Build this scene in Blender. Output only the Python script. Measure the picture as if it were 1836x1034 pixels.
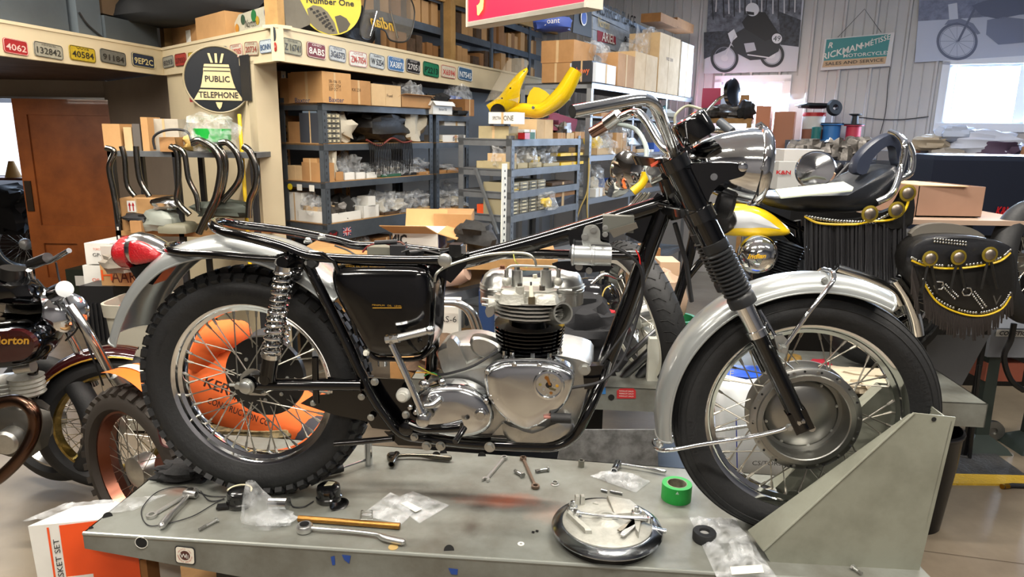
import bpy, bmesh, math, random
from math import sin, cos, pi, radians, atan2, hypot, sqrt
from mathutils import Vector as V, Matrix, noise
S = bpy.context.scene; COL = S.collection
for o in list(bpy.data.objects): bpy.data.objects.remove(o)
# ---------------------------------------------------------------- camera
FOC, CX, CY = 1250.0, 918.0, 517.0
PITCH, ROLL = radians(12.8), radians(0.9)
CAM = V((0, 0, 1.65))
cd = bpy.data.cameras.new('camera'); cam = bpy.data.objects.new('camera', cd); COL.objects.link(cam)
cd.sensor_width = 36; cd.lens = FOC/1836*36; cd.clip_start = .02
cam.matrix_world = Matrix.Translation(CAM) @ Matrix.Rotation(pi/2-PITCH, 4, 'X') @ Matrix.Rotation(ROLL, 4, 'Z')
S.camera = cam
# ---------------------------------------------------------------- world, daylight, exposure
W = bpy.data.worlds.new('sky'); S.world = W; W.use_nodes = True
wn = W.node_tree.nodes; bg = wn['Background']
bg.inputs[0].default_value = (.58, .76, 1, 1); bg.inputs[1].default_value = 8.0
def area(name, loc, tgt, sx, sy, power, col):
    l = bpy.data.lights.new(name, 'AREA'); l.shape = 'RECTANGLE'; l.size = sx; l.size_y = sy; l.energy = power; l.color = col
    o = bpy.data.objects.new(name, l); COL.objects.link(o); o.location = loc
    o.rotation_euler = (V(tgt)-V(loc)).to_track_quat('-Z', 'Y').to_euler(); return o
S.view_settings.view_transform = 'Standard'; S.view_settings.look = 'None'
S.view_settings.gamma = 1; S.view_settings.use_curve_mapping = False
S.view_settings.exposure = 0.03
WARM = (1, .93, .83); COOL = (.6, .76, 1)
CEIL = 4.3
# daylight entering at the two windows of the right wall (just inside the panes) and through the doorway on the left
area('window_daylight', (5.0, 7.25, 2.1), (1.5, 3.2, .4), 1.5, .65, 330, COOL)
area('window_daylight', (2.75, 8.1, 2.1), (1.0, 3.5, .4), .9, .65, 120, COOL)
# ---------------------------------------------------------------- helpers
def ray(px, py):
    x = (px-CX)/FOC; y = -(py-CY)/FOC
    c, s = cos(ROLL), sin(ROLL); x, y = x*c-y*s, x*s+y*c
    return V((x, cos(PITCH)+y*sin(PITCH), -sin(PITCH)+y*cos(PITCH)))
def PY(px, py, Y): r = ray(px, py); return CAM+r*(Y/r.y)
def PZ(px, py, z): r = ray(px, py); return CAM+r*((z-CAM.z)/r.z)
def PP(px, py, o, n): r = ray(px, py); return CAM+r*((V(o)-CAM).dot(n)/r.dot(n))
def s2l(c): return c/12.92 if c <= .04045 else ((c+.055)/1.055)**2.4
def hexc(h): return tuple(s2l(int(h[i:i+2], 16)/255) for i in (0, 2, 4))+(1,)
MATS = {}
def mat(h, rough=.5, metal=0, var=0, scale=20, bump=0, bscale=60, coat=0, alpha=1, emit=0, name=None, h2=None, trans=0, aniso=0):
    k = (h, rough, metal, var, scale, bump, bscale, coat, alpha, emit, h2, trans)
    if k in MATS: return MATS[k]
    m = bpy.data.materials.new(name or 'mat_'+h); m.use_nodes = True; N = m.node_tree.nodes; Lk = m.node_tree.links
    b = N['Principled BSDF']; b.inputs['Base Color'].default_value = hexc(h); b.inputs['Roughness'].default_value = rough
    b.inputs['Metallic'].default_value = metal; b.inputs['Coat Weight'].default_value = coat; b.inputs['Alpha'].default_value = alpha
    b.inputs['Coat Roughness'].default_value = .05
    if trans: b.inputs['Transmission Weight'].default_value = trans
    if emit: b.inputs['Emission Color'].default_value = hexc(h); b.inputs['Emission Strength'].default_value = emit
    if var or bump or h2:
        tc = N.new('ShaderNodeTexCoord')
    if var or h2:
        n = N.new('ShaderNodeTexNoise'); n.inputs['Scale'].default_value = scale; n.inputs['Detail'].default_value = 6; n.inputs['Roughness'].default_value = .62
        Lk.new(tc.outputs['Object'], n.inputs['Vector'])
        r = N.new('ShaderNodeValToRGB'); Lk.new(n.outputs['Fac'], r.inputs[0])
        c = hexc(h); c2 = hexc(h2) if h2 else tuple(x*(1-var) for x in c[:3])+(1,)
        r.color_ramp.elements[0].position = .36; r.color_ramp.elements[1].position = .62
        r.color_ramp.elements[0].color = c2; r.color_ramp.elements[1].color = c
        Lk.new(r.outputs[0], b.inputs['Base Color'])
        mr = N.new('ShaderNodeMapRange'); mr.inputs[3].default_value = min(1, rough*1.25); mr.inputs[4].default_value = rough*.85
        Lk.new(n.outputs['Fac'], mr.inputs[0]); Lk.new(mr.outputs[0], b.inputs['Roughness'])
    if bump:
        n2 = N.new('ShaderNodeTexNoise'); n2.inputs['Scale'].default_value = bscale; n2.inputs['Detail'].default_value = 4
        Lk.new(tc.outputs['Object'], n2.inputs['Vector'])
        bp = N.new('ShaderNodeBump'); bp.inputs['Strength'].default_value = bump; bp.inputs['Distance'].default_value = .01
        Lk.new(n2.outputs['Fac'], bp.inputs['Height']); Lk.new(bp.outputs[0], b.inputs['Normal'])
    MATS[k] = m; return m
def catmull(P, n=6, closed=False):
    P = [V(p) for p in P]; out = []; N = len(P)
    if N < 3 and not closed: return P
    for i in range(N if closed else N-1):
        if closed: a, b, c, d = P[i-1], P[i], P[(i+1) % N], P[(i+2) % N]
        else: a, b, c, d = P[max(i-1, 0)], P[i], P[i+1], P[min(i+2, N-1)]
        for k in range(n):
            t = k/n; out.append(.5*((2*b)+(c-a)*t+(2*a-5*b+4*c-d)*t*t+(3*b-a-3*c+d)*t**3))
    if not closed: out.append(P[-1].copy())
    return out
def rz(a): return Matrix.Rotation(a, 3, 'Z')
def frame(ax):
    ax = V(ax).normalized(); t = V((0, 0, 1)) if abs(ax.z) < .9 else V((1, 0, 0))
    e1 = t.cross(ax).normalized(); return e1, ax.cross(e1), ax
ORG = {}
class MB:
    def __init__(s): s.v = []; s.f = []
    def add(s, vs, fs):
        n = len(s.v); s.v += [V(p) for p in vs]; s.f += [tuple(i+n for i in f) for f in fs]; return s
    def box(s, c, d, R=None):
        c = V(c); vs = []
        for z in (-.5, .5):
            for x, y in ((-.5, -.5), (.5, -.5), (.5, .5), (-.5, .5)):
                p = V((x*d[0], y*d[1], z*d[2])); vs.append(c+(R @ p if R else p))
        return s.add(vs, [(3, 2, 1, 0), (4, 5, 6, 7), (0, 1, 5, 4), (1, 2, 6, 5), (2, 3, 7, 6), (3, 0, 4, 7)])
    def obox(s, o, a, b, c):   # corner + three edge vectors
        o, a, b, c = V(o), V(a), V(b), V(c)
        vs = [o, o+a, o+a+b, o+b, o+c, o+a+c, o+a+b+c, o+b+c]
        fs = [(3, 2, 1, 0), (4, 5, 6, 7), (0, 1, 5, 4), (1, 2, 6, 5), (2, 3, 7, 6), (3, 0, 4, 7)]
        if a.cross(b).dot(c) < 0: fs = [f[::-1] for f in fs]
        return s.add(vs, fs)
    def tube(s, P, r, seg=12, cap=True, closed=False):
        P = [V(p) for p in P]; n = len(P); vs = []; fs = []
        if n < 2: return s
        T = [((P[(i+1) % n]-P[i-1]) if closed else (P[min(i+1, n-1)]-P[max(i-1, 0)])).normalized() for i in range(n)]
        e = frame(T[0])[0]
        for i in range(n):
            e = (e-T[i]*e.dot(T[i]));  e = e.normalized() if e.length > 1e-6 else frame(T[i])[0]
            g = T[i].cross(e); rr = r[i] if isinstance(r, (list, tuple)) else r
            for k in range(seg):
                a = 2*pi*k/seg; vs.append(P[i]+(e*cos(a)+g*sin(a))*rr)
        for i in range(n if closed else n-1):
            for k in range(seg):
                j = (i+1) % n; fs.append((i*seg+k, i*seg+(k+1) % seg, j*seg+(k+1) % seg, j*seg+k))
        if cap and not closed: fs += [tuple(range(seg))[::-1], tuple((n-1)*seg+k for k in range(seg))]
        return s.add(vs, fs)
    def lathe(s, c, ax, prof, seg=32, a0=0, a1=2*pi, closed=False):   # prof = [(radius, height along ax)]; closed joins last to first ring
        c = V(c); e1, e2, ax = frame(ax); vs = []; fs = []; full = abs(a1-a0-2*pi) < 1e-6; m = seg if full else seg+1; n = len(prof)
        for r, h in prof:
            for k in range(m):
                a = a0+(a1-a0)*k/seg; vs.append(c+ax*h+(e1*cos(a)+e2*sin(a))*r)
        for i in range(n if closed else n-1):
            j = (i+1) % n
            for k in range(seg):
                fs.append((i*m+k, i*m+(k+1) % m, j*m+(k+1) % m, j*m+k))
        if full and not closed:
            if prof[0][0] > 1e-5: fs.append(tuple(range(m))[::-1])
            if prof[-1][0] > 1e-5: fs.append(tuple((n-1)*m+k for k in range(m)))
        return s.add(vs, fs)
    def cyl(s, a, b, r, seg=16, r2=None):
        a, b = V(a), V(b); return s.lathe(a, b-a, [(r, 0), (r if r2 is None else r2, (b-a).length)], seg)
    def prism(s, P, e):
        P = [V(p) for p in P]; e = V(e); n = len(P)
        fs = [tuple(range(n))[::-1], tuple(range(n, 2*n))]+[(i, (i+1) % n, (i+1) % n+n, i+n) for i in range(n)]
        nn = sum((P[i].cross(P[(i+1) % n]) for i in range(n)), V((0, 0, 0)))
        if nn.dot(e) < 0: fs = [f[::-1] for f in fs]
        return s.add(P+[p+e for p in P], fs)
    def loft(s, rings, closed=True, cap=True):
        m = len(rings[0]); n = len(rings); vs = [p for r in rings for p in r]; fs = []
        for i in range(n-1):
            for k in range(m if closed else m-1): fs.append((i*m+k, i*m+(k+1) % m, (i+1)*m+(k+1) % m, (i+1)*m+k))
        if cap and closed: fs += [tuple(range(m))[::-1], tuple((n-1)*m+k for k in range(m))]
        return s.add(vs, fs)
    def dome(s, P, n, prof):   # polygon rings: prof = [(scale about the centroid, lift along n)]
        P = [V(p) for p in P]; c = sum(P, V((0, 0, 0)))/len(P); n = V(n)
        return s.loft([[c+(p-c)*k+n*h for p in P] for k, h in prof])
    def ball(s, c, r, seg=16, rings=10, sq=(1, 1, 1), R=None):
        c = V(c); vs = []; fs = []
        for i in range(1, rings):
            t = pi*i/rings
            for k in range(seg):
                a = 2*pi*k/seg; p = V((sin(t)*cos(a)*sq[0], sin(t)*sin(a)*sq[1], cos(t)*sq[2]))*r; vs.append(c+(R @ p if R else p))
        top = V((0, 0, r*sq[2])); vs += [c+(R @ top if R else top), c-(R @ top if R else top)]; N = len(vs)
        for i in range(rings-2):
            for k in range(seg): fs.append((i*seg+k, (i+1)*seg+k, (i+1)*seg+(k+1) % seg, i*seg+(k+1) % seg))
        for k in range(seg): fs += [(N-2, k, (k+1) % seg), (N-1, (rings-2)*seg+(k+1) % seg, (rings-2)*seg+k)]
        return s.add(vs, fs)
    def crumple(s, c, d, seed=0, amt=.35, seg=14, rings=9, R=None):   # wrinkled lump
        c = V(c); b = MB().ball((0, 0, 0), 1, seg, rings); rnd = seed*7.31
        vs = []
        for p in b.v:
            q = V((math.copysign(abs(p.x)**.7, p.x), math.copysign(abs(p.y)**.7, p.y), math.copysign(abs(p.z)**.8, p.z)))
            k = 1+amt*(noise.noise(p*1.7+V((rnd, 0, 0)))*1.1+noise.noise(p*4.5+V((0, rnd, 0)))*.7)
            w = V((q.x*d[0]/2, q.y*d[1]/2, max(q.z, -.92)*d[2]/2))*k; w.z = max(w.z, -d[2]/2)
            vs.append(c+(R @ w if R else w))
        return s.add(vs, b.f)
    def sheet(s, o, a, b, h, nu=10, nv=10, seed=0, freq=3, th=0):
        o, a, b = V(o), V(a), V(b); n = a.cross(b).normalized(); vs = []; fs = []
        for i in range(nu+1):
            for j in range(nv+1):
                u, v = i/nu, j/nv; k = noise.noise(V((u*freq+seed, v*freq, seed*1.3)))*h+noise.noise(V((u*freq*3+seed, v*freq*3, 0)))*h*.35
                vs.append(o+a*u+b*v+n*(k+abs(h)))
        for i in range(nu):
            for j in range(nv): q = i*(nv+1)+j; fs.append((q, q+nv+1, q+nv+2, q+1))
        return s.add(vs, fs)
    def build(s, name, m, parent=None, angle=38, smooth=True, org=None):
        me = bpy.data.meshes.new(name)
        if parent is not None: o0 = ORG[parent.name]
        elif org is not None: o0 = V(org)
        else:
            xs = [p.x for p in s.v]; ys = [p.y for p in s.v]; zs = [p.z for p in s.v]
            o0 = V(((min(xs)+max(xs))/2, (min(ys)+max(ys))/2, min(zs)))
        me.from_pydata([tuple(p-o0) for p in s.v], [], s.f); me.validate()
        o = bpy.data.objects.new(name, me); COL.objects.link(o)
        for mm in (m if isinstance(m, list) else [m]): me.materials.append(mm)
        if smooth:
            me.polygons.foreach_set('use_smooth', [True]*len(me.polygons)); me.set_sharp_from_angle(angle=radians(angle))
        if parent is not None: o.parent = parent
        else: o.location = o0
        ORG[o.name] = o0; return o
def tag(o, label=None, cat=None, group=None, kind=None):
    if label: o['label'] = label
    if cat: o['category'] = cat
    if group: o['group'] = group
    if kind: o['kind'] = kind
    return o
def thing(name, label, cat, loc, group=None):
    o = bpy.data.objects.new(name, None); COL.objects.link(o); o.location = loc; o.empty_display_size = .05
    ORG[o.name] = V(loc); return tag(o, label, cat, group)
def struct(b, name, m, **k): return tag(b.build(name, m, **k), kind='structure')
def stuff(o): o['kind'] = 'stuff'; return o
TXT = {}
def text(s, o, xd, yd, h, m, parent, name='lettering', width=None, shear=0, ext=.0006, align='CENTER', bold=0, flip=False):
    """letters as thin geometry: o = centre (or left) of the line, xd / yd = directions, h = capital height"""
    k = (s, shear, bold, align)
    if k not in TXT:
        cu = bpy.data.curves.new('t', 'FONT'); cu.body = s; cu.size = 1; cu.align_x = align; cu.align_y = 'CENTER'; cu.shear = shear
        cu.offset = bold; cu.resolution_u = 2
        ob = bpy.data.objects.new('t', cu); COL.objects.link(ob)
        dg = bpy.context.evaluated_depsgraph_get(); dg.update(); me = bpy.data.meshes.new_from_object(ob.evaluated_get(dg))
        bpy.data.objects.remove(ob); TXT[k] = ([tuple(p.co) for p in me.vertices], [tuple(p.vertices) for p in me.polygons])
    vs, fs = TXT[k]; xd = V(xd).normalized(); yd = V(yd); yd = (yd-xd*yd.dot(xd)).normalized(); n = xd.cross(yd)
    if flip: xd = -xd
    xs = [p[0] for p in vs] or [0, 1]; ys = [p[1] for p in vs] or [0, 1]
    ky = h/.7; kx = ky if width is None else width/(max(xs)-min(xs)); cy = (max(ys)+min(ys))/2; cx = (max(xs)+min(xs))/2 if align == 'CENTER' else 0
    b = MB(); b.add([V(o)+xd*(p[0]-cx)*kx+yd*(p[1]-cy)*ky+n*ext for p in vs], fs)
    return b.build(name, m, parent, smooth=False)
# ---------------------------------------------------------------- shared materials
CHROME = mat('e8eaec', .07, 1, name='chrome'); CHROME2 = mat('c9cbcc', .16, 1, name='dull_chrome')
ALU = mat('c4c5c2', .34, 1, var=.12, scale=30, bump=.05, bscale=200, name='cast_aluminium')
POL = mat('d9dcdf', .13, 1, var=.08, scale=9, name='polished_aluminium')
CASTW = mat('b4b4ac', .5, .55, var=.15, scale=40, bump=.15, bscale=160, name='bead_blasted_aluminium')
BLACK = mat('030304', .12, 0, coat=.5, name='gloss_black_paint'); SATIN = mat('0c0c0d', .38, 0, name='satin_black')
RUB = mat('17181a', .62, 0, var=.25, scale=30, bump=.12, bscale=120, name='rubber')
STEEL = mat('9c9c98', .3, 1, var=.2, scale=60, name='tool_steel'); ZINC = mat('b9bbb8', .32, .9, name='zinc_bolt')
SILVER = mat('9a9e9e', .28, .45, coat=.6, name='silver_paint')
LGREY = mat('7e817b', .42, .25, var=.28, scale=5, bump=.06, bscale=30, h2='66655d', name='grey_lift_paint')
CARD = mat('a87e50', .85, var=.16, scale=6, name='cardboard'); CARD2 = mat('b98f5e', .85, var=.12, scale=5); CARD3 = mat('8f6439', .85, var=.2, scale=7)
CARDL = mat('c3a67c', .85, var=.12, scale=8); WHITE = mat('d9d8d2', .6, var=.06, scale=8); CREAM = mat('cdbf9f', .7, var=.06, scale=3, name='cream_paint')
INK = mat('17181c', .6); GOLD = mat('c99a3a', .35, .5, name='gold_leaf'); SHELF = mat('4d545c', .5, .3, var=.2, scale=12, name='shelving_steel')
GSHELF = mat('6d7175', .5, .4, var=.2, scale=12); WOODB = mat('a9814f', .75, var=.25, scale=10, name='shelf_board'); RED = mat('a3141a', .4); YEL = mat('e0bb12', .35, coat=.4)
def plastic_bag():
    m = bpy.data.materials.new('clear_plastic'); m.use_nodes = True; N = m.node_tree.nodes; Lk = m.node_tree.links
    out = N['Material Output']; b = N['Principled BSDF']; b.inputs['Base Color'].default_value = (.75, .78, .8, 1); b.inputs['Roughness'].default_value = .15
    t = N.new('ShaderNodeBsdfTransparent'); mx = N.new('ShaderNodeMixShader'); tc = N.new('ShaderNodeTexCoord'); n = N.new('ShaderNodeTexNoise'); n.inputs['Scale'].default_value = 26
    n.inputs['Detail'].default_value = 5; r = N.new('ShaderNodeMapRange'); r.inputs[1].default_value = .35; r.inputs[2].default_value = .7; r.inputs[3].default_value = .05; r.inputs[4].default_value = .42
    Lk.new(tc.outputs['Object'], n.inputs['Vector']); Lk.new(n.outputs['Fac'], r.inputs[0]); Lk.new(r.outputs[0], mx.inputs[0]); Lk.new(t.outputs[0], mx.inputs[1]); Lk.new(b.outputs[0], mx.inputs[2])
    bp = N.new('ShaderNodeBump'); bp.inputs['Strength'].default_value = .8; bp.inputs['Distance'].default_value = .01; Lk.new(n.outputs['Fac'], bp.inputs['Height']); Lk.new(bp.outputs[0], b.inputs['Normal'])
    Lk.new(mx.outputs[0], out.inputs[0]); return m
BAG = plastic_bag()
ORD = ['first', 'second', 'third', 'fourth', 'fifth', 'sixth', 'seventh', 'eighth', 'ninth', 'tenth', 'eleventh', 'twelfth', 'thirteenth', 'fourteenth', 'fifteenth', 'sixteenth', 'seventeenth', 'eighteenth', 'nineteenth', 'twentieth']
# ================================================================ setting
CD = V((sin(radians(30)), cos(radians(30)), 0)); CN = V((-cos(radians(30)), sin(radians(30)), 0))   # along the shelving / away behind it
UP = V((0, 0, 1))
conc = mat('7d7363', .36, var=.2, scale=1.3, bump=.06, bscale=14, h2='62574a', name='concrete_floor')
struct(MB().box((0, 5, -.05), (18, 18, .1)), 'floor', conc)
b = MB()
for p, q in (((1.45, 2.6), (4.6, 1.9)), ((1.6, 2.9), (1.2, .5)), ((-.5, 3.3), (3.2, 3.05)), ((-3.5, 4.2), (-1.2, 3.5))):
    a, c = V(p+(0,)), V(q+(0,)); d = (c-a).normalized(); n = V((-d.y, d.x, 0))*.003
    b.add([a-n+UP*.0008, c-n+UP*.0008, c+n+UP*.0008, a+n+UP*.0008], [(0, 1, 2, 3)])
struct(b, 'trim_9', mat('4a4034', .9, name='floor_joint'))
ceilm = mat('dcdee0', .7, var=.05, scale=2)
struct(MB().box((0, 5, CEIL+.05), (18, 18, .1)), 'ceiling', ceilm)
struct(MB().box((0, -3.05, CEIL/2), (18, .1, CEIL)), 'wall_rear', mat('6a686a', .8, var=.1, scale=1))
# right wall: plane through WR0 heading 25 degrees towards the camera's right, built of ribbed white steel round two window openings
WR0 = V((3.09, 8.0, 0)); WD = V((cos(radians(-25)), sin(radians(-25)), 0)); WN = V((-WD.y, WD.x, 0))   # WN points outside
def wr(px, py, off=0): return PP(px, py, WR0+WN*off, WN)
def wt(p): return (p-WR0).dot(WD)
steelw = mat('b4b3b2', .42, var=.05, scale=3, name='white_steel_wall')
win1 = (wt(wr(1690, 165)), wt(wr(1990, 165)), wr(1668, 226).z, wr(1690, 111).z)
win2 = (wt(wr(1287, 165)), wt(wr(1410, 165)), wr(1400, 238).z, wr(1400, 141).z)
b = MB()
def wbox(b, t0, t1, z0, z1, th=.08, off=0): b.obox(WR0+WD*t0+UP*z0+WN*off, WD*(t1-t0), WN*th, UP*(z1-z0))
T0, T1 = -3.2, 7.6
wbox(b, T0, win2[0], 0, CEIL); wbox(b, win2[1], win1[0], 0, CEIL); wbox(b, win1[1], T1, 0, CEIL)
for w in (win1, win2): wbox(b, w[0], w[1], 0, w[2]); wbox(b, w[0], w[1], w[3], CEIL)
W_R = struct(b, 'wall_right', steelw)
t = T0; i = 0
while t < T1:
    b = MB(); zs = [(1.25, CEIL)]
    for w in (win1, win2):
        if w[0]-.03 < t < w[1]+.01: zs = [(1.25, w[2]-.03), (w[3]+.03, CEIL)]
    for z0, z1 in zs:
        o = WR0+WD*t; b.prism([o+UP*z0, o+WD*.012-WN*.022+UP*z0, o+WD*.032-WN*.022+UP*z0, o+WD*.044+UP*z0], UP*(z1-z0))
        for k in (1, 2): q = o+WD*(.1*k); b.prism([q+UP*z0, q+WD*.008-WN*.006+UP*z0, q+WD*.016+UP*z0], UP*(z1-z0))
    b.build('panel_rib', steelw, W_R, smooth=False); t += .3
b = MB(); wbox(b, T0, T1, 1.2, 1.25, -.02); b.build('wall_rail', steelw, W_R)
frm = mat('d6dce4', .4, name='window_frame'); glass = mat('ffffff', .02, alpha=.12, name='window_glass')
for i, w in enumerate((win1, win2)):
    t0, t1, z0, z1 = w; b = MB(); f = .06
    wbox(b, t0-.04, t1+.04, z0-.05, z0+.03, .12, -.04); wbox(b, t0-.04, t1+.04, z1-.03, z1+.04, .12, -.03); wbox(b, t0-.04, t0+.03, z0, z1, .12, -.03); wbox(b, t1-.03, t1+.04, z0, z1, .12, -.03)
    fr = struct(b, 'window_%d' % (i+1), frm)
    m_ = (t0+t1)/2 if i == 0 else t0+(t1-t0)*.62
    b = MB(); wbox(b, m_-.022, m_+.022, z0+.03, z1-.03, .03, .02); b.build('mullion', frm, fr)
    for a, c in ((t0+.03, m_-.022), (m_+.022, t1-.03)):
        b = MB(); wbox(b, a, a+.025, z0+.03, z1-.03, .025, .02); wbox(b, c-.025, c, z0+.03, z1-.03, .025, .02); wbox(b, a, c, z1-.055, z1-.03, .025, .02); wbox(b, a, c, z0+.03, z0+.055, .025, .02)
        b.build('sash', frm, fr); b = MB(); wbox(b, a, c, z0+.03, z1-.03, .004, .035); b.build('pane', glass, fr)
# back wall behind the shelving and the mezzanine
BK0 = V((.58, 5.5, 0))+CN*1.9
bk = mat('8a8a88', .5, var=.06, scale=3, name='grey_steel_wall')
b = MB().obox(BK0-CD*.3, CD*7.0, CN*.08, UP*CEIL); W_B = struct(b, 'wall_back', bk)
lw = BK0-CD*.3; struct(MB().obox(lw+UP*2.15, V((-9, 7.4, 0))-lw, V((0, .06, 0)), UP*(CEIL-2.15)), 'wall_loft', mat('4c4a48', .7, var=.1, scale=2))
for k in range(12):
    o = BK0+CD*(1.6+.3*k); MB().prism([o+UP*.1, o+CD*.02-CN*.03+UP*.1, o+CD*.05-CN*.03+UP*.1, o+CD*.07+UP*.1], UP*(CEIL-.1)).build('panel_rib', bk, W_B, smooth=False)
struct(MB().obox(lw, V((-2.75, 5.6, 0))-lw, V((0, .06, 0)), UP*2.2), 'wall_storage', mat('4c4a48', .7, var=.1, scale=2))
# mezzanine: cream fascia boards, deck, posts
fa = [V((-3.4, 2.6, 0)), V((-2.72, 5.3, 0)), V((-1.3, 4.0, 0)), V((-.02, 7.0, 0)), V((1.3, 9.9, 0))]
fa[0] = PY(-140, 10, 3.55); fa[1] = PY(290, 90, 5.3); fa[2] = PY(495, 50, 4.0); fa[3] = PY(848, 128, 6.2); 
for p in fa: p.z = 0
fa[4] = fa[3]+(fa[3]-fa[2]).normalized()*2.6
ZF0, ZF1 = 2.0, 2.172
FAS = []
for i in range(4):
    a, c = fa[i], fa[i+1]; d = (c-a).normalized(); n = V((-d.y, d.x, 0))
    FAS.append((a, d, n)); struct(MB().obox(a+UP*ZF0-n*0, c-a, n*.04, UP*(ZF1-ZF0)), 'trim_%d' % (i+1), CREAM)
    struct(MB().obox(a+UP*(ZF1)-n*.006, c-a, n*.1, UP*.018), 'trim_%d' % (i+5), CREAM)
deckm = mat('4a3524', .8, var=.3, scale=5, name='mezzanine_underside')
struct(MB().prism([fa[0]+V((-.08, .0, ZF0+.03)), fa[1]+V((-.06, .1, ZF0+.03)), fa[2]+V((.0, .1, ZF0+.03)), fa[3]+V((-.06, 0, ZF0+.03)), fa[4]+V((-.05, 0, ZF0+.03)), V((-.6, 9.9, ZF0+.03)), V((-6.2, 9, ZF0+.03)), V((-7, 3.4, ZF0+.03))], UP*.12), 'ceiling_mezzanine', deckm)
# cream partition below fascia 2 (between the corner at x=290 and the end post)
a, d, n = FAS[1]; pe = PP(447, 200, a, n); pe.z = 0
struct(MB().obox(a+n*.02, (pe-a).normalized()*((pe-a).xy.length), n*.08, UP*(ZF0+.03)), 'wall_left', CREAM)
pq = V((pe.x, pe.y, 0)); a2, d2, n2 = FAS[2]
struct(MB().obox(pq-n*.0, d*.1, n*.14, UP*(ZF0+.02)), 'trim_10', mat('b8ab8f', .7, var=.06, scale=3))
# darker return wall between the sliding door and the partition, door header, brown sliding door
tan = mat('75685a', .75, var=.06, scale=3, name='taupe_wall')
dl = PY(190, 200, 6.6); dl.z = 0; pc = FAS[1][0]+n*.05
struct(MB().obox(dl, V((pc.x, pc.y, 0))-dl, V((.02, .08, 0)), UP*(ZF0+.02)), 'wall_alcove', tan)
do = PY(28, 170, 6.6); do.z = 0; dr = PY(192, 200, 6.6); dr.z = 0
struct(MB().obox(V((-8.6, 6.62, 2.0-.12)), V((8.6+dr.x, 0, 0)), V((0, .1, 0)), UP*.15), 'trim_11', tan)
struct(MB().obox(V((-8.6, 6.6, 1.86)), V((8.6+dr.x, 0, 0)), V((0, .03, 0)), UP*.02), 'trim_12', mat('9a9ba0', .35, .6))
doorm = mat('9a5526', .42, var=.22, scale=3.5, h2='7c4119', coat=.3, name='stained_door_wood')
dz = 1.86; x0, x1 = do.x, dr.x+.15
D = struct(MB().box(((x0+x1)/2, 6.57, dz/2), (x1-x0, .03, dz)), 'door_1', doorm)
sw = .12
for nm, c, s_ in (('stile', (x0+sw/2, 6.545, dz/2), (sw, .025, dz)), ('stile', (x1-sw/2, 6.545, dz/2), (sw, .025, dz)), ('rail', ((x0+x1)/2, 6.545, dz-.07), (x1-x0-2*sw, .025, .14)), ('rail', ((x0+x1)/2, 6.545, .62), (x1-x0-2*sw, .025, .17)), ('rail', ((x0+x1)/2, 6.545, .1), (x1-x0-2*sw, .025, .2)), ('stile', (x0+(x1-x0)*.5, 6.545, .36), (.1, .025, .35))):
    MB().box(c, s_).build(nm, doorm, D, smooth=False)
MB().box((x0+.05, 6.525, .98), (.06, .012, .28)).build('door_handle', mat('3a2c20', .5, .4), D)
# next room seen through the doorway: bright window
struct(MB().box((-8, 10.2, CEIL/2), (8, .1, CEIL)), 'wall_far', mat('9fa3ab', .6))
b = MB().box((PY(8, 290, 9.5).x-.5, 9.55, PY(15, 250, 9.5).z), (1.5, .04, .95)); o = struct(b, 'window_3', mat('eef4ff', .5, emit=1.6, name='overcast_daylight_glass'))
area('doorway_daylight', (-6.3, 9.3, 1.7), (-5.2, 6.0, .8), 1.4, .9, 40, COOL)
struct(MB().box((-9.0, 3, CEIL/2), (.1, 14, CEIL)), 'wall_west', tan)
struct(MB().box((9.0, 1, CEIL/2), (.1, 9, CEIL)), 'wall_east', steelw)
# hanging strip lights of the shop, plus an unseen last one added to brighten the door
LT = mat('fff1dc', .5, emit=14, name='led_tube'); LH = mat('d8d8d4', .4)
k = 0
for (x, y, l, pw) in ((-2.7, 2.0, 1.2, 75), (-2.7, 3.4, 1.2, 55), (-.9, .6, 1.2, 70), (-.9, 2.9, 1.2, 70), (.9, .5, 1.2, 60), (.9, 2.6, 1.2, 70), (2.7, 1.0, 1.2, 55), (2.7, 3.8, 1.2, 40), (0.2, -1.6, 1.2, 60), (-2.7, -1.2, 1.2, 50), (.9, 5.0, 1.2, 30), (-4.35, 5.1, 1.2, 22)):
    z = 3.35 if pw != 22 else 1.9
    L_ = thing('strip_light', 'hanging twin tube strip light, number %s in the shop, the twelfth an added one' % ORD[k], 'light', (x, y, z), 'strip lights'); k += 1
    MB().box((x, y, z+.05), (l, .16, .05)).build('housing', LH, L_, smooth=False)
    for s_ in (-.04, .04): MB().cyl((x-l/2+.03, y+s_, z+.008), (x+l/2-.03, y+s_, z+.008), .013, 10).build('tube', LT, L_)
    for s_ in (-.45, .45): MB().cyl((x+s_, y, z+.07), (x+s_, y, CEIL if z > 3 else 2.03), .003, 5).build('cable', LH, L_)
    area('strip_lamp', (x, y, z-.03), (x, y, 0), l, .14, pw, WARM)
# ================================================================ the lift in the foreground
LZ = .62
def lz(px, py, z=LZ): return PZ(px, py, z)
lift = thing('motorcycle_lift', 'grey painted steel lift table carrying the black motorcycle, with round holes and stickers', 'lift', (-.05, 1.8, 0))
nl = lz(148, 955); u_ = (lz(1390, 1034)-nl).normalized(); f0, f1 = lz(672, 798), lz(1170, 835); uf = (f1-f0).normalized()
nr = nl+u_*2.12; fl = f0-uf*.6; fr_ = f0+uf*1.47
hm = mat('0a0a0a', .9)
top = MB().prism([nl, nr, fr_, fl], V((0, 0, -.004)))
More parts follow.
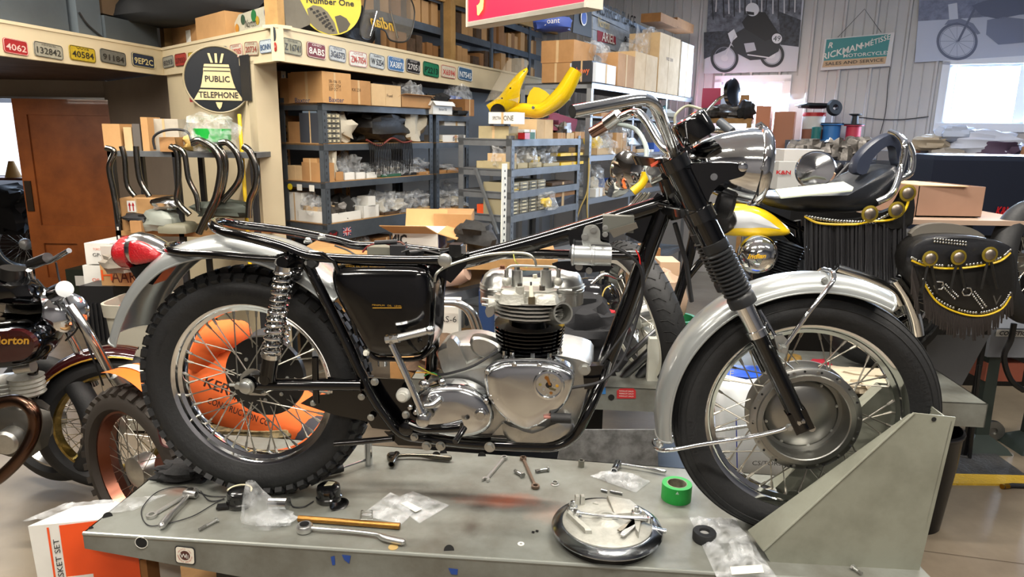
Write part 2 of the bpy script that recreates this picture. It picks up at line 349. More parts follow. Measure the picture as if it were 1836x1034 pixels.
# front skirt tapers towards the ramp end
def nz(p, z): return V((p.x, p.y, p.z+z))
LGT = LGREY
top.build('table_top', LGT, lift)
MB().prism([nl, nr, nz(nr, -.12), nz(nl+u_*.55, -.115), nz(nl, -.045)], V((0, .004, 0))).build('front_skirt', LGT, lift)
MB().prism([fl, fr_, nz(fr_, -.12), nz(fl, -.045)], V((0, -.004, 0))).build('rear_skirt', LGT, lift)
MB().prism([nl, fl, nz(fl, -.045), nz(nl, -.045)], V((.004, 0, 0))).build('end_skirt', LGT, lift)
MB().tube([nl+V((0, .003, -.003)), nr+V((0, .003, -.003))], .0055, 8).build('rolled_edge', mat('8f928c', .35, .4), lift)
for px, py, r in ((193, 926, .012), (805, 986, .013), (782, 817, .014), (795, 812, .012), (864, 817, .013), (163, 947, .006)):
    MB().cyl(lz(px, py, LZ+.0006), lz(px, py, LZ+.0012), r, 20).build('hole', hm, lift)
def fs(px, py, off=0):   # point on the front skirt
    n = V((-u_.y, u_.x, 0)); return PP(px, py, nl-n*off, n)
c = fs(254, 972, .001); MB().cyl(c, c+V((0, -.0015, 0)), .0155, 24).build('hole', hm, lift)
MB().tube(catmull([c+V((cos(a)*.0158, -.001, sin(a)*.0158)) for a in [k*pi/8 for k in range(16)]], 2, True), .0011, 6, closed=True).build('hole_rim', mat('c8c8c0', .4), lift)
st = MB(); c = fs(332, 995, .002); e1, e2 = u_, UP
def rrect(c, ex, ey, w, h, r=.15, n=4):
    out = []
    for sx, sy, a0 in ((1, 1, 0), (-1, 1, pi/2), (-1, -1, pi), (1, -1, 3*pi/2)):
        R = r*min(w, h)
        for k in range(n+1):
            a = a0+k*pi/2/n; out.append(c+ex*(sx*(w/2-R)+cos(a)*R)+ey*(sy*(h/2-R)+sin(a)*R))
    return out
fn = V((u_.y, -u_.x, 0))
tilt = e1*cos(-.05)+e2*sin(-.05); tup = e2*cos(-.05)-e1*sin(-.05)
sk = MB().prism(rrect(c, tilt, tup, .053, .05), fn*.0006).build('sticker', INK, lift); MB().prism(rrect(c+fn*.0007, tilt, tup, .048, .045), fn*.0004).build('sticker_face', mat('d8d2c4', .5), sk)
MB().cyl(c+fn*.0012, c+fn*.0015, .0135, 24).build('sticker_disc', mat('4d2a25', .5), sk)
text('W', c+fn*.0022-tilt*.003, tilt, tup, .012, WHITE, sk, bold=.01); text('II', c+fn*.0022+tilt*.007-tup*.002, tilt, tup, .011, WHITE, sk)
for s_, a0, sgn in (('WEBCO INC', 150, -1), ('MOTORCYCLE SPECIALTIES', 185, 1)):
    n_ = len(s_); sp = 120 if sgn < 0 else 170
    for i, ch in enumerate(s_):
        if ch == ' ': continue
        a = radians(a0+sgn*sp*i/(n_-1)); rd = tilt*cos(a)+tup*sin(a); tg = tup*cos(a)-tilt*sin(a)
        text(ch, c+rd*.0185+fn*.0012, -tg if sgn < 0 else tg, rd if sgn < 0 else -rd, .0038, mat('a03028', .5), sk)
for pts in ([(593, 998), (600, 996), (601, 1012), (596, 1013)], [(613, 994), (629, 996), (626, 1010), (617, 1003)], [(804, 1018), (821, 1020), (820, 1030), (809, 1029)]):
    MB().prism([fs(x, y, .001) for x, y in pts], fn*.0005).build('blue_tape', mat('1d3f86', .6), lift)
# rust and grease bloom on the table top (flat stains)
def stain():
    m = bpy.data.materials.new('rust_stain'); m.use_nodes = True; N = m.node_tree.nodes; Lk = m.node_tree.links; b = N['Principled BSDF']; b.inputs['Roughness'].default_value = .6
    return m, N, Lk, b
def lift_top_mat():
    m = LGREY.copy(); m.name = 'grey_lift_paint_stained'; N = m.node_tree.nodes; Lk = m.node_tree.links; b = N['Principled BSDF']
    base = [l.from_socket for l in Lk if l.to_socket == b.inputs['Base Color']][0]; tc = [n for n in N if n.type == 'TEX_COORD'][0]
    org = V((-.05, 1.8, 0)); last = base
    nz_ = N.new('ShaderNodeTexNoise'); nz_.inputs['Scale'].default_value = 9; nz_.inputs['Detail'].default_value = 8; nz_.inputs['Roughness'].default_value = .7; Lk.new(tc.outputs['Object'], nz_.inputs['Vector'])
    for px, py, sx, sy, col, st_ in ((905, 897, .13, .045, 'a4512c', .8), (860, 908, .05, .03, '1d140e', .75), (845, 945, .03, .05, '3a2f26', .6), (800, 885, .2, .035, '2e2b24', .6), (700, 868, .22, .03, '2f302b', .55), (1000, 920, .12, .06, 'b09080', .5), (320, 880, .05, .03, '8a5545', .5), (1340, 960, .1, .05, '9a9890', .5), (560, 880, .25, .04, '4a4b44', .5), (1080, 965, .12, .05, '56584f', .5)):
        c = lz(px, py)-org; mp = N.new('ShaderNodeMapping'); mp.vector_type = 'POINT'
        mp.inputs['Location'].default_value = (-c.x/sx, -c.y/sy, 0); mp.inputs['Scale'].default_value = (1/sx, 1/sy, 0)
        Lk.new(tc.outputs['Object'], mp.inputs['Vector']); ln = N.new('ShaderNodeVectorMath'); ln.operation = 'LENGTH'; Lk.new(mp.outputs[0], ln.inputs[0])
        ad = N.new('ShaderNodeMath'); ad.operation = 'MULTIPLY_ADD'; Lk.new(nz_.outputs['Fac'], ad.inputs[0]); ad.inputs[1].default_value = 1.6; Lk.new(ln.outputs['Value'], ad.inputs[2])
        mr = N.new('ShaderNodeMapRange'); mr.inputs[1].default_value = 1.9; mr.inputs[2].default_value = .9; mr.inputs[3].default_value = 0; mr.inputs[4].default_value = st_
        Lk.new(ad.outputs[0], mr.inputs[0]); mx = N.new('ShaderNodeMix'); mx.data_type = 'RGBA'; Lk.new(mr.outputs[0], mx.inputs[0]); Lk.new(last, mx.inputs[6]); mx.inputs[7].default_value = hexc(col); last = mx.outputs[2]
    Lk.new(last, b.inputs['Base Color']); return m
for o in lift.children:
    if o.name.startswith('table_top'): o.data.materials[0] = lift_top_mat()
# lift legs and base (mostly hidden below the table)
for sx in (-.75, .55):
    MB().box((sx, 1.82, .3), (.08, .3, .5)).build('lift_arm', SATIN, lift)
MB().box((-.05, 1.82, .04), (1.9, .45, .08)).build('lift_base', LGREY, lift)
# ================================================================ the motorcycle, laid out in its own plane
r_ = ray(460, 685); RA = CAM+r_*(-.70/r_.z); r_ = ray(1437, 742); FA = CAM+r_*(-.70/r_.z)
BU = (FA-RA); WB = BU.length; BU.normalize(); BN = V((BU.y, -BU.x, 0))       # BN points to the camera side
def B(px, py, lat=0): return PP(px, py, RA+BN*lat, BN)
def BB(P, lat): return [B(x, y, lat) for x, y in P]
bike = thing('motorcycle', 'black and silver vintage motorcycle under restoration, without tank or seat, standing on the grey lift', 'motorcycle', V((RA.x, RA.y, LZ)))
ORG[bike.name] = V((RA.x, RA.y, LZ))
def K(mb, name, m, parent=None, **k): return mb.build(name, m, parent or bike, **k)
def btube(P, r, n=5, seg=12, cap=True): return MB().tube(catmull([B(*p) for p in P], n), r, seg, cap)
def bolt(p, r=.009, h=.008, m=None, parent=None, name='bolt', ax=None):
    ax = ax or BN; r *= .86; b = MB().lathe(p, ax, [(r*1.35, 0), (r*1.35, .0015), (r*1.1, .0016)], 16); e1, e2, a = frame(ax)
    b.prism([p+(e1*cos(k*pi/3)+e2*sin(k*pi/3))*r for k in range(6)], a*h); return K(b, name, m or ZINC, parent)
# ---- wheels
def tyre(c, R, w, rim, name, knob):
    # cross-section ring (closed)
    prof = []
    for k in range(17):
        a = -pi*.93/2*1.25+k*pi*1.1625/16
        prof.append((R-w*.92+cos(a)*w*.92*1.0, sin(a)*w))
    prof = [(max(r, rim), h) for r, h in prof]
    prof = [(rim, -w*.6)]+prof+[(rim, w*.6)]
    t = K(MB().lathe(c, BN, prof, 96, closed=True), name, RUB)
    if not knob:
        for rr in (.72, .45, .2):
            for s in (-1, 1): K(MB().tube([c+BN*s*w*sin(pi*.5*(1-rr))*1.0+(BU*cos(a)+UP*sin(a))*(R-w*.92+cos(pi*.5*(1-rr))*w*.935) for a in [2*pi*k/96 for k in range(96)]], .0018, 5, closed=True), 'rib', RUB, t)
    return t
def side_letters(s, c, rad, a0, da, h, t, lat, m):
    for i, ch in enumerate(s):
        if ch == ' ': continue
        a = radians(a0-da*i); rd = BU*cos(a)+UP*sin(a); tg = BU*sin(a)-UP*cos(a)
        text(ch, c+rd*rad+BN*lat, tg, rd, h, m, t, ext=.0004)
rt = tyre(RA, .325, .056, .232, 'rear_tyre', True)
kb = None; nk = 54
for row, latc, wl, hh in ((0, .014, .022, .012), (1, -.014, .022, .012), (2, .041, .02, .012), (3, -.041, .02, .012)):
    for k in range(nk):
        a = 2*pi*(k+(.5 if row in (1, 2) else 0))/nk; rd = BU*cos(a)+UP*sin(a); tg = -BU*sin(a)+UP*cos(a)
        if row < 2: r0 = .318; up = rd; sd = BN
        else: s = 1 if row == 2 else -1; r0 = .303; up = (rd+BN*s*.75).normalized(); sd = (BN-rd*s*.75).normalized()
        c = RA+rd*r0+BN*latc; L_ = .024 if row < 2 else .021
        MB().obox(c-tg*L_/2-sd*wl/2, tg*L_, sd*wl, up*.014).build('tread_block', RUB, rt, smooth=False)
RUBL = mat('1c1d1f', .6)
side_letters('DUNLOP', RA, .268, 160, 3.1, .011, rt, .056, RUBL); side_letters('UNIVERSAL', RA, .268, 100, 3, .011, rt, .056, RUBL)
ft = tyre(FA, .33, .052, .242, 'front_tyre', False)
side_letters('SPEEDMASTER', FA, .285, 42, 3.6, .014, ft, .0545, RUBL); side_letters('DUNLOP', FA, .285, 200, 3.6, .014, ft, .0545, RUBL)
def rim(c, Ro, name):
    # chromed drop-centre rim
    p = [(Ro, -.036), (Ro+.003, -.033), (Ro-.002, -.029), (Ro-.009, -.026), (Ro-.011, -.018), (Ro-.021, -.013), (Ro-.024, 0), (Ro-.021, .013), (Ro-.011, .018), (Ro-.009, .026), (Ro-.002, .029), (Ro+.003, .033), (Ro, .036), (Ro-.006, .034), (Ro-.013, .029), (Ro-.015, .020), (Ro-.025, .015), (Ro-.028, 0), (Ro-.025, -.015), (Ro-.015, -.020), (Ro-.013, -.029), (Ro-.006, -.034)]
    return K(MB().lathe(c, BN, p, 96, closed=True), name, CHROME)
rr = rim(RA, .237, 'rear_rim'); fr = rim(FA, .247, 'front_rim')
SPK = mat('a9a59a', .3, .95, name='spoke_steel')
def spokes(c, hubs, Rr, n, rimo, seed=0):
    for k in range(n):
        s = 1 if k % 2 else -1; sw = 1 if (k//2) % 2 else -1
        a = 2*pi*(k+.5)/n; hr, hl = hubs[0 if s > 0 else 1]; ah = a+sw*(.62 if hr < .08 else .28)
        p1 = c+BN*(s*.006)+(BU*cos(a)+UP*sin(a))*(Rr-.026); p0 = c+BN*hl+(BU*cos(ah)+UP*sin(ah))*hr
        d = (p0-p1).normalized()
        sp = MB().tube([p0, p1], .0019, 6).build('spoke', SPK, rimo)
        MB().tube([p1-d*.002, p1+d*.018], [.0042, .0032], 6).build('nipple', SPK, rimo)
spokes(RA, ((.04, .045), (.085, -.05)), .237, 40, rr); spokes(FA, ((.128, .030), (.128, -.02)), .247, 40, fr)
# front hub: wide open aluminium brake drum
hubm = mat('a3a39f', .33, 1, var=.08, scale=6, name='machined_aluminium'); hubd = mat('78767a', .25, 1, var=.2, scale=5)
h = K(MB().lathe(FA, BN, [(.118, -.035), (.132, -.035), (.136, -.03), (.136, -.022), (.119, -.018), (.119, .022), (.136, .026), (.136, .036), (.13, .039), (.121, .040), (.119, .045), (.107, .045), (.1045, .043), (.103, -.01)], 72), 'front_hub', hubm)
K(MB().lathe(FA, BN, [(.103, -.012), (.094, -.014), (.092, -.006), (.085, .0), (.06, .008), (.03, .011), (.017, .011), (.017, .016), (.011, .017), (.0001, .017)], 64), 'drum_floor', hubm, h)
for k in range(14):
    a = 2*pi*k/14+.1; bolt(FA+(BU*cos(a)+UP*sin(a))*.1275+BN*.039, .0036, .003, hubm, h, 'rivet')
for k in range(8):
    a = 2*pi*k/8+.3; bolt(FA+(BU*cos(a)+UP*sin(a))*.088+BN*-.004, .0038, .004, ZINC, h, 'hub_nut')
for k in range(20):
    a = 2*pi*(k+.5)/20+.28; p = FA+(BU*cos(a)+UP*sin(a))*.129+BN*.0395; MB().cyl(p, p+BN*.0012, .003, 8).build('spoke_hole', hm, h)
# rear hub and brake drum/sprocket on the far side
h = K(MB().lathe(RA, BN, [(.112, -.07), (.118, -.066), (.118, -.048), (.04, -.044), (.026, -.03), (.024, .03), (.04, .036), (.042, .046), (.03, .048), (.018, .05)], 48), 'rear_hub', SATIN)
sprk = MB(); pts = []
for k in range(92):
    a = 2*pi*k/92; rr_ = .1 if k % 2 else .092; pts.append(RA+(BU*cos(a)+UP*sin(a))*rr_-BN*.078)
K(MB().prism(pts, -BN*.005), 'rear_sprocket', mat('3b3a38', .35, .9), h)
for k in range(8):
    a = 2*pi*k/8; bolt(RA+(BU*cos(a)+UP*sin(a))*.07-BN*.045, .005, .005, ZINC, h)
ax_ = B(443, 690, .16)
# brake torque plate, axle nut and adjuster (near side)
K(MB().lathe(B(455, 684, .125), BN, [(.036, 0), (.036, .004), (.0001, .004)], 32), 'hub_cap', ALU)
K(MB().lathe(B(443, 692, .155), BN, [(.021, 0), (.021, .004), (.016, .004), (.016, .013), (.012, .016), (.0001, .016)], 32), 'axle_nut', ZINC)
K(MB().tube([B(412, 690, .155), B(440, 691, .155)], .004, 8), 'chain_adjuster', ZINC); bolt(B(428, 691, .155), .009, .01, ZINC)
# ---- swing arm, rear plates
K(btube([(462, 689, .135), (520, 689, .135), (648, 690, .12)], .0155, 2, 14), 'swing_arm', BLACK)
K(btube([(462, 686, -.13), (648, 686, -.13)], .0155, 2, 14), 'swing_arm', BLACK)
K(MB().dome(BB(((437, 676), (452, 668), (480, 668), (486, 690), (470, 705), (440, 700), (430, 690)), .137), BN, [(1, -.008), (1, .006), (.9, .009)]), 'axle_plate', BLACK)
K(MB().dome(BB([(588, 676), (650, 684), (668, 716), (700, 770), (668, 766), (634, 714), (600, 706)], .1), BN, [(1, -.004), (1, .004)]), 'swing_arm_gusset', BLACK)
K(MB().prism(BB([(438, 702), (484, 704), (476, 708), (450, 707)], .13), BN*.004), 'torque_plate', CHROME2)
K(MB().prism(BB([(540, 722), (560, 709), (600, 704), (660, 706), (690, 760), (600, 742)], .085), BN*.005), 'footrest_plate', BLACK)
K(MB().tube([B(565, 640, .13), B(567, 722, .13)], .0085, 12), 'footrest_stub', BLACK)
bolt(B(562, 722, .135), .007, .008); bolt(B(470, 680, .15), .009, .009); bolt(B(648, 711, .115), .008, .006); bolt(B(665, 748, .115), .008, .006)
# ---- frame tubes
LR = .1
K(btube([(1196, 362, 0), (1100, 392, 0), (960, 434, 0), (822, 470, 0)], .0205, 3, 18), 'top_tube', BLACK)
K(btube([(838, 470, 0), (900, 456, 0), (1000, 456, 0), (1172, 458, 0)], .0125, 3, 14), 'tank_rail', BLACK)
K(btube([(1190, 375, 0), (1150, 480, 0), (1106, 600, 0), (1082, 660, 0)], .0225, 4, 18), 'down_tube', BLACK)
for s in (1, -1):
    l = .105*s
    dx = 0 if s > 0 else 0
    P = [(1088, 650, .02*s), (1075, 690, .07*s), (1052, 742, l), (1030, 780, l), (1000, 798, l), (955, 800, l), (850, 795, l), (770, 786, l), (722, 777, l), (694, 748, l), (662, 700, l), (620, 610, l), (575, 520, l), (541, 452, l)]
    if s < 0: P = [(p[0]+6, p[1]-20*(1 if p[1] > 700 else .5), p[2]) for p in P[:9]]
    K(btube(P, .0135, 6, 14), 'cradle_tube', BLACK)
K(btube([(800, 458, .0), (788, 510, .0), (778, 600, .0), (772, 680, .0), (766, 770, .0)], .017, 3, 14), 'seat_tube', BLACK)
K(btube([(1200, 318, 0), (1222, 388, 0)], .029, 1, 22), 'steering_head', BLACK)
K(MB().dome(BB([(1178, 345), (1207, 360), (1196, 405), (1160, 440), (1120, 420)], .0), BN, [(1, -.004), (1, .004)]), 'head_gusset', BLACK)
# seat rails: near one runs into the grab loop round the fender
K(btube([(795, 466, .1), (740, 467, .1), (650, 465, .105), (600, 463, .11), (550, 458, .12), (500, 440, .125), (440, 424, .12), (400, 415, .10), (383, 405, .06), (384, 399, 0), (400, 397, -.06), (440, 404, -.11), (520, 414, -.12), (600, 430, -.11), (640, 440, -.1), (700, 442, -.1), (790, 452, -.09)], .0125, 6, 14), 'seat_rail', BLACK)
K(btube([(500, 465, .125), (450, 462, .125), (380, 456, .12), (320, 452, .1), (300, 446, .06), (303, 440, 0), (330, 438, -.06), (400, 444, -.11), (470, 450, -.12)], .0095, 6, 12), 'fender_loop', BLACK)
K(MB().dome(BB([(790, 450), (838, 438), (842, 470), (815, 500), (795, 488)], -.02), BN, [(1, 0), (1, .05)]), 'seat_lug', BLACK)
K(MB().lathe(B(798, 466, .11), BN, [(.017, 0), (.017, .006), (.013, .008), (.013, .012), (.006, .014), (.0001, .014)], 24), 'frame_bolt', ZINC)
for x, y, r in ((506, 470, .013), (552, 470, .007), (500, 470, .009)): bolt(B(x, y, .15 if x < 530 else .115), r, .01)
K(MB().lathe(B(563, 470, .11), BN, [(.014, 0), (.014, .014), (.01, .018), (.0001, .018)], 20), 'rubber_bush', RUB)
K(MB().prism(BB([(498, 455), (530, 448), (548, 460), (540, 500), (520, 512), (498, 480)], .118), BN*.008), 'shock_bracket', BLACK)
K(btube([(536, 452, .12), (600, 470, .12), (640, 600, .12)], .006, 3, 8), 'side_stay', BLACK)
K(btube([(600, 795, .1), (640, 792, .1), (705, 786, .105)], .008, 3, 10), 'centre_stand_tube', BLACK)
# seat-post plates / engine plates
K(MB().prism(BB([(655, 675), (735, 680), (762, 735), (745, 780), (706, 770), (672, 715)], .07), BN*.006), 'engine_plate', BLACK)
K(MB().prism(BB([(690, 772), (840, 784), (880, 782), (884, 806), (800, 800), (715, 796)], .095), BN*.006), 'lower_engine_plate', BLACK)
K(MB().prism(BB([(1045, 650), (1082, 648), (1068, 690), (1048, 690)], .05), BN*.03), 'front_engine_mount', BLACK)
for x, y, r in ((672, 684, .009), (765, 799, .011), (790, 799, .011), (878, 801, .012), (743, 783, .009), (728, 743, .009), (1048, 662, .013)): bolt(B(x, y, .125), r, .01, parent=None)
K(MB().lathe(B(724, 707, .1), BN, [(.019, 0), (.018, .012), (.015, .016), (.01, .017), (.01, .022), (.0001, .022)], 28), 'pivot_nut', mat('c9c9c2', .4, .3))
# ---- rear shock absorber (near side) and its twin
for s in (1, -1):
    l = .15*s
    t0, t1 = (B(510, 482, l), B(487, 632, l)) if s > 0 else (B(520, 480, l), B(500, 630, l)); d = (t1-t0)
    P = []; turns = 13
    e1, e2, a = frame(d)
    for k in range(turns*14+1):
        t = k/(turns*14); q = 2*pi*turns*t; P.append(t0+d*t+(e1*cos(q)+e2*sin(q))*.0215)
    sh = K(MB().tube([t0-d*.08, t1+d*.04], .009, 12), 'shock_absorber', CHROME2)
    K(MB().tube(P, .0046, 8), 'spring', CHROME, sh)
    K(MB().cyl(t0-d*.04, t0+d*.03, .022, 24), 'spring_seat', CHROME, sh); K(MB().cyl(t1, t1+d.normalized()*.012, .024, 24), 'spring_seat', CHROME, sh)
    K(MB().cyl(t1+d.normalized()*.008, t1+d.normalized()*.075, .0205, 24), 'damper_body', BLACK, sh)
    K(MB().cyl(t1+d.normalized()*.07-BN*.02, t1+d.normalized()*.07+BN*.02, .013, 20), 'damper_eye', BLACK, sh)
    K(MB().cyl(t0-d.normalized()*.02-BN*.02, t0-d.normalized()*.02+BN*.02, .015, 20), 'top_eye', BLACK, sh)
# ---- fenders
def fender(c, R, w, depth, a0, a1, name, m, lip=.004, flare=None, rad=None, n=56):
    rings = []
    for k in range(n+1):
        a = radians(a0+(a1-a0)*k/n); rd = BU*cos(a)+UP*sin(a); ring = []; RR = rad(a0+(a1-a0)*k/n) if rad else R
        ww = w*(flare(k/n) if flare else 1)
        for j in range(17):
            t = -1+2*j/16; x = sin(t*pi/2); z = depth*(1-cos(t*pi/2)**.8); ring.append(c+rd*(RR-z)+BN*(x*ww))
        ring2 = [p-(rd*.0025) for p in ring[::-1]]
        ring2[0] = ring[-1]-BN*.0025; ring2[-1] = ring[0]+BN*.0025
        rings.append(ring+ring2)
    o = K(MB().loft(rings), name, m, angle=60)
    for s in (0, 16):
        K(MB().tube([r[s] for r in rings], lip, 8), 'beaded_edge', m, o)
    for e in (0, -1): K(MB().tube(rings[e][:17], lip, 8), 'beaded_edge', m, o)
    return o
ff = fender(FA, .372, .07, .035, 63, 192, 'front_fender', SILVER, .003, lambda t: 1.12-.12*min(1, t*8))
frad = lambda a: .405+.04*max(0, min(1, (a-50)/50))*(1 if a < 150 else 1)+(.02*max(0, (100-abs(a-110)))/100)
rf = fender(RA+BN*0, .42, .095, .05, 45, 161, 'rear_fender', SILVER, .003, lambda t: 1.0+.06*max(0, t-.9)*10, lambda a: .412 if a < 60 else .412+(.018*(a-60)/60 if a < 120 else .018-.0005*(a-120)))
# black band across the rear fender, with two dome nuts
def band(c, R, w, depth, a, da, name, m, par):
    P = []
    for dd in (-da, da):
        aa = radians(a+dd); rd = BU*cos(aa)+UP*sin(aa)
        P.append([c+rd*(R+.002-depth*(1-cos(t*pi/2)**.8))+BN*(sin(t*pi/2)*(w+.002)) for t in [-1+2*j/20 for j in range(21)]])
    vs = P[0]+P[1]; b = MB(); b.add(vs, [(j, j+1, 21+j+1, 21+j) for j in range(20)]); return K(b, name, m, par)
band(RA, .413, .095, .05, 63, 2.2, 'fender_band', BLACK, rf)
for px, py in ((552, 431), (577, 424)):
    p = B(px, py, .02 if px < 560 else -.04); K(MB().lathe(p-UP*.006, UP, [(.011, 0), (.011, .005), (.008, .006), (.008, .01), (.005, .014), (.0001, .015)], 16), 'dome_nut', ZINC, rf)
# front fender stays
K(btube([(1415, 765, .1), (1395, 772, .1), (1340, 784, .1), (1260, 796, .09), (1205, 806, .08), (1182, 806, .06), (1172, 797, .0), (1178, 788, -.06), (1230, 780, -.09), (1400, 755, -.1)], .0055, 6, 10), 'fender_stay', CHROME)
K(btube([(1404, 625, .1), (1418, 606, .1), (1450, 560, .1), (1486, 515, .085), (1495, 500, .07), (1493, 488, .05), (1484, 484, 0), (1470, 486, -.05), (1440, 520, -.09), (1400, 590, -.1)], .0055, 6, 10), 'fender_stay', CHROME)
bolt(B(1478, 503, .06), .007, .008, ZINC); bolt(B(1404, 625, .115), .009, .014, ZINC); bolt(B(1415, 765, .108), .008, .01, ZINC); bolt(B(1183, 796, .05), .008, .008, ZINC)
K(btube([(1362, 555, .085), (1380, 585, .09), (1400, 622, .1)], .0045, 3, 8), 'fender_bridge_rod', CHROME)
K(MB().prism(BB([(1386, 600), (1402, 598), (1414, 612), (1408, 632), (1394, 628)], .09), BN*.012), 'fender_bracket', ZINC)
# ---- taillight
tl = K(MB().loft([[B(cx_, cy_, 0)+UP*(sin(a)*h_)+BN*(cos(a)*w_) for a in [2*pi*k/24 for k in range(24)]] for cx_, cy_, h_, w_ in ((243, 447, .045, .05), (252, 446, .047, .052), (275, 447, .04, .046), (296, 450, .026, .034), (312, 456, .012, .02))]), 'taillight_housing', CHROME2)
REDL = mat('b0101c', .12, 0, bump=.5, bscale=220, coat=1, name='red_lens')
K(MB().loft([[B(cx_, 449, 0)+UP*(sin(a)*h_-.004)+BN*(cos(a)*w_) for a in [2*pi*k/24 for k in range(24)]] for cx_, h_, w_ in ((213, .02, .025), (217, .036, .042), (226, .045, .051), (244, .047, .053))]), 'rear_lens', REDL, tl)
K(MB().dome(catmull(BB([(231, 436), (247, 433), (268, 443), (285, 460), (270, 470), (236, 472)], .052), 4, True), BN, [(1, -.012), (1, 0), (.85, .006), (.5, .009), (.1, .010)]), 'side_lens', REDL, tl)
K(MB().dome(BB([(244, 476), (300, 464), (306, 480), (286, 506), (258, 500)], -.0), BN, [(1, -.03), (1, .03)]), 'taillight_bracket', SATIN, tl)
# ---- oil tank
tp = [(598, 492), (606, 478), (640, 473), (700, 473), (755, 476), (772, 490), (778, 530), (777, 600), (770, 624), (752, 635), (700, 637), (668, 632), (655, 615), (630, 570), (606, 525)]
K(MB().dome(catmull(BB(tp, .10), 5, True), BN, [(1.02, -.11), (1.02, -.005), (1.0, .008), (.96, .02), (.88, .028), (.7, .033), (.4, .035), (.02, .036)]), 'oil_tank', BLACK, angle=60)
ot = bpy.data.objects['oil_tank']
text('MINIMUM   OIL   LEVEL', B(694, 547.5, .137), BU, UP, .0042, GOLD, ot, width=.075); K(MB().prism(BB([(668, 551), (720, 551), (720, 552.5), (668, 552.5)], .137), BN*.0004), 'gold_line', GOLD, ot)
text('CHECK OIL LEVEL WHEN HOT', B(655, 478, .12), BU, UP, .004, GOLD, ot, width=.1)
K(MB().lathe(B(753, 610, .133), BN, [(.006, 0), (.005, .004), (.0001, .005)], 14), 'stud', BLACK, ot)
K(MB().tube(catmull([B(x, y, .115) for x, y in ((655, 620), (672, 641), (700, 644), (752, 642), (778, 620))], 5), .006, 8), 'tank_bottom_bead', BLACK, ot)
bolt(B(657, 632, .12), .007, .01, mat('cfcfc4', .5)); K(MB().cyl(B(685, 640, .09), B(686, 655, .09), .012, 14), 'drain_union', CHROME2)
# electrical clutter between the seat rails
K(MB().box(B(682, 448, -.02), (.06, .05, .022)), 'rectifier', mat('8c8c80', .4, .6)); K(MB().tube([B(672, 435, 0), B(712, 433, 0)], .006, 8), 'fuse_holder', INK)
K(MB().box(B(715, 450, 0), (.04, .04, .035)), 'terminal_block', INK); K(MB().cyl(B(730, 455, .02), B(755, 452, -.02), .012, 12), 'flasher_can', SATIN)
for i, (P, c_) in enumerate((([(650, 452, .0), (662, 440, 0), (685, 436, 0), (705, 440, 0)], '6c1210'), ([(600, 440, 0), (622, 448, 0), (640, 458, .02), (652, 460, .04)], '101010'), ([(700, 434, 0), (718, 434, 0), (730, 444, 0)], '5a2a18'), ([(740, 452, 0), (770, 448, 0), (800, 446, 0), (826, 440, 0)], '101010'), ([(720, 452, .05), (745, 446, .05), (790, 455, .06)], '202020'))):
    K(btube(P, .0025, 5, 6), 'wire', mat(c_, .5))
K(MB().box(B(818, 447, .03), (.03, .04, .03), rz(-.1)), 'coil_clamp', SATIN); K(MB().box(B(832, 446, .03), (.012, .03, .02)), 'clamp_nut', CHROME2)
# ---- engine
eng = K(MB().dome(catmull(BB([(860, 640), (905, 628), (990, 632), (1058, 648), (1060, 680), (1048, 720), (1030, 765), (985, 790), (930, 785), (850, 760), (800, 700), (820, 660)], .06), 3, True), BN, [(1, -.18), (1, .0), (.98, .01)]), 'crankcase', ALU)
# rear gearbox casting with ribs
K(MB().dome(catmull(BB([(795, 612), (830, 602), (870, 604), (905, 622), (908, 650), (880, 660), (830, 668), (806, 655), (796, 630)], -.02), 3, True), BN, [(1, -.06), (1, .07), (.93, .078)]), 'primary_case', ALU, eng)
K(MB().dome(catmull(BB([(803, 608), (815, 606), (830, 630), (840, 662), (820, 664), (806, 635)], .06), 3, True), BN, [(1, -.02), (1, .012)]), 'case_rib', ALU, eng)
K(MB().dome(catmull(BB([(845, 604), (870, 603), (900, 620), (880, 640), (850, 630)], .07), 3, True), BN, [(1, -.02), (1, .01), (.8, .016)]), 'case_boss', ALU, eng)
K(MB().dome(catmull(BB([(765, 684), (800, 676), (860, 660), (905, 668), (912, 720), (900, 770), (860, 777), (780, 770), (750, 740)], .09), 4, True), BN, [(1, -.07), (1, .0)]), 'gearbox_shell', ALU, eng)
gp = [(746, 712), (762, 694), (795, 686), (835, 688), (868, 706), (885, 735), (880, 762), (855, 778), (810, 780), (770, 768), (746, 742)]
K(MB().dome(catmull(BB(gp, .13), 5, True), BN, [(1, -.03), (1, .004), (.97, .012), (.9, .02), (.75, .026), (.4, .029), (.02, .03)]), 'gearbox_cover', POL, eng, angle=60)
tp2 = [(872, 664), (888, 651), (915, 645), (975, 645), (1000, 650), (1024, 662), (1030, 678), (1018, 715), (992, 742), (958, 762), (938, 764), (905, 745), (880, 715), (873, 690)]
K(MB().dome(catmull(BB(tp2, .13), 5, True), BN, [(1, -.04), (1, .006), (.985, .016), (.95, .023), (.88, .027), (.6, .03), (.02, .031)]), 'timing_cover', POL, eng, angle=60)
K(MB().tube(catmull([p for p in BB([(872+(x-872)*.985+8*0, y) for x, y in tp2], .141)], 5, True), .0035, 8, closed=True), 'cover_rim', POL, eng)
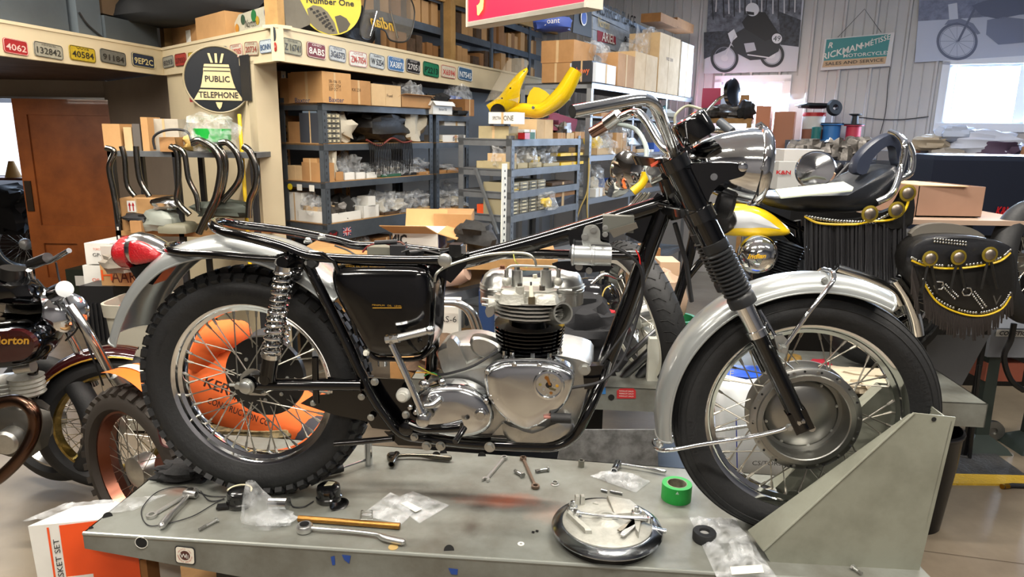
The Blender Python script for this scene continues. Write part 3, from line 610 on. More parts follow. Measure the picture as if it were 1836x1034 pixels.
# contact-breaker window
pc = B(984, 690, .1645); rv = .0305
pts_ = K(MB().lathe(pc, BN, [(rv+.008, 0), (rv+.006, .005), (rv+.001, .006), (rv, 0), (rv-.001, -.006)], 40), 'points_housing', POL, eng)
K(MB().lathe(pc, BN, [(rv, -.004), (.0001, -.003)], 32), 'points_plate', mat('15130f', .6, 0, var=.5, scale=90), pts_)
for dx, dy, rr2, m_ in ((0, 0, .008, SATIN), (-.006, .018, .005, mat('c08a50', .3, 1)), (.02, -.001, .004, GOLD), (-.021, 0, .004, mat('b9b070', .3, .9)), (.006, -.02, .004, mat('c08a50', .3, 1)), (-.012, -.012, .004, ZINC), (.013, .013, .004, ZINC), (0, .026, .003, ZINC), (-.004, -.026, .003, ZINC)):
    p = pc+BU*dx+UP*dy; K(MB().lathe(p-BN*.003, BN, [(rr2, 0), (rr2, .003), (.0001, .004)], 12), 'contact_part', m_, pts_)
K(MB().prism([pc+BU*-.01+UP*.022, pc+BU*-.002+UP*.022, pc+BU*.006+UP*.0, pc+BU*0], BN*.002), 'breaker_arm', mat('c08a50', .3, 1), pts_)
K(MB().prism([pc+BU*.002+UP*-.004, pc+BU*.018+UP*-.008, pc+BU*.016+UP*-.014, pc+BU*0+UP*-.01], BN*.002), 'breaker_arm', mat('8f8a70', .3, 1), pts_)
def screw(px, py, lat, r=.0055, par=eng, m=None):
    p = B(px, py, lat); K(MB().lathe(p, BN, [(r*1.25, -.006), (r*1.25, 0), (r*.9, .002), (r*.45, .002), (r*.4, .0005), (.0001, .0005)], 14), 'screw', m or POL, par)
for x, y in ((922, 654), (967, 656), (873, 667), (1014, 679), (880, 712), (912, 752), (964, 756), (998, 722)): screw(x, y, .155)
for x, y in ((823, 696), (735, 731), (871, 720), (865, 764), (765, 690), (745, 740)): screw(x, y, .146)
K(MB().lathe(B(863, 741, .148), BN, [(.017, 0), (.016, .01), (.011, .012), (.011, .017), (.0001, .017)], 24), 'spindle_nut', CHROME2, eng)
K(MB().lathe(B(781, 717, .153), BN, [(.018, 0), (.018, .008), (.015, .01), (.0001, .01)], 28), 'filler_plug', POL, eng)
for x, y, r in ((760, 688, .013), (775, 700, .01), (793, 684, .01)): K(MB().ball(B(x, y, .14), r, 14, 8), 'acorn_nut', CHROME2, eng)
K(MB().prism(BB([(882, 780), (1000, 778), (980, 765), (900, 760)], .1), BN*-.12), 'sump_web', ALU, eng)
K(MB().dome(catmull(BB([(905, 752), (955, 768), (1010, 745), (1030, 765), (1000, 785), (940, 792), (910, 780)], .08), 3, True), BN, [(1, -.1), (1, .02), (.8, .03)]), 'crankcase_bulge', ALU, eng)
# ---- cylinder barrel with round black fins
cyc = B(950, 628, -.0); cyl_o = K(MB().cyl(cyc, B(950, 570, 0), .055, 40), 'cylinder_barrel', BLACK, eng)
SKY_ = None
yz0, yz1 = B(950, 628, 0).z, B(950, 574, 0).z
def slab(z, hx, hy, th, cx_=950, ch=.02, cy=600):   # chamfered rectangle fin
    c = B(cx_, cy, 0); c.z = z
    P = []
    for sx, sy in ((1, 1), (-1, 1), (-1, -1), (1, -1)):
        a = [(hx, hy-ch), (hx-ch, hy)] if sx*sy > 0 else [(hx-ch, hy), (hx, hy-ch)]
        P += [c+BU*sx*q[0]+BN*sy*q[1] for q in a]
    return MB().prism(catmull(P, 2, True) if ch > .03 else P, UP*th)
for k in range(9):
    z = yz0+(yz1-yz0)*k/8.5; t = k/8; K(slab(z, .078+.008*t, .105, .003, ch=.05), 'fin', BLACK, cyl_o)
K(slab(B(950, 640, 0).z-.006, .085, .105, .008, ch=.02), 'barrel_flange', BLACK, cyl_o)
K(slab(B(950, 648, 0).z-.006, .082, .11, .01, ch=.02), 'barrel_base', BLACK, cyl_o)
for x, y, l in ((918, 636, .115), (955, 638, .118), (985, 638, .118), (905, 634, .1), (1003, 628, .08)):
    p = B(x, y, l)-UP*.004; K(MB().cyl(p, p+UP*.012, .006, 6), 'base_nut', CHROME2, cyl_o); K(MB().cyl(p-UP*.004, p+UP*.0, .0085, 10), 'washer', CHROME2, cyl_o)
# ---- cylinder head: pale cast aluminium, bright fin edges, ports and rocker boxes
z0, z1 = B(950, 573, .1).z, B(950, 545, .1).z
hd = K(slab(z0-.002, .07, .085, .07, ch=.02), 'cylinder_head', CASTW, eng)
FINB = mat('c8c8c4', .3, .8); 
for k in range(5):
    z = z0+(z1-z0)*k/4; K(slab(z, .086+.001*k, .112, .0035, ch=.05), 'head_fin', FINB, hd)
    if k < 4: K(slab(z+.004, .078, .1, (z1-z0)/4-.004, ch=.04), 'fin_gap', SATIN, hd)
K(slab(z1+.003, .083, .1, .012, ch=.03), 'head_deck', CASTW, hd)
for px, w_, pt in ((921, .055, 520), (978, .052, 525)):   # the two cast pillars left and right of the plug
    c = B(px, 540, .08); c2 = B(px, pt, .08)
    K(MB().dome(catmull([c+BU*a*w_/2+BN*b_*.03 for a, b_ in ((-1, -1), (1, -1), (1, 1), (-1, 1))], 3, True), UP, [(1.1, 0), (1, .01), (.92, (c2-c).z-.004), (.75, (c2-c).z)]), 'head_tower', CASTW, hd)
K(MB().cyl(B(932, 538, .1), B(932, 513, .1), .0105, 16), 'head_pillar', CASTW, hd); K(MB().cyl(B(972, 520, .1), B(972, 512, .1), .008, 6), 'head_nut', CHROME2, hd)
bolt(B(932, 515, .1), .008, .01, CHROME2, hd, 'head_bolt', UP)
# spark plug
sp = K(MB().cyl(B(953, 540, .115), B(952, 512, .105), .0055, 12, .0045), 'spark_plug', mat('d8d4c0', .3)); K(MB().cyl(B(953, 545, .116), B(953, 532, .113), .0095, 6), 'plug_hex', mat('8f8268', .35, .9), sp)
K(MB().cyl(B(952, 512, .105), B(952, 505, .103), .0025, 8), 'plug_tip', CHROME2, sp)
K(MB().cyl(B(959, 492, -.08), B(961, 508, -.08), .006, 12), 'spark_plug', mat('d8d4c0', .3))
# exhaust stub
e0, e1_ = B(996, 562, .07), B(1010, 561, .105)
ed = (e1_-e0).normalized()
K(MB().lathe(e0-ed*.02, ed, [(.03, 0), (.028, .03), (.0265, .055), (.0265, .062), (.022, .062), (.021, .02), (.0001, .018)], 32), 'exhaust_stub', mat('8d8d88', .4, .8), hd)
# inlet adapter with two pipes
i0 = B(905, 546, .05); i1 = B(878, 544, .06); idr = (i1-i0).normalized()
K(MB().lathe(i0, idr, [(.026, 0), (.024, .012), (.02, .016), (.02, .045), (.0001, .046)], 28), 'inlet_adapter', CASTW, hd)
for dy in (537, 547): K(MB().tube([B(880, dy, .07), B(864, dy-2, .07)], .004, 10), 'inlet_spigot', ALU, hd)
K(MB().dome(catmull(BB([(872, 552), (885, 548), (886, 562), (876, 568), (871, 560)], .08), 3, True), BN, [(1, -.006), (1, .006)]), 'adapter_lug', ALU, hd)
# rocker boxes: domed casting with finned skirt and round caps
for cx_, s in ((903, -1), (1003, 1)):
    c = B(cx_+3*s, 541, -.03); rw = .058
    prof = [(1, 0), (1.0, .03), (1.02, .031), (1.02, .034), (.99, .035), (.99, .038), (1.03, .039), (1.03, .042), (.99, .044), (.93, .058), (.8, .074), (.58, .085), (.3, .09), (.01, .091)]
    ring = [(cos(a), sin(a)) for a in [2*pi*k/32 for k in range(32)]]
    rb = K(MB().loft([[c+BU*(x*rw*k)+BN*(y*.062*k)+UP*(h_*1.0) for x, y in ring] for k, h_ in prof]), 'rocker_box', ALU, hd, angle=45)
    K(MB().tube([c+BU*(x*rw*.985)+BN*(y*.062*.98)+UP*.05 for x, y in ring[:17]], .0025, 6), 'box_rib', ALU, rb)
    p0 = B(cx_+14*s*-1, 535, .03); K(MB().cyl(B(cx_-s*24, 545, .03), B(cx_-s*24, 484, .03), .0165, 20, .014), 'rocker_tower', ALU, rb)
    K(MB().cyl(B(cx_-s*24, 484, .03), B(cx_-s*24, 477, .03), .008, 6), 'tower_nut', CHROME2, rb)
    q = B(908 if s < 0 else 1001, 504, .055); K(MB().ball(q, .0115, 18, 12), 'oil_union', CASTW, rb); K(MB().cyl(q, q+UP*.03, .0055, 12), 'union_stem', ALU, rb)
    K(MB().tube([c+BU*(rw*.5*x)+BN*.058+UP*.046 for x in (-1, 1)], .004, 8), 'box_ledge', ALU, rb)
    bolt(c+UP*.09+BU*.0, .008, .008, mat('9a6a50', .4, .7), rb, 'cap_screw', UP)
# oil feed pipe
OP = mat('b4b4ac', .3, .9)
K(btube([(908, 500, .055), (907, 488, .055), (914, 478, .055), (930, 476, .055), (960, 477, .055), (990, 478, .055), (998, 482, .055), (1001, 492, .055), (1001, 502, .055)], .0035, 5, 10), 'oil_bridge_pipe', OP)
K(btube([(779, 505, .1), (783, 490, .1), (800, 478, .09), (830, 467, .08), (870, 457, .07), (910, 453, .06), (945, 455, .055), (958, 465, .055), (961, 477, .055)], .0035, 6, 10), 'oil_feed_pipe', OP)
# ---- coil, bracket, horn relay
K(MB().lathe(B(1027, 457, .09), BU, [(.0001, -.004), (.018, -.004), (.026, -.002), (.026, .002), (.0235, .004), (.0235, .045), (.0245, .046), (.0245, .052), (.0235, .053), (.0235, .092), (.0001, .094)], 36), 'ignition_coil', mat('b4b9bb', .3, .85))
K(MB().tube([B(1020, 455, .09), B(1026, 456, .09)], .012, 12), 'coil_tower', INK)
K(MB().dome(catmull(BB([(1045, 440), (1046, 412), (1054, 404), (1068, 404), (1076, 414), (1077, 432), (1092, 436), (1096, 446), (1070, 446)], .07), 3, True), BN, [(1, -.002), (1, .002)]), 'coil_bracket', mat('a8aaa6', .4, .7))
bolt(B(1064, 411, .074), .008, .007, ZINC); bolt(B(1049, 424, .074), .008, .007, ZINC); bolt(B(1085, 408, .074), .006, .006, ZINC); bolt(B(1085, 420, .074), .006, .006, ZINC); bolt(B(1038, 478, .07), .008, .007, ZINC); bolt(B(1056, 485, .07), .007, .007, ZINC)
K(MB().prism(BB([(1018, 412), (1092, 396), (1092, 436), (1022, 440)], .045), BN*.004), 'coil_plate', BLACK)
K(MB().box(B(1108, 400, .03), (.075, .045, .04), rz(atan2(BU.y, BU.x))), 'relay_box', mat('8a8c85', .4, .8)); K(MB().prism(BB([(1092, 412), (1140, 398), (1144, 408), (1100, 426)], .06), BN*.004), 'spring_strap', mat('9a958a', .35, .9))
K(MB().dome(catmull(BB([(990, 472), (1020, 468), (1095, 474), (1090, 484), (1040, 488), (1000, 480)], .05), 2, True), BN, [(1, -.004), (1, .004)]), 'coil_mount', BLACK)
K(btube([(1060, 441, .08), (1095, 443, .08), (1125, 455, .08), (1148, 480, .07), (1152, 520, .06), (1142, 570, .06), (1118, 640, .08), (1080, 682, .1), (1030, 694, .12), (1010, 697, .13)], .004, 6, 8), 'points_lead', INK)
K(btube([(1152, 470, .05), (1153, 520, .05), (1130, 580, .05), (1080, 650, .06), (1055, 700, .07), (1045, 748, .09)], .0032, 6, 8), 'cable', INK)
K(btube([(920, 450, .02), (925, 470, .04), (945, 480, .04)], .0015, 5, 5), 'wire', mat('a9a83a', .5))
K(btube([(1140, 448, .05), (1146, 460, .05), (1148, 475, .05)], .0018, 4, 6), 'wire', mat('c01818', .5))
K(btube([(893, 628, .09), (850, 655, .11), (810, 668, .12), (785, 672, .12)], .0035, 6, 8), 'switch_lead', INK)
K(MB().tube([B(988, 749, .16), B(1024, 750, .16)], .0125, 18), 'rubber_plug', RUB); K(MB().tube([B(975, 748, .16), B(990, 748, .16)], .004, 8), 'plug_wire', mat('8a5a50', .5))
for P, c_ in (([(745, 668, .12), (765, 668, .12), (785, 673, .12)], 'b8862a'), ([(750, 656, .12), (765, 665, .12), (782, 672, .12)], '8a8a20'), ([(760, 674, .12), (775, 668, .12), (790, 676, .12)], '2a7a3a')): K(btube(P, .0015, 4, 5), 'wire', mat(c_, .5))
# ---- kickstart, foot peg, brake pedal
ks = K(MB().tube(catmull([B(*p) for p in ((760, 742, .185), (752, 728, .185), (728, 672, .19), (702, 616, .19))], 5), .0085, 14), 'kickstart_lever', CHROME)
K(MB().lathe(B(763, 746, .17), BN, [(.0165, 0), (.0165, .03), (.012, .033), (.0001, .033)], 24), 'kickstart_boss', CHROME2, ks)
K(MB().tube([B(760, 728, .178), B(776, 726, .17), B(790, 715, .16)], .009, 10), 'kickstart_spline', CHROME2, ks)
K(MB().tube([B(712, 606, .19), B(770, 592, .19)], .0095, 16), 'kickstart_pedal', mat('c4c6c6', .25, .9), ks); K(MB().ball(B(771, 592, .19), .012, 14, 8), 'pedal_end', CHROME2, ks)
K(MB().tube([B(693, 608, .185), B(716, 606, .19)], .0115, 8), 'pedal_knuckle', CHROME2, ks); K(MB().cyl(B(703, 616, .19), B(702, 600, .19), .008, 10), 'knuckle_pin', CHROME2, ks)
K(btube([(735, 760, .14), (760, 768, .15), (800, 768, .16), (828, 766, .17)], .0115, 4, 14), 'gear_lever', BLACK)
K(btube([(833, 766, .19), (824, 780, .21), (816, 792, .23)], .0075, 3, 12), 'gear_lever_toe', BLACK); K(MB().lathe(B(733, 761, .12), BN, [(.018, 0), (.018, .03), (.01, .034), (.0001, .034)], 20), 'pedal_boss', BLACK)
# ---- fork
FD = (B(1437, 760, .1)-B(1285, 445, .1)).normalized()
GAIT = mat('17191c', .45, bump=.05, name='gaiter_rubber')
for s in (1, -1):
    l = .095*s
    sh_ = (0, 0) if s > 0 else None
    def F(py, s=s, l=l):
        px = 1285+(py-445)*.4825; p = B(px, py, .095)
        return p if s > 0 else p-BN*.19
    K(MB().cyl(F(292), F(450), .0285, 28), 'fork_shroud', BLACK)
    L_ = F(545)-F(432); D_ = L_.normalized(); prof = [(.0285, 0), (.031, .001), (.031, .022)]; n = 11; hh = (L_.length-.055)/n
    for k in range(n):
        R1 = .0335 if k < n-1 else .034; z = .026+k*hh; prof += [(.0275, z), (R1, z+hh*.35), (R1, z+hh*.6), (.0275, z+hh*.98)]
    prof += [(.031, L_.length-.025), (.033, L_.length-.02), (.033, L_.length), (.026, L_.length)]
    K(MB().lathe(F(432), D_, prof, 36), 'fork_gaiter', GAIT, angle=50)
    K(MB().lathe(F(540), D_, [(.024, 0), (.024, (F(588)-F(540)).length), (.0265, (F(588)-F(540)).length+.002), (.0265, (F(600)-F(540)).length)], 32), 'seal_holder', CHROME)
    K(MB().lathe(F(597), D_, [(.024, 0), (.022, .02), (.021, (F(765)-F(597)).length)], 28), 'fork_slider', BLACK)
    q = F(762); e = (D_.cross(BN)).normalized()
    K(MB().obox(q-D_*.045-e*.023-BN*.018, D_*.055, e*.046, BN*.036), 'axle_clamp', BLACK)
    if s > 0:
        K(MB().lathe(q-D_*.018+BN*.018, BN, [(.0095, 0), (.0095, .002), (.004, .003), (.0001, .003)], 20), 'axle_end', CHROME2)
        for k in (-1, 1): bolt(q+D_*.01+e*.014*k+BN*.004, .006, .006, ZINC, ax=D_)
K(MB().cyl(FA+BN*.09, FA-BN*.11, .009, 14), 'front_axle', CHROME2)
# yokes
YT = mat('0b0c0e', .15, coat=1)
for py, th, nm in ((392, .022, 'lower_yoke'), (300, .022, 'top_yoke')):
    a = B(1285+(py-445)*.4825, py, .095); c = a-BN*.19; e = (FD.cross(BN)).normalized()
    st_ = (a+c)/2-BU*.055
    P = [a+BU*.035, a+BN*.03, a-BU*.035+BN*.012, st_-BU*.03+BN*.02, st_-BU*.03-BN*.02, c-BU*.035-BN*.012, c-BN*.03, c+BU*.035]
    K(MB().dome(catmull(P, 3, True), -FD, [(1, 0), (1, th), (.96, th+.003)]), nm, YT)
    K(MB().lathe(a, -FD, [(.035, -.004), (.035, th+.004), (.028, th+.006), (.0001, th+.006)], 24), 'yoke_clamp', YT)
tn = B(1213, 292, .095); K(MB().lathe(tn, -FD, [(.02, 0), (.02, .012), (.012, .014), (.0001, .014)], 8), 'fork_top_nut', CHROME)
K(MB().lathe(tn-BN*.19, -FD, [(.02, 0), (.02, .012), (.012, .014), (.0001, .014)], 8), 'fork_top_nut', CHROME)
bolt(B(1168, 305, .06), .011, .012, ZINC); K(MB().tube([B(1172, 325, .06), B(1190, 316, .09)], .008, 12), 'clamp_stud', CHROME2)
K(btube([(1180, 365, .03), (1205, 372, .04), (1212, 382, .05)], .008, 3, 10), 'lock_stud', BLACK)
# handlebar: two ends sweeping back towards the camera and away
K(MB().tube(catmull([B(1026, 200, .40), B(1080, 190, .36), B(1140, 179, .31), B(1160, 180, .29), B(1176, 192, .27), B(1190, 225, .22), B(1205, 265, .15), B(1212, 282, .08)], 6)+[], .0125, 18, cap=False), 'handlebar', CHROME)
hb = bpy.data.objects['handlebar']
K(MB().lathe(B(1026, 200, .40), B(1080, 190, .36)-B(1026, 200, .40), [(.0125, 0), (.0105, 0), (.0105, .05), (.0001, .05)], 24), 'bar_end', mat('1a1a1a', .5), hb)
K(MB().tube(catmull([B(1212, 282, .08), B(1214, 285, 0), B(1205, 278, -.08), B(1183, 255, -.15), B(1165, 225, -.22), B(1150, 207, -.27), B(1137, 202, -.3), B(1110, 212, -.33), B(1062, 238, -.38)], 6), .0125, 18), 'handlebar_far', CHROME, hb)
K(MB().tube([B(1090, 222, -.35), B(1062, 238, -.38)], .0165, 16), 'throttle_sleeve', mat('b08a7a', .2, 1), hb)
K(MB().tube([B(1110, 206, -.33), B(1088, 222, -.35)], .022, 14), 'twist_grip_housing', CHROME2, hb)
K(MB().tube(catmull([B(1108, 222, -.33), B(1140, 232, -.3), B(1158, 262, -.22), B(1160, 300, -.1), B(1172, 330, -.02)], 6), .0065, 10), 'throttle_cable', mat('8f9a98', .4))
for l in (.05, -.05): K(MB().tube([B(1200, 300, .03+l), B(1212, 272, .03+l)], .013, 12), 'bar_riser', CHROME2)
for x, y, c_ in ((1172, 292, 'b4462c'), (1206, 290, 'b4462c')): K(MB().prism(BB([(x-6, y+3), (x+8, y-5), (x+8, y), (x-4, y+8)], .1), BN*.002), 'orange_shim', mat(c_, .6))
# instrument in a black box
gx = (B(1270, 228, .05)-B(1222, 256, .05)).normalized(); gu = BN.cross(gx); gu = gu if gu.z > 0 else -gu
gc = B(1242, 231, .05)
gb = K(MB().dome(catmull([gc+gx*(a*.034)+BN*(b_*.045) for a, b_ in ((-1, -1), (1, -1), (1, 1), (-1, 1))], 4, True)[::1], gu, [(1, -.026), (1.03, -.02), (1.03, .02), (1, .026)]), 'instrument_case', BLACK, angle=50)
K(MB().tube([gc+gu*.026+gx*(cos(a)*.036)+BN*(sin(a)*.042) for a in [2*pi*k/32 for k in range(32)]], .004, 8, closed=True), 'bezel', CHROME, gb)
K(MB().prism(BB([(1212, 262), (1222, 250), (1240, 268), (1230, 285)], .04), BN*.01), 'instrument_bracket', BLACK, gb)
for P in ([(1230, 262, .0), (1238, 285, 0), (1252, 300, 0), (1270, 305, 0)], [(1260, 255, 0), (1258, 280, 0), (1270, 300, -.02)], [(1270, 240, -.02), (1290, 262, -.04), (1300, 285, -.05)], [(1240, 262, .02), (1246, 280, .02), (1240, 305, .01)], [(1215, 300, 0), (1235, 320, 0), (1262, 318, 0)]):
    K(btube(P, .003, 5, 6), 'wiring', mat('202225', .4))
for P in ([(1248, 265, -.03), (1262, 285, -.03), (1250, 300, -.03)], [(1262, 262, .03), (1255, 280, .03), (1266, 296, .02)]): K(btube(P, .0035, 5, 6), 'speedometer_cable', CHROME2)
# headlamp: chromed bullet shell and rim, lens facing forwards
hc = B(1352, 298, 0); hd_ = (BU*cos(radians(4))+UP*sin(radians(-4))).normalized()
hl = K(MB().lathe(hc, hd_, [(.0001, -.17), (.012, -.168), (.03, -.155), (.05, -.13), (.068, -.095), (.081, -.055), (.088, -.02), (.0895, 0)], 56), 'headlamp_shell', CHROME, angle=60)
K(MB().lathe(hc, hd_, [(.0895, -.002), (.094, 0), (.095, .006), (.093, .014), (.088, .022), (.082, .026), (.082, .018), (.088, .0)], 56), 'headlamp_rim', CHROME, hl, angle=60)
K(MB().lathe(hc, hd_, [(.083, .022), (.07, .03), (.045, .036), (.02, .038), (.0001, .0385)], 48), 'headlamp_lens', mat('cfd4d6', .05, trans=.6, bump=.3, bscale=60), hl)
K(MB().tube([hc+UP*.093+hd_*-.004, hc+UP*.1+hd_*.006, hc+UP*.09+hd_*.02], .005, 8), 'rim_clip', CHROME, hl)
K(MB().dome(catmull(BB([(1225, 300), (1265, 290), (1318, 290), (1336, 300), (1334, 314), (1310, 322), (1290, 330), (1272, 352), (1262, 385), (1240, 350)], .1), 4, True), BN, [(1, -.003), (1, .004), (.95, .008)]), 'headlamp_ear', BLACK)
K(MB().dome(catmull(BB([(1225, 300), (1265, 290), (1318, 290), (1336, 300), (1334, 314), (1310, 322), (1290, 330), (1272, 352), (1262, 385), (1240, 350)], -.1), 4, True), BN, [(1, -.003), (1, .004)]), 'headlamp_ear', BLACK)
K(MB().lathe(B(1331, 299, .108), BN, [(.0115, 0), (.0105, .008), (.006, .01), (.0001, .01)], 20), 'headlamp_bolt', CHROME, hl); bolt(B(1280, 317, .108), .007, .006, CHROME2)
K(MB().cyl(hc-BN*.1, hc+BN*.108, .006, 10), 'headlamp_stud', CHROME2, hl)
K(MB().lathe(B(1292, 365, .02), BU+UP*-.2, [(.0001, -.01), (.03, -.008), (.034, 0), (.034, .02), (.025, .03), (.0001, .03)], 28), 'horn', INK)
K(MB().tube([B(1210, 400, .02), B(1230, 470, 0), B(1240, 540, -.03)], .006, 8), 'brake_hose', INK)
K(MB().tube([B(1205, 350, .05), B(1217, 368, .03)], .008, 10), 'steering_stop', CHROME2)
# ================================================================ wheel chock, tools and parts lying on the lift
TOOLC = mat('c8c8c6', .33, .95, name='worn_chrome')
def T(px, py, h=0): return PZ(px, py, LZ+h)
ca, cb = T(1382, 1007), T(1648, 1022); cdir = (cb-ca).normalized(); cn = V((-cdir.y, cdir.x, 0))
def CP(px, py, off=0): return PP(px, py, ca+cn*off, cn)
chock = thing('wheel_chock', 'tall grey sheet steel wheel chock with a sloping flange beside the front tyre', 'chock', ca)
CHK = mat('8d8f82', .5, .15, var=.14, scale=6, h2='7c7d70', name='olive_grey_sheet')
pl = [CP(1369, 987), CP(1382, 1009), CP(1648, 1024), CP(1714, 748), CP(1639, 740)]
MB().prism(pl, cn*.003).build('side_plate', CHK, chock)
a, c = CP(1369, 987), CP(1639, 740); a2, c2 = CP(1341, 950, .06), CP(1629, 742, .035)
MB().loft([[a, c], [a2, c2], [a2+UP*-.003, c2+UP*-.003], [a+UP*-.003, c+UP*-.003]], closed=False, cap=False).build('sloping_flange', CHK, chock)
MB().tube([a, c], .003, 8).build('flange_edge', CHK, chock)
MB().cyl(CP(1674, 751)-cn*.001, CP(1674, 751)-cn*.0016, .0055, 14).build('hole', hm, chock)
MB().prism([p+cn*.2 for p in pl], cn*.003).build('side_plate', CHK, chock)
o_ = [p+cn*.2 for p in (a, c)]; MB().loft([o_, [p+cn*-.035 for p in o_]], closed=False, cap=False).build('sloping_flange', CHK, chock)
MB().prism([CP(1640, 1021)+cn*.2, CP(1640, 1021), CP(1705, 755), CP(1705, 755)+cn*.2], cdir*.003).build('end_plate', CHK, chock)
def lie(px0, py0, px1, py1, h=.006): return T(px0, py0, h), T(px1, py1, h)
def wrench(px0, py0, px1, py1, label, m=STEEL, w=.0055, hr=.0115, open_end=True, group=None):
    a, c = lie(px0, py0, px1, py1, .004); o = thing('wrench', label, 'wrench', nz(a, -.004), group); d = (c-a).normalized(); s = V((-d.y, d.x, 0))
    MB().loft([[p+s*w*k+UP*z for k, z in ((-1, -.001), (-.7, .004), (.7, .004), (1, -.001), (.7, -.003), (-.7, -.003))] for p in (a+d*hr*.7, a+(c-a)*.5, c-d*hr*.7)]).build('shaft', m, o)
    b = MB()
    if open_end:
        P = [a+d*hr, a+s*hr*.95+d*hr*.2, a+s*hr*.9-d*hr*.8, a+s*hr*.45-d*hr*1.0, a+s*hr*.4-d*.0, a-s*hr*.4, a-s*hr*.45-d*hr*1.0, a-s*hr*.9-d*hr*.8, a-s*hr*.95+d*hr*.2]
        b.prism([p-UP*.003 for p in P], UP*.008)
    else: b.lathe(a-UP*.003, UP, [(hr*.55, 0), (hr, 0), (hr, .008), (hr*.55, .008)], 20, closed=True)
    b.build('open_jaw' if open_end else 'ring_end', m, o)
    MB().lathe(c-UP*.003, UP, [(hr*.5, 0), (hr*.85, 0), (hr*.85, .009), (hr*.5, .009)], 20, closed=True).build('ring_end', m, o); return o
wrench(872, 859, 904, 821, 'chrome combination wrench lying slanted below the engine, open jaw towards the camera', TOOLC)
wrench(960, 872, 938, 822, 'worn bronze-toned ring wrench lying nearly upright in the picture between two bolts', mat('8d7a6c', .35, 1), open_end=False, hr=.0125)
wrench(272, 924, 348, 880, 'chrome wrench lying across a socket wrench at the left end of the lift', TOOLC, w=.007, hr=.014, open_end=False)
def ratchet(P, label, m, hr=.017, sock=None, rr=.006):
    a = T(*P[0], .012); o = thing('ratchet', label, 'ratchet', T(*P[0], 0)); Q = [T(x, y, .012) for x, y in P]
    b = MB().lathe(a-UP*.009, UP, [(.0001, 0), (hr, 0), (hr*1.05, .005), (hr*1.05, .014), (hr*.9, .018), (.0001, .018)], 28); b.build('ratchet_head', m, o)
    MB().lathe(a+UP*.009, UP, [(hr*.6, 0), (hr*.6, .002), (.0001, .002)], 20).build('head_cap', SATIN, o)
    n = len(Q); C = catmull(Q, 6); k = len(C); MB().tube(C, [rr*(.9+.0*i) if i < k*.62 else rr*(1.0+.45*min(1, (i-k*.62)/(k*.1))) for i in range(k)], 14).build('handle', m, o)
    e = Q[-1]; d = (Q[-1]-Q[-2]).normalized(); MB().ball(e, rr*1.35, 12, 8).build('handle_end', m, o)
    if sock: p = T(*sock[:2], .014); q = T(*sock[2:], .014); MB().lathe(p, q-p, [(.0001, 0), (.009, 0), (.0105, .002), (.0105, (q-p).length), (.0075, (q-p).length), (.007, (q-p).length*.4)], 20).build('socket', m, o)
    return o
ratchet([(546, 945), (575, 948), (620, 951), (672, 957), (690, 964), (722, 971)], 'large chrome flex-head ratchet with a bent handle, in front of the bronze rod', TOOLC, .02)
ratchet([(703, 818), (730, 816), (760, 817), (806, 821)], 'dark chrome ratchet with a short socket, lying behind near the stand post', mat('6b665c', .2, 1), .016, (712, 813, 702, 832))
ratchet([(1108, 831), (1130, 834), (1165, 840), (1192, 845)], 'slim chrome ratchet with a deep socket, lying behind the clear bag near the green tape', CHROME2, .011, (1108, 829, 1101, 844), .0042)
ratchet([(342, 882), (330, 897), (308, 920), (290, 942)], 'chrome socket wrench with its socket up, leftmost tool on the lift', TOOLC, .014, (330, 884, 352, 886), .0065)
def bolt_lying(px0, py0, px1, py1, r, label, m=ZINC):
    a, c = lie(px0, py0, px1, py1, r*1.6); o = thing('bolt', label, 'bolt', nz(c, -r*1.6)); d = (c-a).normalized()
    MB().tube([a, c], r, 12).build('shank', m, o); MB().lathe(c, d, [(r*1.9, 0), (r*1.9, r*1.3)], 6).build('hex_head', m, o)
    MB().tube([a-d*.0002, a+d*.4*(c-a).length], r*1.08, 12).build('thread', mat('8a8a85', .5, .9, bump=1, bscale=500), o)
bolt_lying(357, 949, 387, 933, .0038, 'long blue-zinc bolt lying alone left of the clear bag')
bolt_lying(923, 843, 936, 851, .0045, 'short hex bolt left of the bronze-toned wrench'); bolt_lying(960, 844, 981, 841, .0042, 'hex bolt right of the bronze-toned wrench, pointing left'); bolt_lying(1545, 1028, 1531, 1018, .004, 'small screw at the foot of the wheel chock')
o = MB().lathe(T(995, 868), UP, [(.006, 0), (.0125, 0), (.0125, .002), (.0085, .003), (.0085, .009), (.006, .009)], 24, closed=True).build('flange_nut', ZINC); tag(o, 'zinc flange nut alone on the table between the wrench and the brake plate', 'nut')
o = MB().lathe(T(934, 975), UP, [(.004, 0), (.0085, 0), (.0085, .0015), (.004, .0015)], 28, closed=True).build('washer', mat('e4e2da', .5)); tag(o, 'white flat washer near the front edge of the lift', 'washer')
o = MB().lathe(T(705, 981), UP, [(.0001, 0), (.0125, 0), (.0125, .0015), (.0001, .0015)], 28).build('disc', mat('a98f5c', .5)); tag(o, 'tan disc half under the bent ratchet handle', 'disc')
for i, (x, y) in enumerate(((954, 953), (961, 951))):
    o = MB().cyl(T(x, y, .003), T(x+4, y+1, .003), .003, 8).build('grub_screw', SATIN); tag(o, 'tiny black grub screw near the front edge, %s of the pair' % ('left', 'right')[i], 'screw', 'grub screws')
o = MB().lathe(T(1042, 836), UP, [(.006, .0), (.0095, 0), (.0095, .022), (.0065, .022)], 24, closed=True).build('socket', mat('8c8c84', .35, .9)); tag(o, 'short grey socket standing upright at the back of the lift', 'socket')
o = MB().tube([T(535, 929, .009), T(717, 943, .009)], .0085, 18).build('bronze_rod', mat('a0753c', .35, .9, var=.25, scale=30)); tag(o, 'long bronze rod lying above the bent ratchet', 'rod')
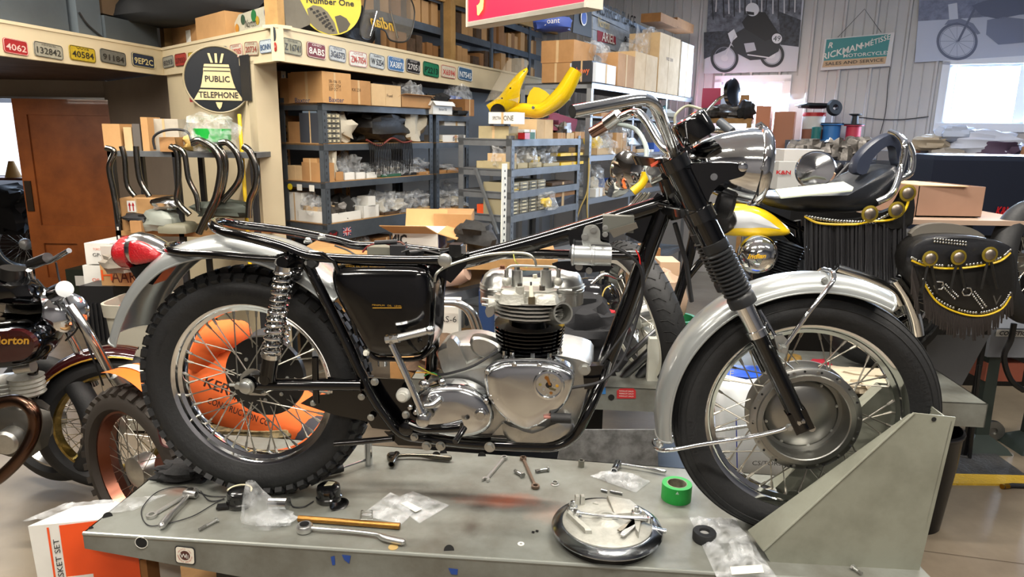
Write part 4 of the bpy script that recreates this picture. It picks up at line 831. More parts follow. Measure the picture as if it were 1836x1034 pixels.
o = thing('support_post', 'steel jack post with a side rod under the rear of the black frame', 'stand', T(660, 834)); p = T(661, 833)
MB().cyl(p, p+UP*.085, .0125, 20).build('post', CHROME2, o); MB().tube([p+UP*.02, T(615, 838, .02)], .004, 8).build('side_rod', CHROME2, o); MB().lathe(T(615, 838, .02), T(560, 850, .02)-T(615, 838, .02), [(.012, 0), (.014, .01), (.014, .09), (.0001, .09)], 14).build('rubber_foot', RUB, o)
# bags
def bag(px, py, dx, dy, dz, label, rot=0, seed=0, contents=None, amt=.45, nm='plastic_bag'):
    p = T(px, py); o = thing(nm, label, 'bag', p); MB().crumple(p+UP*dz/2, (dx, dy, dz), seed, amt, 26, 16, rz(rot)).build('film', BAG, o, angle=25)
    return o
def flatbag(P, label, seed=0, lift_=.012, tagp=None):
    a = T(*P[0]); o = thing('plastic_bag', label, 'bag', T(*P[0])); q = [T(*p, .003) for p in P]; n = 14; vs = []; fs = []
    for i in range(n+1):
        for j in range(n+1):
            u, v = i/n, j/n; p = (q[0]*(1-u)+q[1]*u)*(1-v)+(q[3]*(1-u)+q[2]*u)*v
            e = sin(pi*u)**.5*sin(pi*v)**.5; vs.append(p+UP*(abs(noise.noise(V((u*4+seed, v*4, seed))))*lift_*2*e+lift_*.4*e))
    for i in range(n):
        for j in range(n): k = i*(n+1)+j; fs.append((k, k+n+1, k+n+2, k+1))
    MB().add(vs, fs).build('film', BAG, o, angle=20)
    MB().add([p-UP*.002 for p in vs], [f[::-1] for f in fs]).build('lower_film', BAG, o, angle=20)
    if tagp: MB().prism([T(x, y, lift_*1.2) for x, y in tagp], UP*.0006).build('paper_label', mat('dcd8c6', .7), o)
    return o
# standing crumpled bag in front of the horn, open neck upwards
p = T(478, 935); o = thing('plastic_bag', 'crumpled clear bag with a metal part inside, standing before the left horn', 'bag', p)
rings = []
for k, (px, py, w, h) in enumerate(((472, 950, .105, .002), (474, 945, .11, .018), (470, 930, .09, .045), (462, 912, .065, .075), (456, 900, .04, .10), (452, 893, .022, .125))):
    c = T(472, 940, 0)+UP*h+V(((px-472)*.0013, 0, 0)); rings.append([c+V((cos(a)*w*.55*(1+.25*noise.noise(V((cos(a)*2, sin(a)*2, k*.7)))), sin(a)*w*.3*(1+.4*noise.noise(V((cos(a)*3, sin(a)*3, k*.9+5)))), 0)) for a in [2*pi*j/28 for j in range(28)]])
MB().loft(rings, cap=False).build('film', BAG, o, angle=20); MB().cyl(p+V((.01, .01, .05)), p+V((.06, 0, .055)), .016, 20).build('metal_part', CHROME2, o)
MB().crumple(p+V((.02, .0, .012)), (.12, .06, .024), 4, .3).build('film_fold', BAG, o)
flatbag([(648, 922), (700, 882), (752, 905), (720, 940)], 'flat clear bag with a small buckle, left of the two by the bronze rod', 3); flatbag([(697, 897), (740, 880), (806, 905), (752, 937)], 'flat clear bag with a white label, right of the two by the bronze rod', 8, .01, [(718, 902), (730, 898), (757, 912), (745, 918)])
o = MB().tube([T(648, 915, .01), T(667, 914, .01), T(668, 930, .01), T(647, 931, .01)], .0012, 6, closed=True); [o.tube([T(648, y, .01), T(668, y-.5, .01)], .001, 6) for y in (919, 925)]; o = o.build('buckle', STEEL); tag(o, 'small wire buckle lying on the clear bag', 'buckle')
flatbag([(1058, 852), (1092, 843), (1166, 862), (1140, 882)], 'small crumpled clear bag behind the brake plate', 5, .02); flatbag([(1236, 927), (1318, 928), (1398, 1040), (1290, 1045)], 'large clear bag with a cream label at the lower right corner of the table', 6, .03, [(1309, 1016), (1366, 1012), (1370, 1026), (1312, 1030)])
for i, (x, y) in enumerate(((1078, 878), (1094, 880), (1105, 882))):
    o = MB().cyl(T(x, y, .004), T(x+11, y+3, .004), .004, 8).build('pin', CHROME2); tag(o, 'small steel pin behind the brake plate, %s of three' % ('left', 'middle', 'right')[i], 'pin', 'pins by the bag')
p = T(1262, 968); o = thing('grommet_roll', 'black rubber ring standing partly in the large clear bag', 'ring', p); MB().lathe(p, UP, [(.012, 0), (.028, 0), (.03, .004), (.03, .024), (.028, .027), (.014, .027), (.012, .02)], 32, closed=True).build('rubber_ring', RUB, o); MB().lathe(p+UP*.02, UP, [(.012, 0), (.0001, .001)], 24).build('centre', mat('8a8a88', .6), o)
# tape
p = T(1212, 893); tp_ = thing('tape_roll', 'bright green roll of masking tape standing flat by the front tyre', 'tape', p)
MB().lathe(p, UP, [(.0285, 0), (.042, 0), (.0425, .002), (.0425, .046), (.042, .048), (.0285, .048)], 48, closed=True).build('tape', mat('1f9a3c', .5, name='green_tape'), tp_)
MB().lathe(p, UP, [(.0265, 0), (.0285, 0), (.0285, .0482), (.0265, .0482)], 48, closed=True).build('cardboard_core', mat('9a9482', .8, var=.4, scale=80), tp_)
MB().prism([p+V((-.008, -.0428, .045)), p+V((-.004, -.0432, .036)), p+V((-.013, -.0412, .036))], V((0, -.0006, 0))).build('torn_end', mat('a8c8b0', .6), tp_)
# horns
def horn(px, py, label, flip=1, bell=False):
    p = T(px, py); o = thing('horn', label, 'horn', p)
    MB().lathe(p, UP, [(.0001, 0), (.033, 0), (.036, .004), (.036, .014), (.033, .017), (.033, .038), (.031, .044), (.026, .047), (.0001, .048)], 36).build('horn_body', mat('0b0b0c', .18, coat=.6), o)
    if not bell: MB().tube([p+UP*.044+V((cos(a)*.032, sin(a)*.032, 0)) for a in [pi*k/20 for k in range(21)]], .003, 8).build('cream_gasket', mat('cfc7a8', .6), o); MB().box(p+V((-.03, -.02, .008)), (.05, .022, .007), rz(.2)).build('bracket', SATIN, o)
    else:
        MB().prism([p+V((x, y, .049)) for x, y in ((-.01, -.01), (.012, -.006), (.016, .012), (-.004, .016))], UP*.0008).build('paper_label', mat('cfc7a8', .7), o)
        q = p+V((.03, -.03, .018)); R = rz(.5)
        MB().loft([[q+R @ V((0, -k*.012, 0))+R @ V((cos(a)*w, 0, 0))+UP*sin(a)*w*.7 for a in [2*pi*j/20 for j in range(20)]] for k, w in ((0, .012), (1, .018), (2, .026), (2.2, .027), (1.9, .023))], cap=False).build('horn_bell', SATIN, o)
horn(431, 905, 'round black horn with a cream rim behind the standing clear bag'); horn(590, 896, 'round black horn with a flared mouth at the foot of the rear tyre', bell=True)
def wire(P, label, m=INK, r=.0012, h=.004):
    o = MB().tube(catmull([T(x, y, h) for x, y in P], 6), r, 6).build('wire', m); return tag(o, label, 'wire')
wire([(405, 890), (372, 888), (330, 872), (285, 880), (258, 905), (254, 925), (268, 942), (300, 938), (345, 925), (380, 905), (402, 893)], 'thin black wire looping round the socket wrench', r=.0014); wire([(360, 880), (372, 895), (385, 898), (402, 894)], 'black lead with a connector joining the left horn', r=.0016)
wire([(510, 893), (520, 900), (526, 908), (545, 908), (562, 898)], 'black lead between the clear bag and the right horn', r=.0016)
o = MB().crumple(T(335, 855)+UP*.022, (.17, .1, .05), 11, .5, 24, 14).build('black_cloth', mat('0e0e10', .9, bump=.4, bscale=60)); tag(o, 'crumpled black cloth under the left side of the rear tyre', 'cloth')
# brake backing plate, upside down on a dark drum ring
p = T(1087, 962); bp = thing('brake_plate', 'cast aluminium brake plate with levers and a link rod, resting on a dark ring', 'brake plate', p)
R1 = (T(1187, 950)-T(987, 950)).length/2*.97
MB().lathe(p, UP, [(R1*.86, 0), (R1*.86, .022), (R1*.7, .022), (R1*.7, 0)], 64, closed=True).build('dark_shoe_ring', mat('1b1917', .6, .3), bp)
MB().lathe(p, UP, [(R1*.8, .02), (R1*.99, .024), (R1, .028), (R1*.985, .033), (R1*.86, .041), (R1*.8, .041)], 72, closed=True).build('polished_ring', mat('a5a9ad', .15, 1, var=.1, scale=10), bp)
q = p+UP*.04
MB().lathe(q, UP, [(R1*.8, -.004), (R1*.8, .004), (R1*.76, .008), (R1*.6, .009), (R1*.3, .012), (R1*.27, .012), (R1*.17, .02), (R1*.13, .02), (R1*.12, .012), (.0001, .012)], 64).build('plate', CASTW, bp)
def bx(dx, dy, dz=.0): return q+V((dx*R1, dy*R1, dz))
for i, (x0, y0, x1, y1) in enumerate(((-.55, -.5, -.85, .1), (.8, .1, .55, -.55))): MB().dome([bx(x0*.8, y0*.9, .008), bx(x1*.85, y1, .008), bx(x1*.8, y1+.12, .008), bx(x0*.6, y0*.9, .008)], UP, [(1.1, -.01), (1, .01), (.9, .013)]).build('casting_rib', CASTW, bp)
MB().dome([bx(.1, .75, .008), bx(.5, .62, .008), bx(.72, .2, .008), bx(.15, .1, .008)], UP, [(1.05, -.004), (1, .01), (.8, .013)]).build('casting_bulge', CASTW, bp)
for x, y in ((-.6, .3), (.55, .15)):
    c = bx(x, y, .01); MB().lathe(c, UP, [(.014, 0), (.013, .012), (.009, .013), (.009, .017), (.006, .018), (.006, .026), (.0001, .027)], 20).build('cam_spindle', CHROME2, bp); MB().lathe(c+UP*.013, UP, [(.0105, 0), (.0105, .006)], 6).build('cam_nut', ZINC, bp)
MB().tube([bx(-.5, .02, .026), bx(-.2, -.06, .026), bx(.35, -.12, .026), bx(.72, -.13, .026)], [.004, .004, .0055, .0055], 12).build('link_rod', CHROME2, bp)
for x, y in ((-.55, .03), (.74, -.13)): MB().lathe(bx(x, y, .016), UP, [(.009, 0), (.009, .014), (.005, .016), (.0001, .016)], 16).build('clevis', CHROME2, bp)
for P in (((-.62, .22), (-.5, .0)), ((.72, -.1), (.5, .14)), ((.58, -.05), (.18, -.4)), ((.5, -.12), (.2, -.55))):
    a, c = bx(*P[0], .015), bx(*P[1], .015); d = (c-a).normalized(); s = V((-d.y, d.x, 0))*.009; MB().dome(catmull([a+s, a-s, c-s*.7, c+d*.006, c+s*.7], 3, True), UP, [(1, 0), (1, .004)]).build('lever_arm', CHROME2 if P[0][0] != .58 else mat('8a857a', .35, .9), bp)
for x in (-.48, -.38): MB().dome([bx(x-.05, .52), bx(x+.03, .52), bx(x+.03, .66), bx(x-.05, .66)], UP, [(1, 0), (1, .024), (.7, .03)]).build('anchor_lug', CASTW, bp)
MB().prism([bx(-.2, .55), bx(-.1, .5), bx(-.12, .6)], UP*.012).build('casting_tab', CASTW, bp)
MB().tube([bx(.78, -.15, 0), bx(1.02, -.2, -.004)], .006, 12).build('torque_stop', CHROME2, bp)
# grey post visible left of the rear tyre and the black bin behind the chock
p = PZ(1664, 966, 0); o = thing('waste_bin', 'tall black drum standing on the floor behind the wheel chock', 'bin', nz(p, 0)+V((.0, .15, 0)))
c = ORG[o.name]; MB().lathe(c, UP, [(.0001, 0), (.12, 0), (.145, .3), (.15, .42), (.155, .43), (.155, .445), (.146, .45), (.14, .43), (.11, .02)], 36).build('drum', mat('131315', .3, .4), o); MB().tube([c+UP*.44+V((cos(a)*.153, sin(a)*.153, 0)) for a in [2*pi*k/32 for k in range(32)]], .005, 8, closed=True).build('rim', mat('1d1d20', .3), o)
# ================================================================ licence plates and signs on the fascia
def facept(i, px, py, off=0.0): a, d, n = FAS[i]; return PP(px, py, a-n*off, n), d, n
def plate(i, px, py, w, h, txt, col, ink, label, top='', tilt=0):
    p, d, n = facept(i, px, py, .004); q, _, _ = facept(i, px+w/2, py, .004); q0, _, _ = facept(i, px-w/2, py, .004); t, _, _ = facept(i, px, py-h/2, .004); t0, _, _ = facept(i, px, py+h/2, .004)
    W_ = (q-q0).length; H_ = (t-t0).length; x = d if (q-q0).dot(d) > 0 else -d; o3 = V(p)
    x = x*cos(tilt)+UP*sin(tilt); y = UP*cos(tilt)-V(d)*sin(tilt); m = mat(col, .45, .2, var=.25, scale=60)
    P = MB().prism(rrect(p, x, y, W_, H_, .2, 3), -n*.0025).build('licence_plate', m); tag(P, label, 'licence plate', 'licence plates on the cream fascia')
    im = mat(ink, .5); f = p-n*.003
    MB().tube(rrect(f, x, y, W_*.96, H_*.93, .2, 3), W_*.008, 5, closed=True).build('raised_border', im, P)
    text(txt, f-n*.001-y*H_*.06, x, y, H_*.42, im, P, width=W_*.82, bold=.015)
    if top: text(top, f-n*.001+y*H_*.34, x, y, H_*.13, im, P, width=W_*.5)
    return P
PL = [(0, 28, 84, 43, 26, '4062', 'a8262c', 'd9b0a8', 'small red licence plate, leftmost on the left fascia'), (0, 87, 91, 51, 26, '132842', 'a9a797', '2b2b28', 'silver licence plate reading 132842'), (0, 148, 97, 46, 26, '40584', 'c9ae2a', '1d1c18', 'yellow licence plate reading 40584'),
      (0, 203, 103, 45, 24, '91184', '6f7069', '1f1f1c', 'dark weathered licence plate reading 91184'), (0, 257, 109, 40, 24, '9EP2C', '22304c', 'd2c48c', 'dark blue licence plate reading 9EP2C'),
      (1, 302, 111, 19, 20, '8293', '9a9b93', '33343a', 'tiny grey licence plate right of the inner corner'), (1, 324, 107, 20, 22, '27933', 'b03a34', '5a1a18', 'small red licence plate above the bell sign'), (1, 347, 104, 18, 21, 'B417', 'd0b53a', '222', 'small yellow licence plate behind the bell sign'),
      (1, 373, 96, 19, 18, '', '8a8b84', '333333', 'grey licence plate half hidden by the bell sign'), (1, 397, 92, 20, 18, '551', '8b8c92', '40404a', 'grey licence plate above the right of the bell sign'), (1, 424, 91, 22, 24, '169205', 'd4cfc0', 'b0483a', 'white licence plate with red number 169205'),
      (1, 451, 87, 24, 25, '20734', 'c4bfa9', '8a4238', 'cream licence plate with red number 20734'), (1, 477, 83, 22, 24, 'BONN', 'c8d4dc', '2a4a70', 'pale blue licence plate reading BONN'),
      (2, 524, 84, 34, 28, 'Z 16741', '8a8468', '2b2a22', 'olive licence plate reading Z 16741'), (2, 567, 91, 33, 27, '8ABS', '6f1f22', 'e0d8cc', 'maroon licence plate reading 8ABS'), (2, 605, 97, 30, 26, '3G6573', 'b2b2ac', '2b3040', 'grey licence plate reading 3G6573'),
      (2, 642, 106, 32, 27, 'ZM-7054', 'd8d4c6', 'b04030', 'white licence plate with red letters ZM-7054'), (2, 676, 110, 27, 25, 'W 5254', 'bfc3c0', '20242c', 'silver licence plate reading W 5254'), (2, 710, 115, 29, 25, 'XA3871', '4a7ab0', 'e6ecf0', 'bright blue licence plate reading XA3871'),
      (2, 741, 119, 25, 24, '27051', '25262b', 'c8c8c8', 'black licence plate reading 27051'), (2, 773, 125, 28, 25, 'P2213', '1f7a58', '0e1f1a', 'green licence plate reading P2213'), (2, 804, 129, 26, 22, 'X6594', 'd8d2c0', 'b03a34', 'white licence plate reading X6594'), (2, 834, 133, 25, 23, 'N7545', '4a6f94', 'dfe6ea', 'steel blue licence plate reading N7545')]
TOPS = {'132842': 'LAND OF LINCOLN', '40584': 'WIS', '9EP2C': '', 'Z 16741': 'SOUTH CAROLINA', '8ABS': 'OHIO', 'ZM-7054': 'CYCLE', 'W 5254': 'ALABAMA', '27051': 'KENTUCKY', '169205': 'ILLINOIS', '20734': 'CYCLE', '3G6573': 'CYCLE', 'XA3871': 'CYCLE'}
for r in PL:
    ink = r[7] if len(r[7]) == 6 else '222222'; plate(*r[:7], ink, r[8], TOPS.get(r[5], ''), random.Random(r[1]).uniform(-.05, .03))
for px, py, w, h, c, s_, l in ((494, 61, 10, 22, '26303a', '', 'black oval emblem on the fascia corner'), (496, 84, 9, 14, 'a02a24', 'D-X', 'red diamond badge with white letters on the fascia corner')):
    p, d, n = facept(1, px-2, py, .004); k = .0034; o = MB().prism([p+d*(cos(a)*w*k*.5)+UP*(sin(a)*h*k*.5) for a in [2*pi*j/20 for j in range(20)]], -n*.004).build('badge', mat(c, .4)); tag(o, l, 'badge')
    if s_: text(s_, p-n*.006, d, UP, .012, WHITE, o)
# PUBLIC TELEPHONE sign
p, d, n = facept(1, 391, 143, .1); d = V((.985, .17, 0)); n = V((-.17, .985, 0)); rad = .192; sg = thing('telephone_sign', 'round black PUBLIC TELEPHONE bell sign hanging on the cream wall', 'sign', p)
TANP = mat('cbb98c', .5); sgx = d; f = -n
MB().lathe(p, f, [(rad, 0), (rad, .012), (.0001, .0121)], 56).build('disc', mat('12161c', .35), sg); MB().tube([p+f*.012+sgx*cos(a)*rad+UP*sin(a)*rad for a in [2*pi*k/56 for k in range(56)]], .006, 8, closed=True).build('rim', mat('8f8468', .4), sg)
def sp(x, y, z=.013): return p+sgx*x*rad+UP*y*rad+f*z
bell = [(-.36, .46), (.36, .46), (.4, .3), (.4, .22), (.47, -.1), (.52, -.25), (-.52, -.25), (-.47, -.1), (-.4, .22), (-.4, .3)]
MB().prism([sp(*q) for q in bell], f*.003).build('bell', TANP, sg); MB().prism([sp(*q) for q in ((-.54, -.3), (.54, -.3), (.74, -.62), (-.74, -.62))], f*.003).build('bell', TANP, sg)
MB().prism([sp(*q) for q in ((-.1, -.68), (.1, -.68), (.06, -.82), (0, -.9), (-.06, -.82))], f*.003).build('clapper', TANP, sg)
for x in (-.13, 0, .13): MB().prism([sp(x-.035, .5), sp(x+.035, .5), sp(x*1.6+.035, .78), sp(x*1.6-.035, .78)], f*.003).build('crown', TANP, sg)
for y in (.38, .27): MB().prism([sp(-.39, y), sp(.39, y), sp(.39, y-.03), sp(-.39, y-.03)], f*.004).build('bell_line', INK, sg)
text('PUBLIC', sp(0, .02, .017), sgx, UP, .034, INK, sg, width=.14, bold=.02); text('TELEPHONE', sp(0, -.46, .017), sgx, UP, .034, INK, sg, width=.225, bold=.02)
p2, d, n = facept(1, 350, 163, .01); o = MB().prism([p2+d*a+UP*b_ for a, b_ in ((-.1, -.07), (.12, -.075), (.12, .085), (-.11, .075))], -n*.004).build('enter_sign', mat('9a1c26', .5)); tag(o, 'worn red ENTER sign partly behind the round bell sign', 'sign'); text('ENTER', p2-n*.006-UP*.035+d*.0, d, UP, .04, WHITE, o, width=.15, bold=.02)
p3, d, n = facept(1, 440, 140, .01); o = MB().box(p3, (.12, .006, .26), rz(atan2(d.y, d.x))).build('black_panel', INK); o.name = 'black_board'; ORG[o.name] = ORG['black_panel']; tag(o, 'plain black board behind the right side of the bell sign', 'board')
# ================================================================ shelving racks
class Rack:
    def __init__(s, O, L, D, zs, z1, pm, label, bm, nm='shelving_rack', name=''):
        s.O = V(O); s.O.z = 0; s.L = L; s.D = D; s.name = name; s.zs = zs
        s.o = thing(nm, label, 'shelving', s.O)
        for a in (0, L):
            for c in (0, D):
                q = s.O+CD*a+CN*c; sx = 1 if a == 0 else -1; sc = 1 if c == 0 else -1
                b = MB(); b.obox(q, CD*.04*sx, CN*.003*sc, UP*z1); b.obox(q, CD*.003*sx, CN*.04*sc, UP*z1); b.build('post', pm, s.o, smooth=False)
                if c == 0:
                    b = MB()
                    for k in range(int((z1-.9)/.04)): b.obox(q+CD*(.014*sx)+UP*(.92+k*.04)-CN*.0006, CD*.007*sx, CN*.0004, UP*.016)
                    stuff(b.build('slots', INK, s.o, smooth=False))
        for z in zs:
            MB().obox(s.O+UP*(z-.045)-CN*.003, CD*L, CN*.004, UP*.04).build('beam', pm, s.o, smooth=False); MB().obox(s.O+UP*(z-.045), CN*D, CD*.004, UP*.04).build('beam', pm, s.o, smooth=False)
            MB().obox(s.O+UP*(z-.014), CD*L, CN*D, UP*.014).build('shelf', bm, s.o, smooth=False)
    def pt(s, side, px, z, off):
        o, n = (s.O+CN*off, CN) if side == 'f' else (s.O+CD*off, CD)
        y0, y1 = 100., 500.
        for _ in range(3):
            a, b = PP(px, y0, o, n).z, PP(px, y1, o, n).z; y0, y1 = y1, y0+(z-a)*(y1-y0)/(b-a)
            if abs(y1-y0) < 1e-3: break
        return PP(px, y1, o, n)
    def top(s, side, px, py, off): o, n = (s.O+CN*off, CN) if side == 'f' else (s.O+CD*off, CD); return PP(px, py, o, n).z
used = {}
def uniq(desc, where):
    k = (desc, where); used[k] = used.get(k, 0)+1; n = used[k]; return desc, where, n
pending = []
def nm_label(o, desc, where, cat, px, group=None): pending.append((o, desc, where, cat, px, group))
def flush():
    g = {}
    for r in pending: g.setdefault((r[1], r[2]), []).append(r)
    for (desc, where), L in g.items():
        L.sort(key=lambda r: r[4])
        for i, (o, d_, w_, cat, px, gr) in enumerate(L):
            s = '%s %s' % (desc, where)
            if len(L) > 1: s += ', %s from left' % ORD[i % 20]
            tag(o, s, cat, gr if gr else (('%s %s' % (cat+'s', where)) if len(L) > 1 else None))
    pending.clear()
def carton(a, bx_, dv, h, m, kind, seed=0, writ=None):
    """a = front bottom left corner, bx_ = width vector, dv = depth vector, h = height; kind c closed, o open with flaps, b parts bin"""
    rn = random.Random(seed); fx = bx_.normalized(); fd = dv.normalized(); t = .004
    if kind == 'c':
        o = MB().obox(a, bx_, dv, UP*h).build('carton', m, smooth=False)
        if bx_.length > .12:
            MB().obox(a+bx_*.46-fd*.0008+UP*h*.0, bx_*.08, -fd*.0006, UP*h*.999).build('tape', CARDL, o, smooth=False); MB().obox(a+UP*h+bx_*0+dv*.495, bx_, dv*.012, UP*.001).build('seam', CARD3, o, smooth=False)
    else:
        b = MB(); b.obox(a, bx_, fd*t, UP*h); b.obox(a+dv-fd*t, bx_, fd*t, UP*h); b.obox(a, fx*t, dv, UP*h); b.obox(a+bx_-fx*t, fx*t, dv, UP*h); b.obox(a, bx_, dv, UP*t)
        o = b.build('parts_bin' if kind == 'b' else 'open_carton', m, smooth=False)
        if kind == 'o':
            for q, w_, ou in ((a+UP*h, bx_, -fd), (a+dv+UP*h, bx_, fd), (a+UP*h, dv, -fx), (a+bx_+UP*h, dv, fx)):
                an = rn.uniform(-.9, .6); e = (ou*cos(an)+UP*sin(an))*min(h*.45, .12); MB().obox(q, w_, e, V(fd)*.0 + (ou*-sin(an)+UP*cos(an))*.003).build('flap', m, o, smooth=False)
    return o
def put(R, side, z, where, rows, fwd=.01):
    for r in rows:
        k, p0, p1, pt_, m, desc = r[:6]; dep = r[6] if len(r) > 6 else .25; off = fwd+(r[7] if len(r) > 7 else 0)
        a = R.pt(side, p0, z, off); b = R.pt(side, p1, z, off); dv = (CN if side == 'f' else CD)*dep; h = max(.02, R.top(side, (p0+p1)/2, pt_, off)-z); sd = int(p0*7+p1*13+z*100)
        if k in 'cob':
            if (b-a).length < .01: continue
            o = carton(a, b-a, dv, h, m, k, sd); nm_label(o, desc, where, 'box', p0)
            if len(r) > 8:
                f = (-CN if side == 'f' else -CD); tx = (b-a).normalized()
                for (s_, u, v, hh, ww, tm) in r[8]: text(s_, a+(b-a)*u+UP*h*v+f*.0015, tx, UP, hh, tm, o, width=ww)
        elif k == 'g':
            c = (a+b)/2+dv*.35+UP*h/2; w = (b-a).length; rnd = random.Random(sd); ang = atan2(CD.y, CD.x)
            o = MB().crumple(c, (w*1.05, min(w, dep)*.9, h*1.05), sd % 97, .55, 16, 11, rz(ang)).build('plastic_bag', BAG, smooth=True, angle=22)
            MB().crumple(c-UP*h*.12, (w*.6, min(w, dep)*.5, h*.55), sd % 53, .6, 9, 6, rz(ang)).build('contents', m, o); nm_label(o, desc, where, 'bag', p0)
        elif k == 'k':
            c = (a+b)/2+dv*.4+UP*h/2; w = (b-a).length
            o = MB().crumple(c, (w, dep*.7, h), sd % 91, .6, 14, 9, rz(atan2(CD.y, CD.x))).build(desc.split()[-1], m, angle=30); nm_label(o, desc, where, desc.split()[-1], p0)
        elif k == 'd':   # small parts drawer cabinet, rows x cols
            rows_, cols = r[8]; o = thing('drawer_cabinet', None, 'cabinet', a); MB().obox(a+dv*.06, b-a, dv*.94, UP*h).build('case', m, o, smooth=False); w = (b-a)/cols; hh = h/rows_
            for i in range(rows_):
                for j in range(cols):
                    q = a+w*(j+.07)+UP*hh*(i+.1); MB().obox(q, w*.86, dv*.06, UP*hh*.8).build('drawer', mat('8a8676', .35, alpha=1) if (i*j+i) % 3 else mat('6c6a60', .3), o, smooth=False)
                    MB().obox(q+w*.22+UP*hh*.22-dv*.004, w*.42, -dv.normalized()*.002, UP*hh*.28).build('drawer_label', mat('cfc6a4', .7), o, smooth=False)
            nm_label(o, desc, where, 'cabinet', p0)
C1, C2, C3, CL, WH = CARD, CARD2, CARD3, CARDL, WHITE; DK = mat('1b1a19', .7, var=.4, scale=30); BR = mat('55402c', .8, var=.4, scale=20); GRN = mat('22583a', .6); PART = mat('6c6864', .4, .6, var=.5, scale=40); ORG_ = mat('c8481c', .5); CLOTH = mat('b8b2a2', .9, bump=.3, bscale=30); BEI = mat('a89c78', .7, var=.15, scale=10)
# ---- blue-grey rack, two bays
zt, zb = PY(580, 184, 4.4).z, 1.05
A = Rack((-1.18, 4.4, 0), 1.13, .37, [.45, .78, zb, PY(580, 326, 4.4).z, PY(580, 257, 4.4).z, zt], zt+.03, SHELF, 'blue-grey slotted steel rack under the fascia with brown board shelves', WOODB)
Z3, Z2, Z1 = A.zs[2], A.zs[3], A.zs[4]
tx = mat('2a3f66', .6)
# big double carton with printed name on top of the rack
put(A, 'f', zt, 'on the top of the blue rack', [('c', 581, 621, 131, C2, 'tall brown carton with dark printing', .3, 0, [('Baxter', .55, .12, .03, .13, tx), ('SB-106 15', .5, .72, .018, .1, BR), ('LOT 51724', .5, .58, .018, .1, BR), ('EXP OCT 11', .5, .46, .018, .1, BR)]), ('c', 622, 665, 144, C1, 'square brown carton', .3, .0, [('KX 250', .4, .6, .02, .08, BR)]), ('c', 667, 719, 152, CL, 'pale tan carton with a paper note', .3, 0, [('Fuel', .6, .5, .02, .06, BR)]), ('o', 720, 773, 172, C1, 'open brown carton with parts', .28), ('g', 735, 765, 150, PART, 'clear bag of parts over the carton', .2, .05)], -.02)
put(A, 'e', zt, 'on the left end of the blue rack top', [('c', 524, 579, 128, C2, 'wide brown carton with blue name', .25, -.02, [('Baxter', .35, .08, .03, .13, tx)]), ('c', 503, 522, 140, C1, 'narrow brown carton', .2)])
put(A, 'f', Z1, 'on the blue rack upper shelf', [('d', 580, 611, 203, mat('3c4048', .4), 'clear drawer cabinet', .2, 0, (6, 4)), ('k', 613, 643, 206, CLOTH, 'white cloth sack with green string'), ('k', 737, 771, 207, CLOTH, 'cream cloth sack')])
put(A, 'e', Z1, 'on the left end of the blue rack upper shelf', [('c', 518, 541, 218, C1, 'small worn carton'), ('c', 545, 570, 198, mat('7f93a8', .5), 'blue-grey metal box', .12)])
put(A, 'f', Z2, 'on the blue rack middle shelf', [('c', 583, 600, 292, C1, 'brown carton', .2), ('b', 602, 616, 308, C1, 'tan parts bin'), ('b', 618, 636, 309, WH, 'white parts bin'), ('b', 638, 655, 309, WH, 'white parts bin'), ('b', 657, 676, 309, WH, 'white parts bin'), ('b', 684, 719, 312, GRN, 'green parts bin'), ('b', 721, 747, 312, DK, 'dark parts bin'), ('b', 750, 772, 310, C1, 'brown parts bin'),
    ('k', 598, 610, 275, CLOTH, 'hanging white cloth', .1), ('g', 612, 636, 288, PART, 'clear bag of parts'), ('g', 628, 656, 276, PART, 'clear bag of parts'), ('g', 652, 676, 295, PART, 'clear bag of parts'), ('g', 678, 706, 300, BR, 'clear bag of parts'), ('g', 694, 730, 290, CLOTH, 'clear bag of parts'), ('g', 722, 748, 297, PART, 'clear bag of parts'), ('g', 744, 772, 288, PART, 'clear bag of parts')])
put(A, 'e', Z2, 'on the left end of the blue rack middle shelf', [('c', 516, 543, 297, CL, 'short tan carton', .15), ('c', 545, 570, 284, C2, 'tall tan carton', .15)])
put(A, 'f', Z3, 'on the blue rack lower shelf', [('b', 585, 593, 380, WH, 'white parts bin'), ('b', 595, 648, 380, WH, 'wide white parts bin'), ('b', 652, 680, 368, WH, 'white parts bin'), ('b', 690, 741, 378, BR, 'brown parts bin'), ('b', 743, 757, 374, CL, 'tan parts bin'), ('b', 759, 772, 374, CL, 'tan parts bin'),
    ('g', 586, 604, 356, PART, 'clear bag of parts'), ('k', 604, 632, 362, PART, 'greasy metal carburettor'), ('k', 612, 640, 352, DK, 'heap of black parts', .2, .05), ('g', 640, 660, 358, CLOTH, 'clear bag of parts'), ('c', 661, 674, 352, WH, 'upright white box', .1), ('g', 680, 712, 346, CLOTH, 'clear bag of parts'), ('g', 706, 745, 348, CLOTH, 'clear bag of parts'), ('g', 745, 772, 345, PART, 'clear bag of parts')])
put(A, 'e', Z3, 'on the left end of the blue rack lower shelf', [('c', 517, 543, 345, WH, 'tall white box', .12), ('b', 545, 573, 370, CL, 'cream parts bin', .15), ('g', 542, 570, 350, PART, 'clear bag of parts', .15)])
put(A, 'f', A.zs[1], 'on the blue rack bottom shelf', [('g', 606, 636, 418, CLOTH, 'clear bag of parts'), ('g', 638, 668, 420, CLOTH, 'clear bag of parts'), ('c', 675, 712, 425, C3, 'brown carton', .2), ('c', 715, 760, 430, C3, 'brown carton', .2)])
